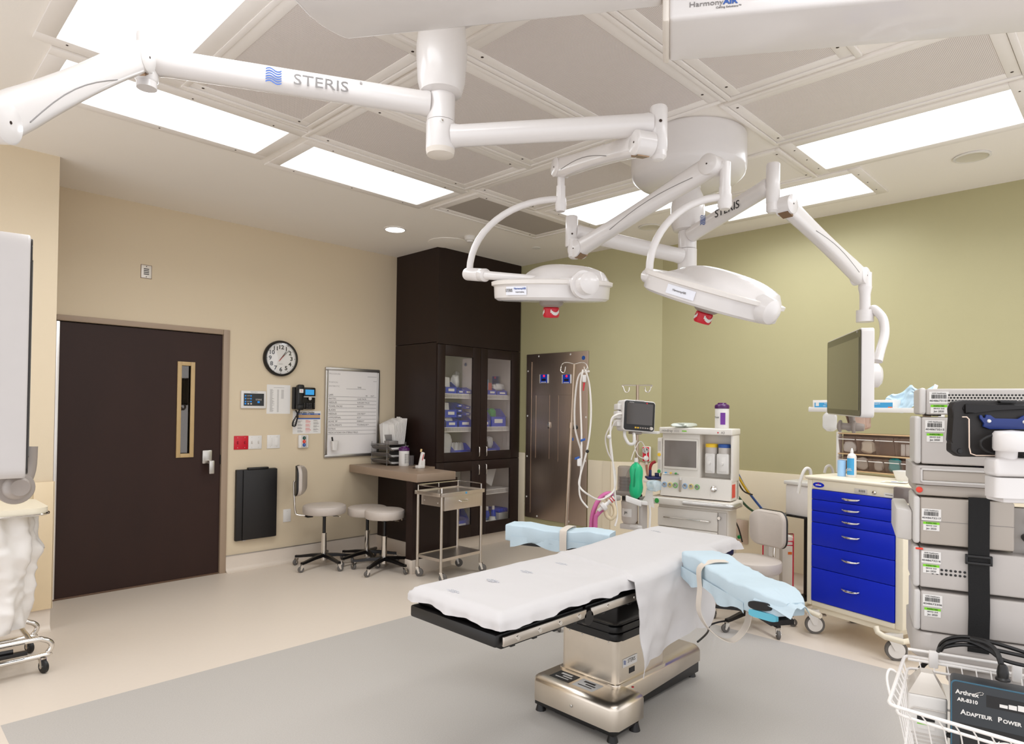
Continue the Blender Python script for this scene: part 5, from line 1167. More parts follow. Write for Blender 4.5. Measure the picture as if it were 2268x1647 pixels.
cable('white_strap', 'narrow white strap hanging beside the drawers of the anesthesia machine', 'strap', [(1438, 1118, 4.76), (1440, 1135, 4.76), (1439, 1160, 4.76), (1438, 1180, 4.76)], .008, WC)
PINK = mat('pink_corrugated_hose', (204, 104, 160), .4)
def corr(name, label, pts, r, m):
    P = spline([at(*p) for p in pts], 16); o = MB().tube(P, [r * (1 + .10 * (i % 2)) for i in range(len(P))], 12).out(name, m, ang=80); tag(o, label, 'hose')
corr('breathing_hose', 'outer pink corrugated breathing hose arching left of the grey absorber', [(1309, 1200, 4.75), (1311, 1150, 4.75), (1318, 1122, 4.75), (1330, 1102, 4.78), (1344, 1093, 4.8), (1356, 1094, 4.82)], .016, PINK)
corr('breathing_hose', 'inner pink corrugated breathing hose nearer the cream hose', [(1319, 1200, 4.72), (1319, 1150, 4.72), (1324, 1138, 4.72), (1333, 1129, 4.74)], .015, PINK)
corr('breathing_hose', 'cream corrugated hose looping under the white filter', [(1340, 1128, 4.74), (1344, 1142, 4.74), (1354, 1148, 4.74), (1362, 1138, 4.74), (1360, 1122, 4.76), (1352, 1112, 4.78), (1344, 1104, 4.8)], .014, mat('cream_hose', (224, 208, 176), .45))
t = thing('breathing_filter', 'white disc shaped breathing filter among the pink and cream hoses', 'filter', at(1337, 1121, 4.7)); MB().lathe([(.012, -.05), (.014, -.02), (.032, -.012), (.032, .012), (.014, .02), (.012, .05)], d=(rt + up * .8)).out('filter', mat('clear_white_filter', (226, 222, 220), .25), t)
MB().lathe([(.017, .05), (.019, .10), (.0, .10)], d=(rt + up * .8)).out('connector', WHITEP, t); MB().lathe([(.0195, .065), (.0195, .072)], d=(rt + up * .8), cap=False).out('red_ring', RED, t); MB().lathe([(.02, .082), (.02, .089)], d=(rt + up * .8), cap=False).out('red_ring', RED, t)
# gas outlet plate and hoses to the right of the machine
t = thing('gas_outlet_plate', 'stainless plate with three green outlets low on the cream wall', 'wall plate', (5.61, 2.655, .41), R(-90))
MB().box(-.12, .10, -.008, 0, -.105, .105, .002).out('plate', STEELH, t)
for k in range(3): MB().lathe([(.016, 0), (.016, .014), (.006, .016), (.006, .008), (0, .008)], at=(-.075 + k * .05, -.008, -.05), d=(0, -1, 0)).out('green_outlet', mat('outlet_green', (20, 140, 70), .4), t)
for k, (m, l, pts) in enumerate(((BLUEINK, 'blue gas hose sloping down the wall from the anesthesia machine', [(1624, 1028, 5.3), (1630, 1040, 5.35), (1648, 1075, 5.5), (1666, 1100, 5.6), (1690, 1130, 5.7)]), (_m['yellow_plastic'], 'yellow gas hose sloping down the wall from the anesthesia machine', [(1623, 1038, 5.28), (1632, 1050, 5.33), (1647, 1075, 5.45), (1660, 1094, 5.55)]), (mat('dark_green_hose', (20, 80, 50), .4), 'dark green gas hose curving down beside the anesthesia machine', [(1623, 1075, 5.28), (1634, 1098, 5.35), (1655, 1122, 5.5), (1675, 1136, 5.6)]), (BLACK, 'upper black power lead behind the yellow hose', [(1612, 1041, 5.27), (1624, 1046, 5.3), (1645, 1085, 5.45), (1666, 1095, 5.55)]), (BLACK, 'lower black power lead crossing the stainless outlet plate', [(1611, 1132, 5.3), (1625, 1148, 5.5), (1636, 1170, 5.6), (1644, 1200, 5.6)]))):
    cable('hanging_hose' if k < 3 else 'hanging_lead', l, 'hose' if k < 3 else 'cord', pts, .010 if k < 3 else .0065, m)
# ------------------------------------------------------------------ operating table
T = thing('operating_table', 'steel based operating table under white sheets in the middle of the room', 'operating table', (2.9, 1.93, 0))
def TW(): return MB(Matrix.Translation((-2.9, -1.93, 0)))
BST = mat('satin_table_steel', (224, 214, 200), .3, metal=1, var=.05, scale=14)
b = TW(); rings = []
def ring(x0, x1, xs, y0, y1, n0, n1, z, r=.03):
    zz = z if isinstance(z, tuple) else (z, z)
    return [(x, y, zz[1] if x > xs + .004 else zz[0]) for x, y in ((x0 + r, y0), (xs - r * .3, y0), (xs, y0 + r * .3), (xs, n0), (x1 - r, n0), (x1, n0 + r), (x1, n1 - r), (x1 - r, n1), (xs, n1), (xs, y1 - r * .3), (xs - r * .3, y1), (x0 + r, y1), (x0, y1 - r), (x0, y0 + r))]
for g, z in ((0, (.055, .088)), (0, .145), (.004, .158), (.014, .168), (.03, .174)): rings.append(ring(2.386 + g, 3.385 - g, 2.62 - g, 1.683 + g, 2.19 - g, 1.80 + g, 2.07 - g, z))
b.loft(rings); b.out('base_cover', BST, T, ang=50)
TW().box(2.41, 3.37, 1.815, 2.055, .02, .092, .004).out('base_skirt', BLACK, T); TW().box(2.40, 2.60, 1.70, 2.175, .028, .058, .006).out('base_skirt', BLACK, T)
for x, y in ((2.42, 2.15), (2.42, 1.72), (3.33, 1.84), (3.33, 2.03), (2.58, 1.71)): TW().lathe([(.026, 0), (.018, .03), (.016, .04)], at=(x, y, 0), seg=16).out('foot', BLACK, T)
b = TW(); b.prism(rrect(.43, .34, .03, 5, 2.765, 1.965), .172, .385); b.out('column', BST, T)
b = TW(); b.prism(rrect(.45, .36, .03, 5, 2.765, 1.965), .168, .186, .004); b.out('column_foot', BST, T)
b = TW()
for k, z in enumerate((.386, .418, .45)): b.prism(rrect(.445 - .012 * k, .355 - .012 * k, .05, 5, 2.765, 1.965), z, z + .036, .012, 3)
b.out('bellows', BLACK, T); TW().box(2.47, 3.02, 1.74, 2.14, .485, .635, .03, 3).out('table_head', BLACKM, T)
dots(T, [(2.55 - 2.9, y - 1.93, .375) for y in (1.84, 1.92, 2.0, 2.08)], (-1, 0, 0), .005, CHROME); dots(T, [(2.384 - 2.9, y - 1.93, .10) for y in (1.93,)], (-1, 0, 0), .007, CHROME)
t_ = TW().box(2.60, 2.72, 1.793, 1.7955, .255, .295).out('maker_plate', PAPER, T); text('STERIS', .026, Matrix.Translation((-2.9, -1.93, 0)) @ basis((2.672, 1.793, .277), (1, 0, 0), (0, 0, 1)), INK, t_, sx=.85); wave_logo(t_, Matrix.Translation((-2.9, -1.93, 0)) @ basis((2.615, 1.793, .277), (1, 0, 0), (0, 0, 1)), .018, .02, BLUEINK)
TW().box(2.655, 2.70, 1.793, 1.7955, .215, .24).out('serial_plate', INK, T)
for y0, m, m2 in ((1.99, INK, PAPER), (1.85, PAPER, INK)):
    p_ = TW().box(2.435, 2.525, y0, y0 + .12, .1735, .1755).out('warning_label', m, T)
    b = TW(); b.box(2.455, 2.462, y0 + .02, y0 + .10, .1755, .176); b.box(2.475, 2.485, y0 + .015, y0 + .07, .1755, .176); b.box(2.495, 2.51, y0 + .03, y0 + .095, .1755, .176); b.out('pictogram', m2, p_)
TW().lathe([(.006, .172), (.006, .176), (0, .177)], at=(2.62, 1.75, 0)).out('red_lamp', RED, T)
# top frame: black sections and steel side rails
for x0, x1 in ((1.63, 2.13), (2.145, 2.75), (2.765, 3.47)): TW().box(x0, x1, 1.665, 2.155, .646, .672, .006).out('top_section', BLACK, T)
TW().box(1.622, 1.665, 1.66, 2.16, .628, .675, .008).out('foot_bar', BLACK, T)
for y in (1.69, 2.13): TW().box(1.66 if True else 0, 3.3, y - .02, y + .02, .612, .648, .006).out('side_beam', BLACKM, T)
for x0, x1, n in ((1.645, 2.12, 4), (2.15, 2.74, 3), (2.77, 3.4, 3)):
    for y0, y1, f in ((1.64, 1.652, -1), (2.168, 2.18, 1)):
        r_ = TW().box(x0, x1, y0, y1, .632, .668, .004).out('side_rail', STEEL, T)
        for k in range(n): TW().lathe([(.010, 0), (.009, .003), (0, .003)], at=(x0 + (x1 - x0) * (k + .6) / n, y0 if f < 0 else y1, .65), d=(0, f, 0), seg=12).out('rail_bolt', CHROME, r_)
        for k in range(n): TW().box(x0 + (x1 - x0) * (k + .5) / n - .012, x0 + (x1 - x0) * (k + .5) / n + .012, 1.652 if f < 0 else 2.155, 1.668 if f < 0 else 2.17, .618, .655, .002).out('rail_spacer', BLACK, T)
TW().lathe([(.03, -.01), (.03, .012)], at=(2.135, 1.652, .63), d=(0, -1, 0)).out('hinge_knob', BLACKM, T)
for x0, x1, z in ((1.645, 2.14, .738), (2.15, 2.75, .738), (2.76, 3.485, .742)): TW().box(x0, x1, 1.662, 2.158, .672, z, .02, 3).out('mattress_pad', BLACK, T)
# white sheet with a gathered hem
SHEET = mat('white_cotton_sheet', (202, 199, 199), .75, var=.015, scale=4, bump=.4, bscale=11)
X0s, X1s, Y0s, Y1s = 1.628, 3.50, 1.645, 2.175
def topz(x): return .749 + .030 * max(0, min(1, (x - 2.7) / .55))
def sheet_pt(xe, ye, drop, extra=0.0, seed=0.0):
    x = min(max(xe, X0s), X1s); y = min(max(ye, Y0s), Y1s); dx, dy = xe - x, ye - y; ov = max(abs(dx), abs(dy))
    z = topz(x) + .0025 * math.sin(x * 9 + seed) * math.sin(y * 13) + extra
    z += crumple((x, y, 0), 5, .0016) * (ov == 0)
    # rounded mattress edge
    e = min(x - X0s, X1s - x, y - Y0s, Y1s - y); z -= .022 * max(0, 1 - e / .035) ** 2
    if ov > 0:
        s = x * 21 + y * 21
        z -= ov; w = .008 + .006 * math.sin(s * 1.7) + .004 * math.sin(s * 4.3 + 1); k = ov / max(drop, .01)
        if abs(dx) > 1e-9: x += math.copysign(.004 + w * k, dx)
        if abs(dy) > 1e-9: y += math.copysign(.004 + w * k, dy)
    return (x, y, z)
def grid_coords(a, b, drop, n, m):
    return [a - drop + drop * i / m for i in range(m)] + [a + (b - a) * i / n for i in range(n + 1)] + [b + drop * (i + 1) / m for i in range(m)]
us, vs = grid_coords(X0s, X1s, .036, 110, 5), grid_coords(Y0s, Y1s, .036, 40, 5); nu, nv = len(us) - 1, len(vs) - 1
def hem(xe, ye):
    k = 1 + .16 * math.sin(xe * 11 + 1) + .12 * math.sin(xe * 31) + .16 * math.sin(ye * 27)
    if xe < X0s: xe = X0s + (xe - X0s) * k
    if xe > X1s: xe = X1s + (xe - X1s) * k * .8
    if ye < Y0s: ye = Y0s + (ye - Y0s) * k
    if ye > Y1s: ye = Y1s + (ye - Y1s) * k
    return sheet_pt(xe, ye, .045)
o = MB().sheet(nu, nv, lambda u, v: hem(us[round(u * nu)], vs[round(v * nv)])).out('white_sheet', SHEET, ang=75); tag(o, 'white sheet with elastic hem fitted over the operating table pads', 'sheet')
for x, y in ((1.70, 1.985), (1.925, 1.99), (2.14, 1.995), (2.37, 1.99), (3.28, 2.05), (1.80, 1.75), (2.2, 1.74)):
    b = MB(); z = topz(x) + .0045
    for k, (dx, w_) in enumerate(((-.012, .04), (-.002, .075), (.008, .045))):
        for j in range(5 if k == 1 else 3): 
            q0 = -w_ / 2 + j * w_ / (5 if k == 1 else 3); b.box(x + dx - .003, x + dx + .003, y + q0, y + q0 + w_ / (5 if k == 1 else 3) * .75, z - .004, z)
    if y > 1.9: b.out('faded_print', mat('faded_grey_print', (196, 196, 200), .8), o, kind='stuff')
    else: b.bm.free()
# second, folded sheet hanging down the near side
b = MB(); XA, XB = 2.42, 3.17
def drape(u, v):
    x = XA + (XB - XA) * u
    if v < .42:
        k = v / .42; y = 2.172 - (2.172 - 1.643) * k; px_, py_, z = sheet_pt(x + .12 * (1 - k), y, .05, .0); return (px_, py_, z + (-.008 if u < .012 else .0015 + .002 * min(1, u / .05)) + .004 * math.exp(-((u - .03) / .02) ** 2) * (1 + .5 * math.sin(k * 40)))
    k = (v - .42) / .58; zb = .315 + .03 * u / .12 if u < .12 else .345 + .075 * min(1, (u - .12) / .5) + .015 * math.sin(u * 14)
    z0 = topz(x) - .012; z = z0 + (zb - z0) * k
    y = 1.620 - .012 * math.sin(k * 2.2) - .018 * math.sin(u * 9 + k * 2) * k - .012 * math.sin(u * 21 + k * 3) * k - .006 * math.sin(k * 9 + u * 7)
    y -= crumple((x * 1.0, 0, z), 5.5, .007) * min(1, k * 4) + .010 * max(0, math.sin(u * 5 - k * 3.2)) ** 3 * k + .010 * abs((u * 3.1 + .1) % 1 - .5) * min(1, k * 3) + .008 * abs((k * 2.6 + u * .8) % 1 - .5); return (x + .02 * k * (1 - u), y, z)
o = b.sheet(44, 44, drape, .003).out('draw_sheet', SHEET, ang=75); tag(o, 'second white sheet folded across the table and hanging down its near side', 'sheet')
def folds(): pass
# ------------------------------------------------------------------ arm boards in blue covers
BLUEW = mat('pale_blue_cover', (190, 208, 218), .8, var=.04, scale=9, bump=.3, bscale=26)
BLUED = mat('teal_cover_lining', (96, 178, 200), .6)
STRAP = mat('cream_strap', (214, 204, 192), .7)
def armboard(name, label, a, bb, w_, th, zt, open_end, strap_at):
    a, bb = Vector(a), Vector(bb); d = (bb - a); Ln = d.length; d.normalize(); s = Vector((-d.y, d.x, 0)); t = thing(name, label, 'arm board', (a + bb) / 2)
    c0 = t.location; rings = []; ns = 44
    for i in range(ns + 1):
        u = i / ns; c = a + d * (Ln * u) - c0; ww = w_ / 2 * (1 - .06 * math.sin(u * 7)); k = 1
        if u > .80 and open_end: k = 1 - .62 * ((u - .80) / .2) ** 1.6
        tip = max(0, (u - .80) / .2) ** 1.3 if open_end else 0
        e = .9 if u < .03 else 1; ring_ = []
        for x, z in rrect(2, 2, .2, 3):
            j = .004 * math.sin(u * 23 + x * 4) + crumple((u * Ln * 1.0, x * .12, z * .06 + w_), 11, .005)
            zz = z * th / 2 * (1 - .55 * tip) + .012 * tip + (.02 * math.sin(u * 9) * (z > .3) * .4); ring_.append(c + s * (x * ww * e * (k if x * 1 < 0 or True else 1) + j * .5) + Vector((0, 0, zz + j * .5 * (abs(x) > .6))))
        rings.append(ring_)
    MB().loft(rings).out('cover', BLUEW, t, ang=50)
    # skirt of the cover hanging under the board edge
    for sg in (-1, 1):
        MB().sheet(26, 4, lambda u, v: a + d * (Ln * (.02 + (.74 if open_end else .93) * u)) - c0 + s * (sg * (w_ / 2 + .004 + .006 * math.sin(u * 31) * v)) + Vector((0, 0, -th * .12 - v * (th * .52 + .018 * math.sin(u * 13 + sg)))), .002).out('cover_skirt', BLUEW, t, ang=60)
    if open_end:
        e = bb - c0
        ns_ = -1 if (bb - s - CAMP).length < (bb + s - CAMP).length else 1
        q0 = e + s * (ns_ * w_ * .40) - d * .085
        P_ = lambda x, z, o: q0 + (d * .86 - s * (ns_ * .5)).normalized() * x + Vector((0, 0, z)) + s * (ns_ * o)
        MB().loft([[P_(x * .045, z * .016 + .006 + .12 * x * .03, o) for x, z in rrect(2, 2, .7, 4)] for o in (.004, .016)]).out('cover_opening', BLACK, t)
        MB().loft([[P_(x * .055 + .01, z * .014 - .028, o) for x, z in rrect(2, 2, .5, 4)] for o in (.002, .014)]).out('cover_lining', BLUED, t)
        MB().sheet(14, 6, lambda u, v: e + d * (-.12 + .16 * v) + s * ((u - .5) * w_ * (1.0 - .55 * v)) + Vector((0, 0, th * .52 - .018 * v - .035 * (abs(u - .5) * 2) ** 2.2 + .006 * math.sin(u * 15 + v * 4))), .002).out('cover_flap', BLUEW, t, ang=60)
    c = a + d * (Ln * strap_at) - c0; hw = w_ / 2 + .012; ht = th / 2 + .008
    if open_end:
        pts = [c - s * 0 + s * (-hw * .2) + Vector((0, 0, ht)), c + s * (hw * .5) + Vector((0, 0, ht)), c + s * hw + Vector((0, 0, ht * .5)), c + s * hw + Vector((0, 0, -ht)), c + s * (hw + .01) + d * .01 + Vector((0, 0, -.16)), c + s * (hw * .8) + d * .06 + Vector((0, 0, -.23)), c + s * (hw * .3) + d * .13 + Vector((0, 0, -.245)), c + s * (hw * -.1) + d * .18 + Vector((0, 0, -.16)), c - s * (hw * .2) + d * .18 + Vector((0, 0, -ht))]
        pts = pts if (c0 + c + s * hw - CAMP).length < (c0 + c - s * hw - CAMP).length else [Vector((2 * (q - c).dot(d) * d.x, 2 * (q - c).dot(d) * d.y, 0)) + Vector((0, 0, 2 * (q - c).z)) - (q - c) + c for q in pts]
    else:
        pts = [c + s * hw + Vector((0, 0, -ht - .012)), c + s * hw + Vector((0, 0, ht * .6)), c + s * (hw * .7) + Vector((0, 0, ht)), c - s * (hw * .7) + Vector((0, 0, ht)), c - s * hw + Vector((0, 0, ht * .6)), c - s * hw + Vector((0, 0, -ht - .012))]
    MB().strip(spline([Vector(p) for p in pts], 6), .042, .003, d).out('strap', STRAP, t)
    MB().loft([[a - c0 + d * (Ln * q) + s * x + Vector((0, 0, z - th / 2)) for x, z in ((-.05, -.02), (.05, -.02), (.05, .0), (-.05, .0))] for q in (.0, .9)]).out('board', BLACKM, t)
    MB().cyl(a - c0 + Vector((0, 0, -th / 2 - .01)) + d * .03, a - c0 - d * .06 + Vector((0, 0, -th / 2 - .02)), .014).out('rail_clamp', CHROME, t)
    return t
armboard('arm_board', 'blue wrapped arm board with dangling cream strap on the near side of the table', (2.93, 1.585, .745), (2.50, .955, .725), .20, .10, .77, True, .30)
armboard('arm_board', 'blue wrapped arm board reaching from the far side of the table, strap across its middle', (3.11, 2.225, .722), (2.885, 2.83, .722), .155, .095, .77, False, .42)
cable('table_cord', 'black power cord lying on the grey floor behind the table base', 'cord', [(1545, 1421, 3.98), (1560, 1408, 4.05), (1568, 1398, 4.15), (1572, 1385, 4.3), (1588, 1378, 4.36), (1610, 1374, 4.4)], .006, BLACK)
# ------------------------------------------------------------------ blue drawer cart
CA = thing('drawer_cart', 'cream drawer cart with six royal blue drawers by the green wall', 'cart', (4.55, 1.62, 0), R(75.5 - 180 + 0))
# local x runs to the right seen from the front, y runs to the wall
CA.rotation_euler = (0, 0, math.atan2(-.968, -.252)); t = CA
b = MB(); b.box(-.05, -.012, 0, .5, .19, 1.03, .008); b.box(.537, .585, 0, .5, .19, 1.03, .008); b.box(-.012, .537, .02, .5, .19, 1.0); b.box(-.012, .537, 0, .03, .19, .222, .003); b.box(-.012, .537, 0, .03, .968, 1.03, .003); b.out('cabinet', CREAM, t)
MB().box(-.065, .60, -.012, .51, 1.03, 1.055, .012, 3).out('top', CREAM, t)
zs = [.967, .900, .825, .749, .598, .446, .224]
for k in range(6):
    d = MB().box(-.010, .535, -.008, .02, zs[k + 1] + .0015, zs[k] - .0015, .003).out('drawer', BLUEC, t)
    zz = (zs[k] + zs[k + 1]) / 2 + (.0 if k < 3 else .02); hp = [(.265 + .058 * math.cos(a), -.008 - .026 * math.sin(a), zz - .006 * math.sin(a)) for a in [math.pi * i / 10 for i in range(11)]]
    MB().tube(hp, [.004 + .003 * math.sin(math.pi * i / 10) for i in range(11)], 8).out('handle', CHROME, d)
o = MB().lathe([(1, 0), (1, .003), (0, .003)], d=(0, -1, 0), seg=28).out('maker_badge', BLUEC, t); o.location = (.035, -.0, .998); o.scale = (.040, 1, .017)
MB().box(.015, .055, -.0042, -.0028, .994, 1.001).out('badge_lettering', PAPER, t); MB().box(.03, .04, -.0042, -.0028, 1.004, 1.009).out('badge_mark', RED, t)
MB().box(.285, .365, -.006, .0, .975, 1.005, .003).out('lock_panel', LGREY, t)
for k in range(4): MB().box(.315 + k * .011, .322 + k * .011, -.0075, -.0055, .984, .998).out('lock_key', GINK, t)
MB().lathe([(.013, 0), (.012, .006), (.004, .008), (0, .008)], at=(.41, 0, .99), d=(0, -1, 0)).out('key_lock', CHROME, t)
o = MB().box(.47, .53, -.002, 0, .972, .998).out('name_label', PAPER, t); MB().box(.478, .522, -.0026, -.002, .984, .988).out('print', GINK, o)
for x, y in ((.0, .02), (.535, .02), (.0, .47), (.535, .47)):
    r = .062; a = -1.95 if y < .1 else 1.2
    w_ = MB().lathe([(r * .86, -.013), (r * .98, -.013), (r, -.009), (r, .009), (r * .98, .013), (r * .86, .013)], at=(x, y, r), d=(math.cos(a + 1.2), math.sin(a + 1.2), 0)).out('caster', RUBBER, t)
    ax = Vector((math.cos(a + 1.2), math.sin(a + 1.2), 0)); MB().lathe([(0, -.015), (r * .5, -.016), (r * .76, -.0135), (r * .76, .0135), (r * .5, .016), (0, .015)], at=(x, y, r), d=ax).out('wheel_disc', WHITEP, w_)
    fd = ax.cross(Vector((0, 0, 1)))
    for s in (-1, 1): MB().loft([[Vector((x, y, 0)) + ax * (s * .02) + fd * fx + Vector((0, 0, fz)) for fx, fz in ((-.012, r), (.012, r), (.05, r * 2.1), (-.02, r * 2.1))], [Vector((x, y, 0)) + ax * (s * .024) + fd * fx + Vector((0, 0, fz)) for fx, fz in ((-.012, r), (.012, r), (.05, r * 2.1), (-.02, r * 2.1))]]).out('fork', WHITEP, w_)
    MB().loft([[Vector((x, y, 0)) + ax * q + fd * fx + Vector((0, 0, fz)) for fx, fz in ((-.03, r * 2.0), (.055, r * 2.0), (.055, .15), (-.03, .17))] for q in (-.024, .024)]).out('fork_head', WHITEP, w_)
    if y < .1: MB().rb(Vector((x, y, r * 2.05)) - fd * .04, fd, ax, (0, 0, 1), (.06, .03, .012), .004).out('brake_pedal', MGREY, w_)
MB().tube([(-.09, .30, .17), (-.09, .05, .165), (-.08, -.02, .165), (-.02, -.06, .165), (.10, -.065, .155)], .017, 10).out('corner_bumper', CREAM, t); MB().tube([(.46, -.065, .195), (.475, -.07, .165), (.52, -.07, .15), (.62, -.06, .15), (.63, .0, .15), (.63, .3, .15)], .017, 10).out('corner_bumper', CREAM, t)
MB().box(-.02, .56, .02, .48, .15, .19, .004).out('under_frame', CREAM, t)
# organiser on the cart: posts, shelf, tilt-out bins
def cw(x, y, z): return CA.matrix_basis @ Vector((x, y, z)) if False else Matrix.Translation(CA.location) @ Matrix.Rotation(CA.rotation_euler.z, 4, 'Z') @ Vector((x, y, z))
rzc = CA.rotation_euler.z
RK = thing('bin_organiser', 'white frame with two rows of clear tilt bins and shelf on the cart', 'bin rack', cw(0, 0, 1.0551), rzc); t = RK
MB().box(-.09, -.07, .385, .43, 0, .29, .003).out('post', WHITEP, t); MB().box(.585, .605, .385, .43, 0, .46, .003).out('post', WHITEP, t)
MB().box(-.02, -.0, .46, .48, 0, .44, .002).out('rear_post', WHITEP, t); MB().box(.40, .42, .44, .46, 0, .05, .002).out('foot_post', LGREY, t)
TRB = mat('brown_tint_clear_bin', (150, 126, 112), .12, alpha=.22); BRB = mat('brown_bin_back', (112, 92, 80), .4)
MB().box(-.07, .585, .44, .446, .02, .285).out('rack_back', BRB, t)
for z in (.28, .137, .022): MB().box(-.07, .585, .375, .44, z - .004, z + .004, .001).out('rack_bar', mat('tan_edge', (196, 164, 124), .5), t)
def tbin(x0, x1, z0, z1):
    b = MB(); k = .003
    b.loft([[(x, y, z) for x, y, z in ((x0, .372, z1 - .012), (x1, .372, z1 - .012), (x1, .369, z1 - .012), (x0, .369, z1 - .012))], [(x, y, z0) for x, y in ((x0, .40), (x1, .40), (x1, .397), (x0, .397))]])
    for x in (x0, x1 - k): b.loft([[(x, .375, z1 - .03), (x, .44, z1 - .01), (x, .44, z0), (x, .40, z0)], [(x + k, .375, z1 - .03), (x + k, .44, z1 - .01), (x + k, .44, z0), (x + k, .40, z0)]])
    b.box(x0, x1, .40, .44, z0, z0 + k); o = b.out('tilt_bin', TRB, t)
    MB().box(x0 + .004, x1 - .004, .370, .3765, z1 - .036, z1 - .031).out('bin_lip', WHITEP, o)
for k in range(5): tbin(-.068 + k * .13, -.068 + k * .13 + .126, .143, .274)
for k in range(6): tbin(-.068 + k * .108, -.068 + k * .108 + .104, .028, .13)
b = MB(); b.box(-.29, .60, .36, .62, .438, .446, .002); b.box(-.29, .60, .355, .362, .43, .462, .002); b.box(-.29, -.283, .36, .62, .438, .466, .002); b.out('top_shelf', WHITEP, t); MB().prism([(.36, .30), (.60, .33), (.60, .438), (.36, .438)], 0, .01).bm.free()
MB(basis((-.02, .47, 0), (0, 1, 0), (0, 0, 1))).prism([(-.05, .35), (.0, .30), (.0, .438), (-.1, .438)], -.004, .004).out('shelf_bracket', BRB, t); MB(basis((.50, .47, 0), (0, 1, 0), (0, 0, 1))).prism([(-.05, .35), (.0, .30), (.0, .438), (-.1, .438)], -.004, .004).out('shelf_bracket', BRB, t)
def inrack(name, label, cat, x, z, size, m, seed): return lump(name, label, cat, cw(x, .415, 1.0551 + z), size, m, seed, rzc)
inrack('gauze_pack', 'white folded gauze in the leftmost upper bin of the cart rack', 'gauze', -.005, .147, (.085, .03, .065), PAPER, 51); inrack('gauze_pack', 'cream gauze pads in the second upper bin of the cart rack', 'gauze', .125, .147, (.09, .03, .075), mat('cream_gauze', (232, 222, 204), .8), 52)
for k in range(3): 
    o = MB().box(-.012, .012, -.004, .004, 0, .075, .001).out('medicine_packet', PAPER); o.location = cw(.365 + .026 * k, .405 + .008 * k, 1.203); o.rotation_euler = (0, 0, rzc); tag(o, 'slim white packet standing in the fourth upper bin', 'packet', 'slim packets in the fourth upper bin')
t = thing('gauze_roll', 'white dispenser with a chrome roll end in the fifth upper bin', 'dispenser', cw(.52, .41, 1.20), rzc); MB().box(-.055, .055, -.03, .02, 0, .12, .01).out('body', WHITEP, t); MB().cyl((.03, -.03, .06), (.03, -.07, .06), .025).out('roll_end', CHROME, t)
inrack('sponge_pack', 'pale grey packs in the second lower bin of the cart rack', 'pack', .09, .032, (.075, .03, .075), LGREY, 53); inrack('teal_pack', 'bright teal packets in the fourth lower bin of the cart rack', 'packet', .31, .032, (.085, .03, .08), mat('teal_film', (40, 170, 180), .4), 54)
o = MB().tube([Vector((.02 * math.cos(a), 0, .02 * math.sin(a))) for a in [2 * math.pi * i / 16 for i in range(16)]], .006, 8, True).out('tape_ring', mat('salmon_tape', (214, 150, 130), .5)); o.location = cw(.43, .405, 1.115); o.rotation_euler = (0, 0, rzc); tag(o, 'salmon coloured tape ring in the fifth lower bin', 'tape'); inrack('foil_pack', 'flat silver packets in the third lower bin of the cart rack', 'packet', .20, .032, (.06, .02, .06), LGREY, 55)
t = thing('squeeze_bottle', 'white and blue squeeze bottle standing on the front of the blue cart', 'bottle', cw(.16, .17, 1.0555), rzc); MB().lathe([(0, 0), (.027, .0), (.028, .005), (.028, .135), (.022, .15), (.010, .158), (.0, .158)]).out('bottle', WHITEP, t); MB().lathe([(.010, .157), (.010, .168), (.003, .19), (0, .192)]).out('nozzle', WHITEP, t); curved_label(t, Matrix(), .0285, -150, -30, .015, .125, LBLUE, 'blue_label'); text('GEL', .022, on_rim(Matrix(), .029, -90, .05), PAPER, t)
o = MB().lathe([(0, 0), (.026, 0), (.026, .105), (.016, .105), (.016, .10)]).out('blue_roll', mat('light_blue_roll', (160, 200, 236), .6)); o.location = cw(.095, .16, 1.0555); tag(o, 'light blue wrap roll standing left of the squeeze bottle', 'roll')
o = MB().rb((0, 0, .0), (1, 0, 0), (0, 1, 0), (0, 0, 1), (.14, .10, .001)).out('leaflet', PAPER); o.location = cw(.48, .10, 1.059); o.rotation_euler = (0, R(-2), rzc + .3); tag(o, 'white leaflet with coloured stripes lying on the cart top', 'leaflet')
for k, m in enumerate((_m['yellow_plastic'], BLUEINK, _m['green_button'])): MB().box(-.05 + k * .03, -.02 + k * .03, -.03 + k * .02, -.015 + k * .02, .0005, .0012).out('stripe', m, o)
b = MB(); b.loft([[(x * .09, y * .05, 0) for x, y in rrect(2, 2, .3)], [(x * .11, y * .06, .06) for x, y in rrect(2, 2, .3)]]); o = b.out('white_tub', WHITEP); o.location = cw(.50, .28, 1.0556); o.rotation_euler = (0, 0, rzc); tag(o, 'open white plastic tub at the right rear of the cart top', 'tub')
o = MB().box(-.05, .05, -.025, .02, -.045, .045, .008).out('tape_dispenser', mat('clear_dark_dispenser', (120, 110, 108), .15, alpha=.8)); o.location = cw(.60, -.025, 1.0); o.rotation_euler = (0, 0, rzc); tag(o, 'clear and dark tape dispenser clipped to the right front of the cart', 'tape dispenser')
def glove(x, label, pr=True):
    t = thing('glove_box', label, 'box', cw(x, .42, 1.5021), rzc, 'blue and white glove boxes on the cart shelf'); MB().box(-.115, .115, -.05, .05, 0, .068, .002).out('carton', PAPER, t); MB().box(-.10, .115, -.0507, -.05, .003, .05).out('blue_band', LBLUE, t); MB().box(-.09, -.065, -.0512, -.0507, .025, .05).out('logo_square', PAPER, t)
    text('Innoguard', .013, basis((.005, -.0508, .042), (1, 0, 0), (0, 0, 1)), PAPER, t); text('Ultra', .011, basis((-.02, -.0508, .027), (1, 0, 0), (0, 0, 1)), PAPER, t); MB().box(.085, .112, -.0513, -.0507, .002, .022).out('orange_mark', mat('orange_mark', (226, 110, 30), .5), t)
    return t
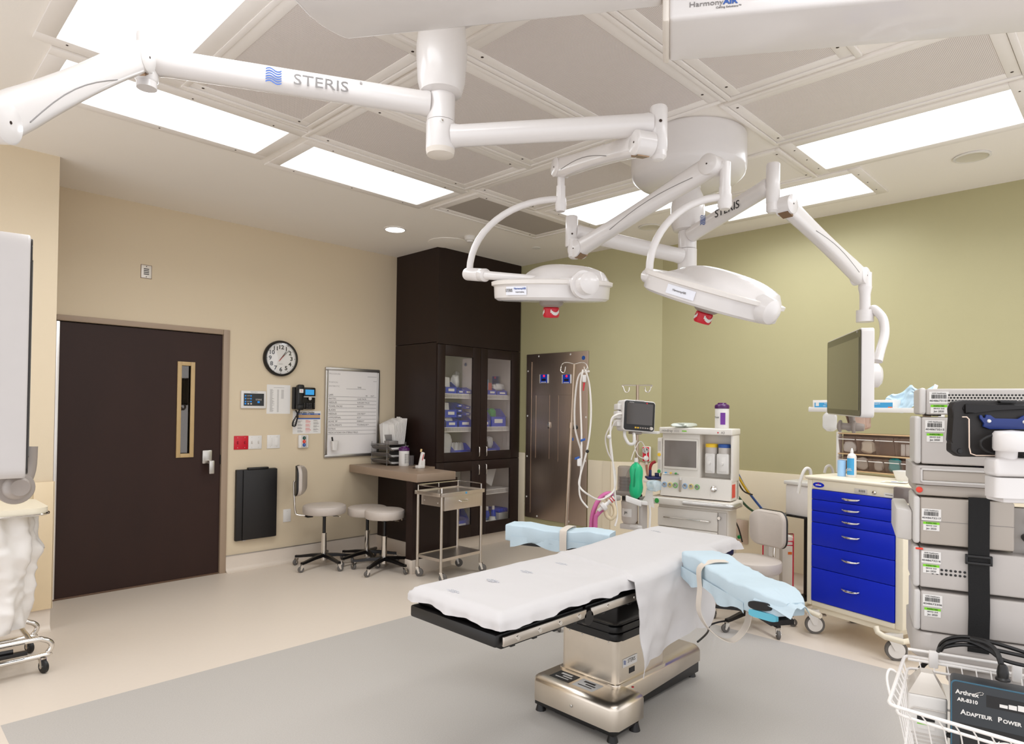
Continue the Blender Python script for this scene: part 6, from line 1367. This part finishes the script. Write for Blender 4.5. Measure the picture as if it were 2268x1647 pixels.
glove(-.15, 'glove box at the left end of the cart shelf, half behind the screen'); glove(.20, 'glove box right of the screen, its S size mark showing')
t = thing('sterile_pouch', 'crumpled pale blue sterile pouch lying over the glove box on the cart shelf', 'pouch', cw(.335, .44, 1.51), rzc)
MB().sheet(20, 16, lambda u, v: ((u - .5) * .26 + .05 * v, -.02 + .03 * math.sin(u * 7) * v + .05 * v + crumple((u, v, 1), 4, .012), -.002 + .125 * v + .025 * math.sin(u * 9 + v * 4) + .03 * u * v), .002).out('pouch', mat('pale_blue_pouch', (184, 208, 222), .3, bump=.3, bscale=30), t, ang=60); MB().sheet(4, 16, lambda u, v: (.13 + .05 * v + .022 * u, -.022 + .03 * math.sin(7) * v + .05 * v, -.002 + .155 * v + .025 * math.sin(9 + v * 4) - .01 * u), .002).out('pouch_seam', PAPER, t, ang=60); MB().tube([(.10, -.03, .03), (.16, -.04, .05), (.26, -.05, .065)], .003, 6, smooth=4).out('thin_lead', GINK, t)
lump('plastic_bag', 'clear bag with paper label hanging below the left end of the cart shelf', 'bag', cw(-.12, .36, 1.345), (.10, .02, .12), CLEARP, 61, rzc); o = lump('wrapped_pack', 'clear bag with reddish contents under the middle of the cart shelf', 'bag', cw(.06, .42, 1.36), (.14, .05, .12), mat('pinkish_pack', (216, 186, 172), .4, alpha=.85), 62, rzc)
# white bins and wire stand behind the cart
t = thing('sharps_container', 'white sharps bin with curved white handles behind the left side of the blue cart', 'container', at(1778, 1135, 5.15) , rzc); MB().box(-.10, .10, -.08, .08, -.02, .22, .012).out('body', mat('frosted_white_bin', (226, 222, 220), .4), t); MB().box(-.11, .11, -.09, .09, .22, .25, .006).out('lid', WHITEP, t)
MB().rb((0, 0, -.025), (1, 0, 0), (0, 1, 0), (0, 0, 1), (.3, .2, .01)).out('stand_shelf', BLACKM, t); MB().cyl((0, .05, -.03), (0, .05, -t.location.z + .001), .02).out('stand_pole', BLACKM, t); MB().lathe([(.08, .002), (.08, .02), (.02, .04)], at=(0, .05, -t.location.z)).out('stand_base', BLACKM, t)
cable('hanging_probe', 'white ribbed hand probe hooked over the left end of the blue cart', 'probe', [(1768, 1092, 4.75), (1773, 1065, 4.75), (1779, 1046, 4.75), (1786, 1037, 4.75), (1794, 1040, 4.75), (1796, 1052, 4.75)], .012, WHITEP); cable('hanging_wand', 'second curved white handle just behind the cart top', 'probe', [(1826, 1047, 4.85), (1830, 1034, 4.85), (1838, 1031, 4.85), (1844, 1040, 4.85), (1845, 1049, 4.85)], .010, WHITEP)
t = thing('wire_stand', 'red wire rack holding white bins between the stool and the blue cart', 'rack', at(1740, 1300, 5.0)); t.location.z = 0; RW = mat('red_wire', (200, 24, 60), .4); k5 = 5.0 / FPX
def lw(px, py, d): return at(px, py, d) - t.location
zt = at(1700, 1195, 4.95).z
for q in ((1690, 4.9), (1757, 4.9), (1695, 5.2), (1757, 5.2)):
    p = lw(q[0], 1200, q[1]); MB().cyl((p.x, p.y, .0), (p.x, p.y, zt), .005).out('wire_post', RW, t)
for z in (.05, zt - .03, zt): 
    P = [lw(1690, 1200, 4.9), lw(1757, 1200, 4.9), lw(1757, 1200, 5.2), lw(1695, 1200, 5.2)]
    for p in P: p.z = z
    MB().tube(P, .005, 6, True).out('wire_ring', RW, t)
for k, (px, py0, w_, l) in enumerate(((1708, 1160, .085, 'left narrow white bin inside the red wire rack'), (1738, 1185, .085, 'right white bin with orange label inside the red wire rack'))):
    p = at(px, 1200, 5.02 + .05 * k); p.z = .03; h = at(px, py0, 5.05).z - .03; v = thing('waste_bin', l, 'bin', p, R(-45)); MB().box(-w_ / 2, w_ / 2, -.06, .06, 0, h, .01).out('body', WHITEP, v)
    if k: MB().box(.0, .03, -.0625, -.06, h * .72, h * .76).out('orange_label', _m['orange_mark'], v)
cable('red_hook', 'short red plastic hook sticking out left of the stool backrest', 'hook', [(1672, 1176, 5.0), (1680, 1176, 5.0), (1684, 1171, 5.0)], .007, RED)
# ------------------------------------------------------------------ equipment tower at the right edge
TO = Vector((2.304, .519, 0)); TRZ = R(106.7 - 180)
TM = Matrix.Translation(TO) @ Matrix.Rotation(TRZ, 4, 'Z'); TI = TM.inverted()
def tw(x, y, z): return TM @ Vector((x, y, z))
TG = mat('tower_grey', (186, 180, 175), .42, var=.02); TGD = mat('tower_warm_grey', (172, 163, 153), .42, var=.02); TGL = mat('tower_light_grey', (200, 196, 192), .4, var=.02)
VENTM = grid_mat('vent_sheet', (196, 190, 184), (16, 14, 13), .0085, .36, axis=(0, 2))
t = thing('equipment_cart', 'grey equipment cart under the stacked consoles at the right picture edge', 'equipment cart', TO, TRZ)
b = MB(); b.prism(rrect(.44, .345, .03, 5, .212, .1725), 1.264, 1.322, .016, 3); b.out('top_shelf', TG, t)
MB().box(.018, .40, -.003, .01, 1.277, 1.308, .003).out('shelf_band', TGD, t); b = MB(); b.box(.012, .41, -.006, .004, 1.308, 1.314, .002); b.box(.012, .41, -.006, .004, 1.271, 1.277, .002); b.box(.012, .018, -.006, .004, 1.271, 1.314, .002); b.out('band_frame', TGL, t)
b = MB(); b.prism([(.0, .008), (.42, .008), (.42, .33), (.0, .33)], 1.229, 1.264, .010); b.out('shelf_apron', TGD, t)
b = MB(); b.prism(rrect(.44, .36, .05, 6, .215, .175), .735, .815, .02, 4); b.out('base_shelf', TG, t)
MB().lathe([(.11, 0), (.11, .05), (.08, .09), (0, .10)], at=(.20, .10, .655), seg=32).out('column_housing', TG, t)
MB().box(.26, .42, .14, .26, .10, .74, .01).out('column', TG, t); MB().box(.05, .50, .08, .12, .07, .11, .01).out('foot_beam', TG, t); MB().box(.05, .50, .34, .38, .07, .11, .01).out('foot_beam', TG, t); MB().box(.30, .38, .10, .36, .07, .11, .01).out('foot_beam', TG, t)
for x, y in ((.08, .10), (.47, .10), (.08, .36), (.47, .36)): caster(t, (x, y), .032, .7, RUBBER)
MB().box(.395, .415, .10, .35, .80, 1.24, .004).out('side_frame', TG, t)
MB().lathe([(.009, 0), (.009, .003), (.006, .005), (0, .005)], at=(.010, .008, 1.247), d=(0, -1, 0)).out('red_stop_button', mat('red_stop', (222, 62, 40), .4), t)
def asset(t, x, z, s, num, date, y=-.0015):
    """bar-coded asset label over a green inspection sticker"""
    o = MB().box(x, x + .050, y, y + .001, z - .036, z, .0).out('asset_label', PAPER, t)
    b = MB(); q = x + .006; r_ = random.Random(num)
    while q < x + .043:
        w_ = r_.choice((.0008, .0012, .0018)); b.box(q, q + w_, y - .0006, y, z - .021, z - .009); q += w_ + r_.choice((.0007, .0012))
    b.out('bar_code', INK, o, kind='stuff'); text('UHS Healthcare', .0055, basis((x + .025, y - .0002, z - .005), (1, 0, 0), (0, 0, 1)), INK, o); text(str(num), .0075, basis((x + .025, y - .0002, z - .028), (1, 0, 0), (0, 0, 1)), INK, o, sx=1.3)
    g = MB().box(x + .004, x + .046, y, y + .001, z - .066, z - .040).out('inspection_sticker', PAPER, t); MB().box(x + .004, x + .046, y - .0004, y, z - .047, z - .040).out('green_band', GREENL, g); text('INSPECTED', .0055, basis((x + .025, y - .0006, z - .0435), (1, 0, 0), (0, 0, 1)), INK, g); text(date, .0075, basis((x + .025, y - .0002, z - .060), (1, 0, 0), (0, 0, 1)), INK, g); text('SERVICE  DUE', .0045, basis((x + .025, y - .0002, z - .0515), (1, 0, 0), (0, 0, 1)), INK, g)
def console(label, x0, x1, z0, z1, d, num, date=None, lx=.022, lz=None, bez=.018, m=None, y0=0.0):
    t = thing('medical_console', label, 'console', tw(0, y0, 0) + Vector((0, 0, z0)), TRZ, 'grey consoles stacked on the equipment cart')
    h = z1 - z0
    MB().box(x0 + bez, x1, .0, d, .004, h - .003, .006, 3).out('case', m or TG, t); MB().box(x0, x0 + bez, -.004, d * .6, .004, h, .008, 3).out('side_bezel', TGL, t)
    b = MB()
    for x in (x0 + .05, x1 - .05):
        for y in (.05, d - .05): b.cyl((x, y, 0), (x, y, .005), .012, seg=12)
    b.out('foot_pads', BLACK, t)
    if num: asset(t, x0 + lx, (lz or h - .012), 1, num, date)
    return t
c1_ = console('topmost slim console with a punched vent strip', .008, .40, 1.474, 1.560, .36, 4048673101, 'Jan 2020', .026)
MB().box(.082, .40, -.0022, .0, .030, .066).out('vent_strip', VENTM, c1_)
console('blank fronted console under the slim vented one', -.004, .33, 1.3235, 1.473, .34, 4048673215, 'Jan 2020', .028)
c3_ = console('largest console under the cart shelf, its left side casing showing', -.006, .245, 1.0795, 1.2275, .34, 4048673217, 'Jan 2020', .022, .112, .018, TGD)
MB().box(.014, .245, -.0008, .0, .0745, .0755).out('seam', GINK, c3_)
b = MB(); b.prism([(-.05, .06), (-.006, .03), (-.006, .34), (-.05, .34)], .004, .100, .008); b.out('side_casing', TGL, c3_)
c4_ = console('console with two rows of round vent holes', -.006, .39, .9475, 1.0745, .36, 4048673216, 'Jan 2020', .022)
dots(c4_, [(.045 + .0115 * k, -.0008, z) for k in range(11) for z in (.062, .050)], (0, -1, 0), .0036, BLACK, 'vent_hole', .0006)
MB().box(.0, .02, -.006, 0, .118, .124, .002).out('red_tab', _m['orange_red'], c4_)
console('lowest plain console directly over the cart base', -.004, .39, .8155, .9435, .36, 4048673306, 'Jan 2020', .024)
# black strap round the stack
STB = mat('black_webbing', (8, 7, 7), .8, bump=.2, bscale=300)
t = thing('cargo_strap', 'wide black strap with buckle holding the consoles together', 'strap', tw(.158, -.008, .80), TRZ)
MB().strip([(0, 0, -.02), (.002, -.002, .10), (0, -.003, .25), (.001, -.001, .435)], .052, .004, (1, 0, 0)).out('webbing', STB, t)
b = MB(); b.box(-.033, .033, -.010, .002, .238, .246, .002); b.box(-.033, .033, -.010, .002, .258, .266, .002); b.box(-.033, -.027, -.010, .002, .238, .266, .001); b.box(.027, .033, -.010, .002, .238, .266, .001); b.out('buckle', BLACK, t)
# connectors beside the large console
t = thing('connector_block', 'black cable connectors on the right side of the largest console', 'connector', tw(.30, .03, 1.12), TRZ)
for q in ((.0, .0, .05, .03), (.02, .0, .0, .024), (-.02, .0, .0, .02), (.01, .0, -.04, .02)): MB().lathe([(q[3] * .5, .03), (q[3] * .6, 0), (q[3] * .4, -.03), (0, -.03)], at=(q[0], q[1], q[2]), d=(0, 1, 0)).out('plug', BLACK, t)
MB().box(-.05, .09, .03, .06, -.09, .085, .004).out('back_plate', LGREY, t); MB().box(-.03, .05, -.01, .03, -.075, -.055, .003).out('blue_socket', mat('steel_blue', (70, 110, 150), .4), t)
# tablet holder with blue plate on a white arm
TB = thing('tablet_holder', 'black shelled tablet seen from behind with a blue mounting plate', 'tablet', at(2215, 950, 1.75), math.atan2(-.80, .60))
cx_ = TB.location; FX = Vector((.60, -.80, 0)); NX = Vector((.80, .60, 0))
def tq(px, py, d=1.75):
    p = at(px, py, d) - cx_; return Vector((p.dot(FX), p.z))
BKT = mat('black_tablet_shell', (24, 19, 17), .55, bump=.1)
a = [tq(*q) for q in ((2116, 905), (2122, 889), (2140, 885), (2330, 888), (2330, 1012), (2130, 1012), (2114, 1000), (2114, 982), (2119, 976), (2119, 924))]
MB(Matrix.Rotation(R(90), 4, 'X')).prism([(p.x, p.y) for p in a], -.030, .0, .006, 3).out('shell', BKT, TB)
a = [tq(*q) for q in ((2140, 894), (2330, 897), (2330, 905), (2200, 905), (2160, 914), (2140, 916))]
MB(Matrix.Rotation(R(90), 4, 'X')).prism([(p.x, p.y) for p in a], .0, .010, .004).out('hand_grip', BLACKM, TB); p = tq(2228, 889); MB().box(p.x - .021, p.x + .021, -.012, .004, p.y - .004, p.y + .004, .003).out('latch', BLACK, TB)
a = [tq(*q) for q in ((2169, 919), (2174, 919), (2176, 926), (2181, 926), (2182, 918), (2192, 919), (2200, 927), (2248, 928), (2258, 920), (2330, 920), (2330, 950), (2190, 950), (2176, 944), (2179, 937), (2170, 927))]
MB(Matrix.Rotation(R(90), 4, 'X')).prism([(p.x, p.y) for p in a], .004, .010, .001).out('blue_plate', mat('navy_blue_plate', (20, 44, 110), .4), TB)
for q in ((2188, 932), (2260, 934)): p = tq(*q); MB().lathe([(.005, 0), (.004, .003), (0, .003)], at=(p.x, -.010, p.y), d=(0, -1, 0), seg=14).out('plate_screw', WHITEP, TB)
for q in ((2143, 904), (2131, 999)): p = tq(*q); MB().lathe([(.007, 0), (.006, .003), (0, .003)], at=(p.x, 0, p.y), d=(0, -1, 0), seg=14).out('shell_screw', BLACK, TB)
tp_ = lambda px, py, o=.012: Vector((tq(px, py).x, -o, tq(px, py).y))
MB().tube([tp_(2132, 923), tp_(2141, 923), tp_(2146, 928), tp_(2146, 990), tp_(2149, 1004), tp_(2160, 1008), tp_(2330, 1008)], .0016, 6).out('wire_loop', mat('pale_gold_wire', (232, 208, 190), .3), TB)
t = thing('support_arm', 'white jointed support arm carrying the black tablet at the right edge', 'support arm', at(2205, 1075, 1.76), math.atan2(-.80, .60)); c0 = t.location
def sp(px, py, o): 
    p = at(px, py, 1.76) - c0; return Vector((p.dot(FX), -o, p.z))
p = sp(2203, 975, .075); MB().lathe([(.0, -.024), (.038, -.024), (.041, -.018), (.041, .020), (.036, .027), (.0, .030)], at=p, seg=36).out('upper_joint', WHITE, t)
q = sp(2330, 985, .085); d_ = (q - p); b = MB(); b.loft([[p + d_ * k + Vector((0, y * w_, z * h_)) for y, z in rrect(2, 2, .6, 4)] for k, w_, h_ in ((.12, .02, .014), (.28, .024, .022), (.5, .024, .022), (1, .024, .022))]); b.out('upper_arm', WHITE, t)
p2 = sp(2205, 1030, .05); MB().box(p2.x - .043, p2.x + .22, p2.y - .03, p2.y + .03, p2.z - .024, p2.z + .024, .010, 3).out('cross_arm', WHITE, t)
MB().cyl(p + Vector((0, .02, -.02)), Vector((p.x, p2.y, p2.z)), .024).out('pivot', WHITE, t)
p3 = sp(2215, 1074, .045); MB().loft([[p3 + Vector((x * .052, y * .035, z)) for x, y in rrect(2, 2, .5, 5)] for z in (.027, .02, -.02, -.026)]).out('clamp_body', WHITE, t); MB().box(p3.x - .03, p3.x + .05, p3.y - .02, p3.y + .06, p3.z - .04, p3.z - .02, .006).out('clamp_foot', WHITE, t); MB().lathe([(.006, 0), (.005, .003), (0, .003)], at=(p3.x + .045, p3.y - .02, p3.z + .008), d=(.8, -.6, 0)).out('clamp_screw', LGREY, t)
MB().tube([sp(2172, 962, .06), sp(2154, 970, .06), sp(2150, 982, .055), sp(2165, 995, .045), sp(2195, 1003, .04), sp(2260, 1010, .04)], .0035, 8, smooth=6).out('arm_cable', BLACK, t)
lump('plastic_bag', 'clear bag of tubing lying on the cart shelf left of the black tablet', 'bag', tw(.115, .06, 1.3225), (.09, .09, .085), mat('clear_white_bag', (226, 222, 222), .15, alpha=.7), 71, TRZ)
lump('dark_part', 'dark clear valve part lying on the cart shelf behind the arm', 'part', tw(.17, .03, 1.3225), (.04, .05, .04), mat('dark_clear_part', (90, 74, 90), .2, alpha=.85), 72, TRZ)
o = MB().box(-.03, .03, -.05, .05, 0, .03, .004).out('blue_box', BLUEC); o.location = tw(.195, .09, 1.3225); o.rotation_euler = (0, 0, TRZ); tag(o, 'small blue box lying on the cart shelf behind the white arm', 'box')
# ------------------------------------------------------------------ wire basket and what lies in it
WB = mat('white_coated_wire', (234, 230, 226), .35)
t = thing('wire_basket', 'white wire basket hung on the front of the equipment cart', 'basket', (2.08, .36, .74))
def bl(px, py, z):
    p = zp(px, py, z); return p - t.location
def rim(z, ins, r, name):
    P = [(2.278 - ins, .540 - ins * .6), (1.862 + ins, .478 - ins * .6), (1.862 + ins, .02), (2.40 - ins, .06)]
    P = [Vector((x, y, z)) - t.location for x, y in P]; Q = []
    for i, p in enumerate(P):
        a_, c_ = P[i - 1], P[(i + 1) % 4]; Q += [p + (a_ - p).normalized() * .02, p + ((a_ - p).normalized() + (c_ - p).normalized()) * .006, p + (c_ - p).normalized() * .02]
    MB().tube(Q, r, 8, True).out(name, WB, t); return P
top_ = rim(.742, 0, .0048, 'rim_wire'); r2_ = rim(.715, .022, .004, 'rim_wire'); r3_ = rim(.62, .045, .0036, 'rim_wire'); r4_ = rim(.53, .075, .0036, 'rim_wire')
def wires(i, j, n):
    for k in range(1, n):
        u = k / n; P = [q[i].lerp(q[j], u) for q in (top_, r2_, r3_, r4_)]; MB().tube(P, .0018, 6).out('basket_wire', WB, t)
wires(0, 1, 9); wires(1, 2, 13); wires(3, 0, 14)
for k in range(1, 12):
    u = k / 12; MB().tube([r4_[1].lerp(r4_[2], u), r4_[0].lerp(r4_[3], u)], .0018, 6).out('floor_wire', WB, t)
MB().tube([at(*q) - t.location for q in ((1988, 1492, 1.86), (1979, 1484, 1.86), (1970, 1482, 1.86), (1965, 1494, 1.85), (1966, 1514, 1.82), (1974, 1548, 1.78), (1976, 1556, 1.77))], .0035, 8, smooth=5).out('end_loop', WB, t)
b = MB(); b.M = Matrix.Translation(-t.location) @ TM; b.tube([(-.02, -.0275, .765), (.4, -.0275, .765), (.4, -.0275, .735), (-.02, -.0275, .735)], .0045, 8, True); b.out('hanging_rail', WB, t)
for x in (.045, .245):
    b = MB(); b.M = Matrix.Translation(-t.location) @ TM; b.box(x - .012, x + .012, -.04, -.0225, .722, .772, .004); b.out('rail_hook', WB, t)
# control console in the basket
CT = thing('power_console', 'dark grey powered instrument console standing in the wire basket', 'console', (2.085, .385, .5385))
cd_ = Vector((.20, -.98, 0)).normalized(); upc = Vector((.12, .02, 1)).normalized(); Mc = basis((0, 0, 0), cd_, upc); nn = Mc.to_3x3() @ Vector((0, 0, 1))
if nn.dot(CAMP - CT.location) < 0: Mc = basis((0, 0, 0), -cd_, upc)
o_ = TI
DKG = mat('charcoal_console_face', (46, 50, 54), .45)
MB(Mc).box(0, .34, 0, .225, -.10, 0, .010, 3).out('case', DKG, CT)
b = MB(Mc); b.prism(rrect(.34, .225, .012, 4, .17, .1125), -.004, .0012); b.out('face_edge', mat('teal_edge', (50, 96, 118), .4), CT); b = MB(Mc); b.prism(rrect(.334, .219, .010, 4, .17, .1125), .0, .0018); b.out('face', DKG, CT)
f_ = MB(Mc).box(.078, .20, .172, .202, .0018, .0024).out('display_window', BLACK, CT)
for k in range(3): MB(Mc).box(.106 + k * .019, .123 + k * .019, .178, .186 + .003 * k, .0024, .003).out('level_bar', PAPER, f_)
f2 = MB(Mc).box(.020, .26, .02, .118, .0018, .0024).out('dark_field', BLACK, CT)
text('Arthrex', .0155, Mc @ Matrix.Translation((.036, .196, .0019)), PAPER, CT, bold=.0004); text('AR-8310', .0125, Mc @ Matrix.Translation((.037, .177, .0019)), PAPER, CT, bold=.0004)
b = MB(Mc @ Matrix.Translation((.058, .200, .0022))); b.tube([(-.012, -.006, 0), (.0, .002, 0), (.008, .006, 0)], .0009, 5); b.tube([(.006, -.002, 0), (.012, .0, 0), (.014, .005, 0), (.010, .006, 0)], .0008, 5); b.out('swoosh_mark', LGREY, CT)
for k, (a0, s0) in enumerate((('A', 'DAPTEUR'), ('P', 'OWER'), ('S', 'YSTEM'))):
    x = (.022, .102, .165)[k]; text(a0, .0172, Mc @ Matrix.Translation((x, .146, .0019)), PAPER, CT, align='LEFT', bold=.0005); text(s0, .0128, Mc @ Matrix.Translation((x + (.0125, .0108, .0105)[k], .1445, .0019)), PAPER, CT, align='LEFT', bold=.0004)
pts = [(.098 + .062 * k / 12, .082 + .016 * math.sin(math.pi * k / 12) - .018 * k / 12, .0028) for k in range(13)]
b = MB(Mc); 
for p_, q_ in zip(pts[1:-1], pts[2:-1] + [pts[-2]]):
    if p_ == q_: continue
    b.f([b.v((p_[0], p_[1] - .004, .003)), b.v((q_[0], q_[1] - .004, .003)), b.v((q_[0], q_[1] + .004, .003)), b.v((p_[0], p_[1] + .004, .003))])
for e_, s_ in ((pts[1], -1), (pts[-2], 1)): b.f([b.v((e_[0] + s_ * .012, e_[1] - .007, .003)), b.v((e_[0] - s_ * .002, e_[1] + .009, .003)), b.v((e_[0] - s_ * .004, e_[1] - .009, .003))])
b.out('double_arrow', PAPER, f2, flip=False)
b = MB(Mc); b.f([b.v((.05, .03, .003)), b.v((.075, .03, .003)), b.v((.075, .045, .003)), b.v((.06, .048, .003))]); b.out('lower_mark', PAPER, f2, flip=False)
# power box with sloped translucent top
t = thing('suction_unit', 'white unit with sloped top standing behind the wires at the left end of the basket', 'pump', (2.175, .475, .5365), TRZ); MB().box(-.035, .06, -.05, .06, 0, .155, .008, 3).out('body', WHITEP, t)
b = MB(); b.loft([[(x, y, .155) for x, y in ((-.033, -.048), (.058, -.048), (.058, .058), (-.033, .058))], [(x, y, .205) for x, y in ((.0, -.01), (.03, -.01), (.03, .03), (.0, .03))]]); b.out('sloped_top', mat('clear_sloped_top', (222, 214, 204), .12, alpha=.8), t)
MB().box(-.012, .03, -.0512, -.05, .085, .10).out('bar_code', INK, t); MB().box(-.012, .03, -.0512, -.05, .062, .078).out('asset_label', PAPER, t); MB().box(-.012, .03, -.0517, -.0512, .074, .079).out('green_band', GREENL, t); MB().tube([(-.03, -.051, .11), (-.02, -.053, .118), (.055, -.053, .118)], .002, 6).out('front_rib', LGREY, t)
for k in range(4): MB().box(-.03, .055, -.0515, -.05, .012 + k * .011, .017 + k * .011).out('louvre', LGREY, t)
# black cables heaped over the basket rail
def cab2(label, pts, r=.0055): return cable('power_cable', label, 'cable', pts, r, BLACK)
cab2('black cable arching highest over the basket rail', [(2078, 1442, 1.90), (2085, 1425, 1.88), (2105, 1413, 1.86), (2140, 1410, 1.84), (2180, 1418, 1.82), (2225, 1430, 1.80), (2300, 1455, 1.78)])
cab2('black cable lying lowest along the basket rail', [(2078, 1441, 1.89), (2090, 1433, 1.86), (2130, 1427, 1.83), (2170, 1432, 1.82), (2215, 1441, 1.79), (2300, 1460, 1.76)])
cab2('black cable crossing between the two arched cables', [(2083, 1440, 1.87), (2098, 1424, 1.85), (2140, 1418, 1.83), (2190, 1440, 1.80), (2225, 1462, 1.77), (2300, 1480, 1.75)])
cab2('thick black cable end dropping to the plug on the console', [(2150, 1414, 1.82), (2185, 1424, 1.79), (2205, 1440, 1.77), (2215, 1462, 1.75), (2219, 1478, 1.745)], .007)
t = thing('power_plug', 'chunky black plug hanging over the console top in the basket', 'plug', at(2221, 1489, 1.735)); MB().lathe([(.007, .022), (.011, .016), (.014, .0), (.013, -.012), (.017, -.016), (.017, -.02), (0, -.021)]).out('plug_body', BLACK, t)
cab2('black cable hanging in a long loop through the left end of the basket', [(2056, 1462, 2.02), (2040, 1478, 1.98), (2022, 1505, 1.93), (2013, 1540, 1.90), (2018, 1572, 1.88), (2040, 1600, 1.84), (2075, 1618, 1.82), (2110, 1630, 1.80)], .007)
cab2('black cable falling straight behind the left basket wires', [(2046, 1470, 2.0), (2030, 1500, 1.97), (2020, 1560, 1.95), (2015, 1620, 1.95), (2013, 1700, 1.95)], .006)
# ------------------------------------------------------------------ linen hamper at the left edge
t = thing('linen_hamper', 'chrome wheeled hamper with white liner bag cut off by the left picture edge', 'hamper', (.50, 4.55, 0))
CB = mat('thin_white_liner', (232, 228, 224), .35, var=.02, bump=.6, bscale=9, alpha=.93)
def hb(u, v):
    a = u * 2 * math.pi; z = .87 - .64 * v; k = 1 - .22 * max(0, v - .25); f = .016 * math.sin(7 * a + 3 * v) + .010 * math.sin(13 * a - 5 * v) + (.035 * math.exp(-((v - .36) / .08) ** 2)) * (1 + .6 * math.sin(3 * a + 1))
    f += crumple((math.cos(a) * .25, math.sin(a) * .22, z), 6.5, .012)
    return ((.255 * k + f) * math.cos(a), (.21 * k + f) * math.sin(a), z)
MB().sheet(110, 60, hb).out('liner_bag', CB, t, ang=70); MB().sheet(24, 3, lambda u, v: ((.19 * (1 - v)) * math.cos(u * 2 * math.pi), (.15 * (1 - v)) * math.sin(u * 2 * math.pi), .235)).out('liner_bottom', CB, t)
MB().loft([[(x * .29, y * .235, z) for x, y in rrect(2, 2, .3, 5)] for z in (.868, .875, .905)] + [[(x * .27, y * .215, .905) for x, y in rrect(2, 2, .3, 5)]]).out('lid', CREAM, t); MB().tube([(x * .293, y * .238, .870) for x, y in rrect(2, 2, .3, 5)], .007, 8, True).out('rim', CHROME, t)
for y in (-.2, .2): MB().tube([(-.30, y, .185), (.20, y, .185), (.275, y, .178), (.315, y, .145), (.30, y, .105), (.25, y, .09), (-.3, y, .09)], .014, 12, smooth=4).out('base_tube', CHROME, t)
for x in (-.28, .22): MB().tube([(x, -.2, .185), (x, .2, .185)], .012, 10).out('cross_tube', CHROME, t); MB().tube([(x, .19, .18), (x, .215, .5), (x, .215, .87)], .011, 10).out('upright', CHROME, t)
for k in range(3): MB().tube([(-.2 + k * .08, -.2, .195), (-.12 + k * .08, .2, .195)], .005, 8).out('rack_rod', CHROME, t)
MB().box(-.3, .20, -.25, -.215, .125, .145, .004).out('pedal_bar', BLACK, t); MB().tube([(-.28, -.16, .14), (.14, -.23, .155)], .012, 8).out('pedal_lever', BLACK, t)
for x, y in ((.27, -.2), (.27, .2), (-.27, -.2), (-.27, .2)): caster(t, (x, y), .036, -1.2, BLACK)
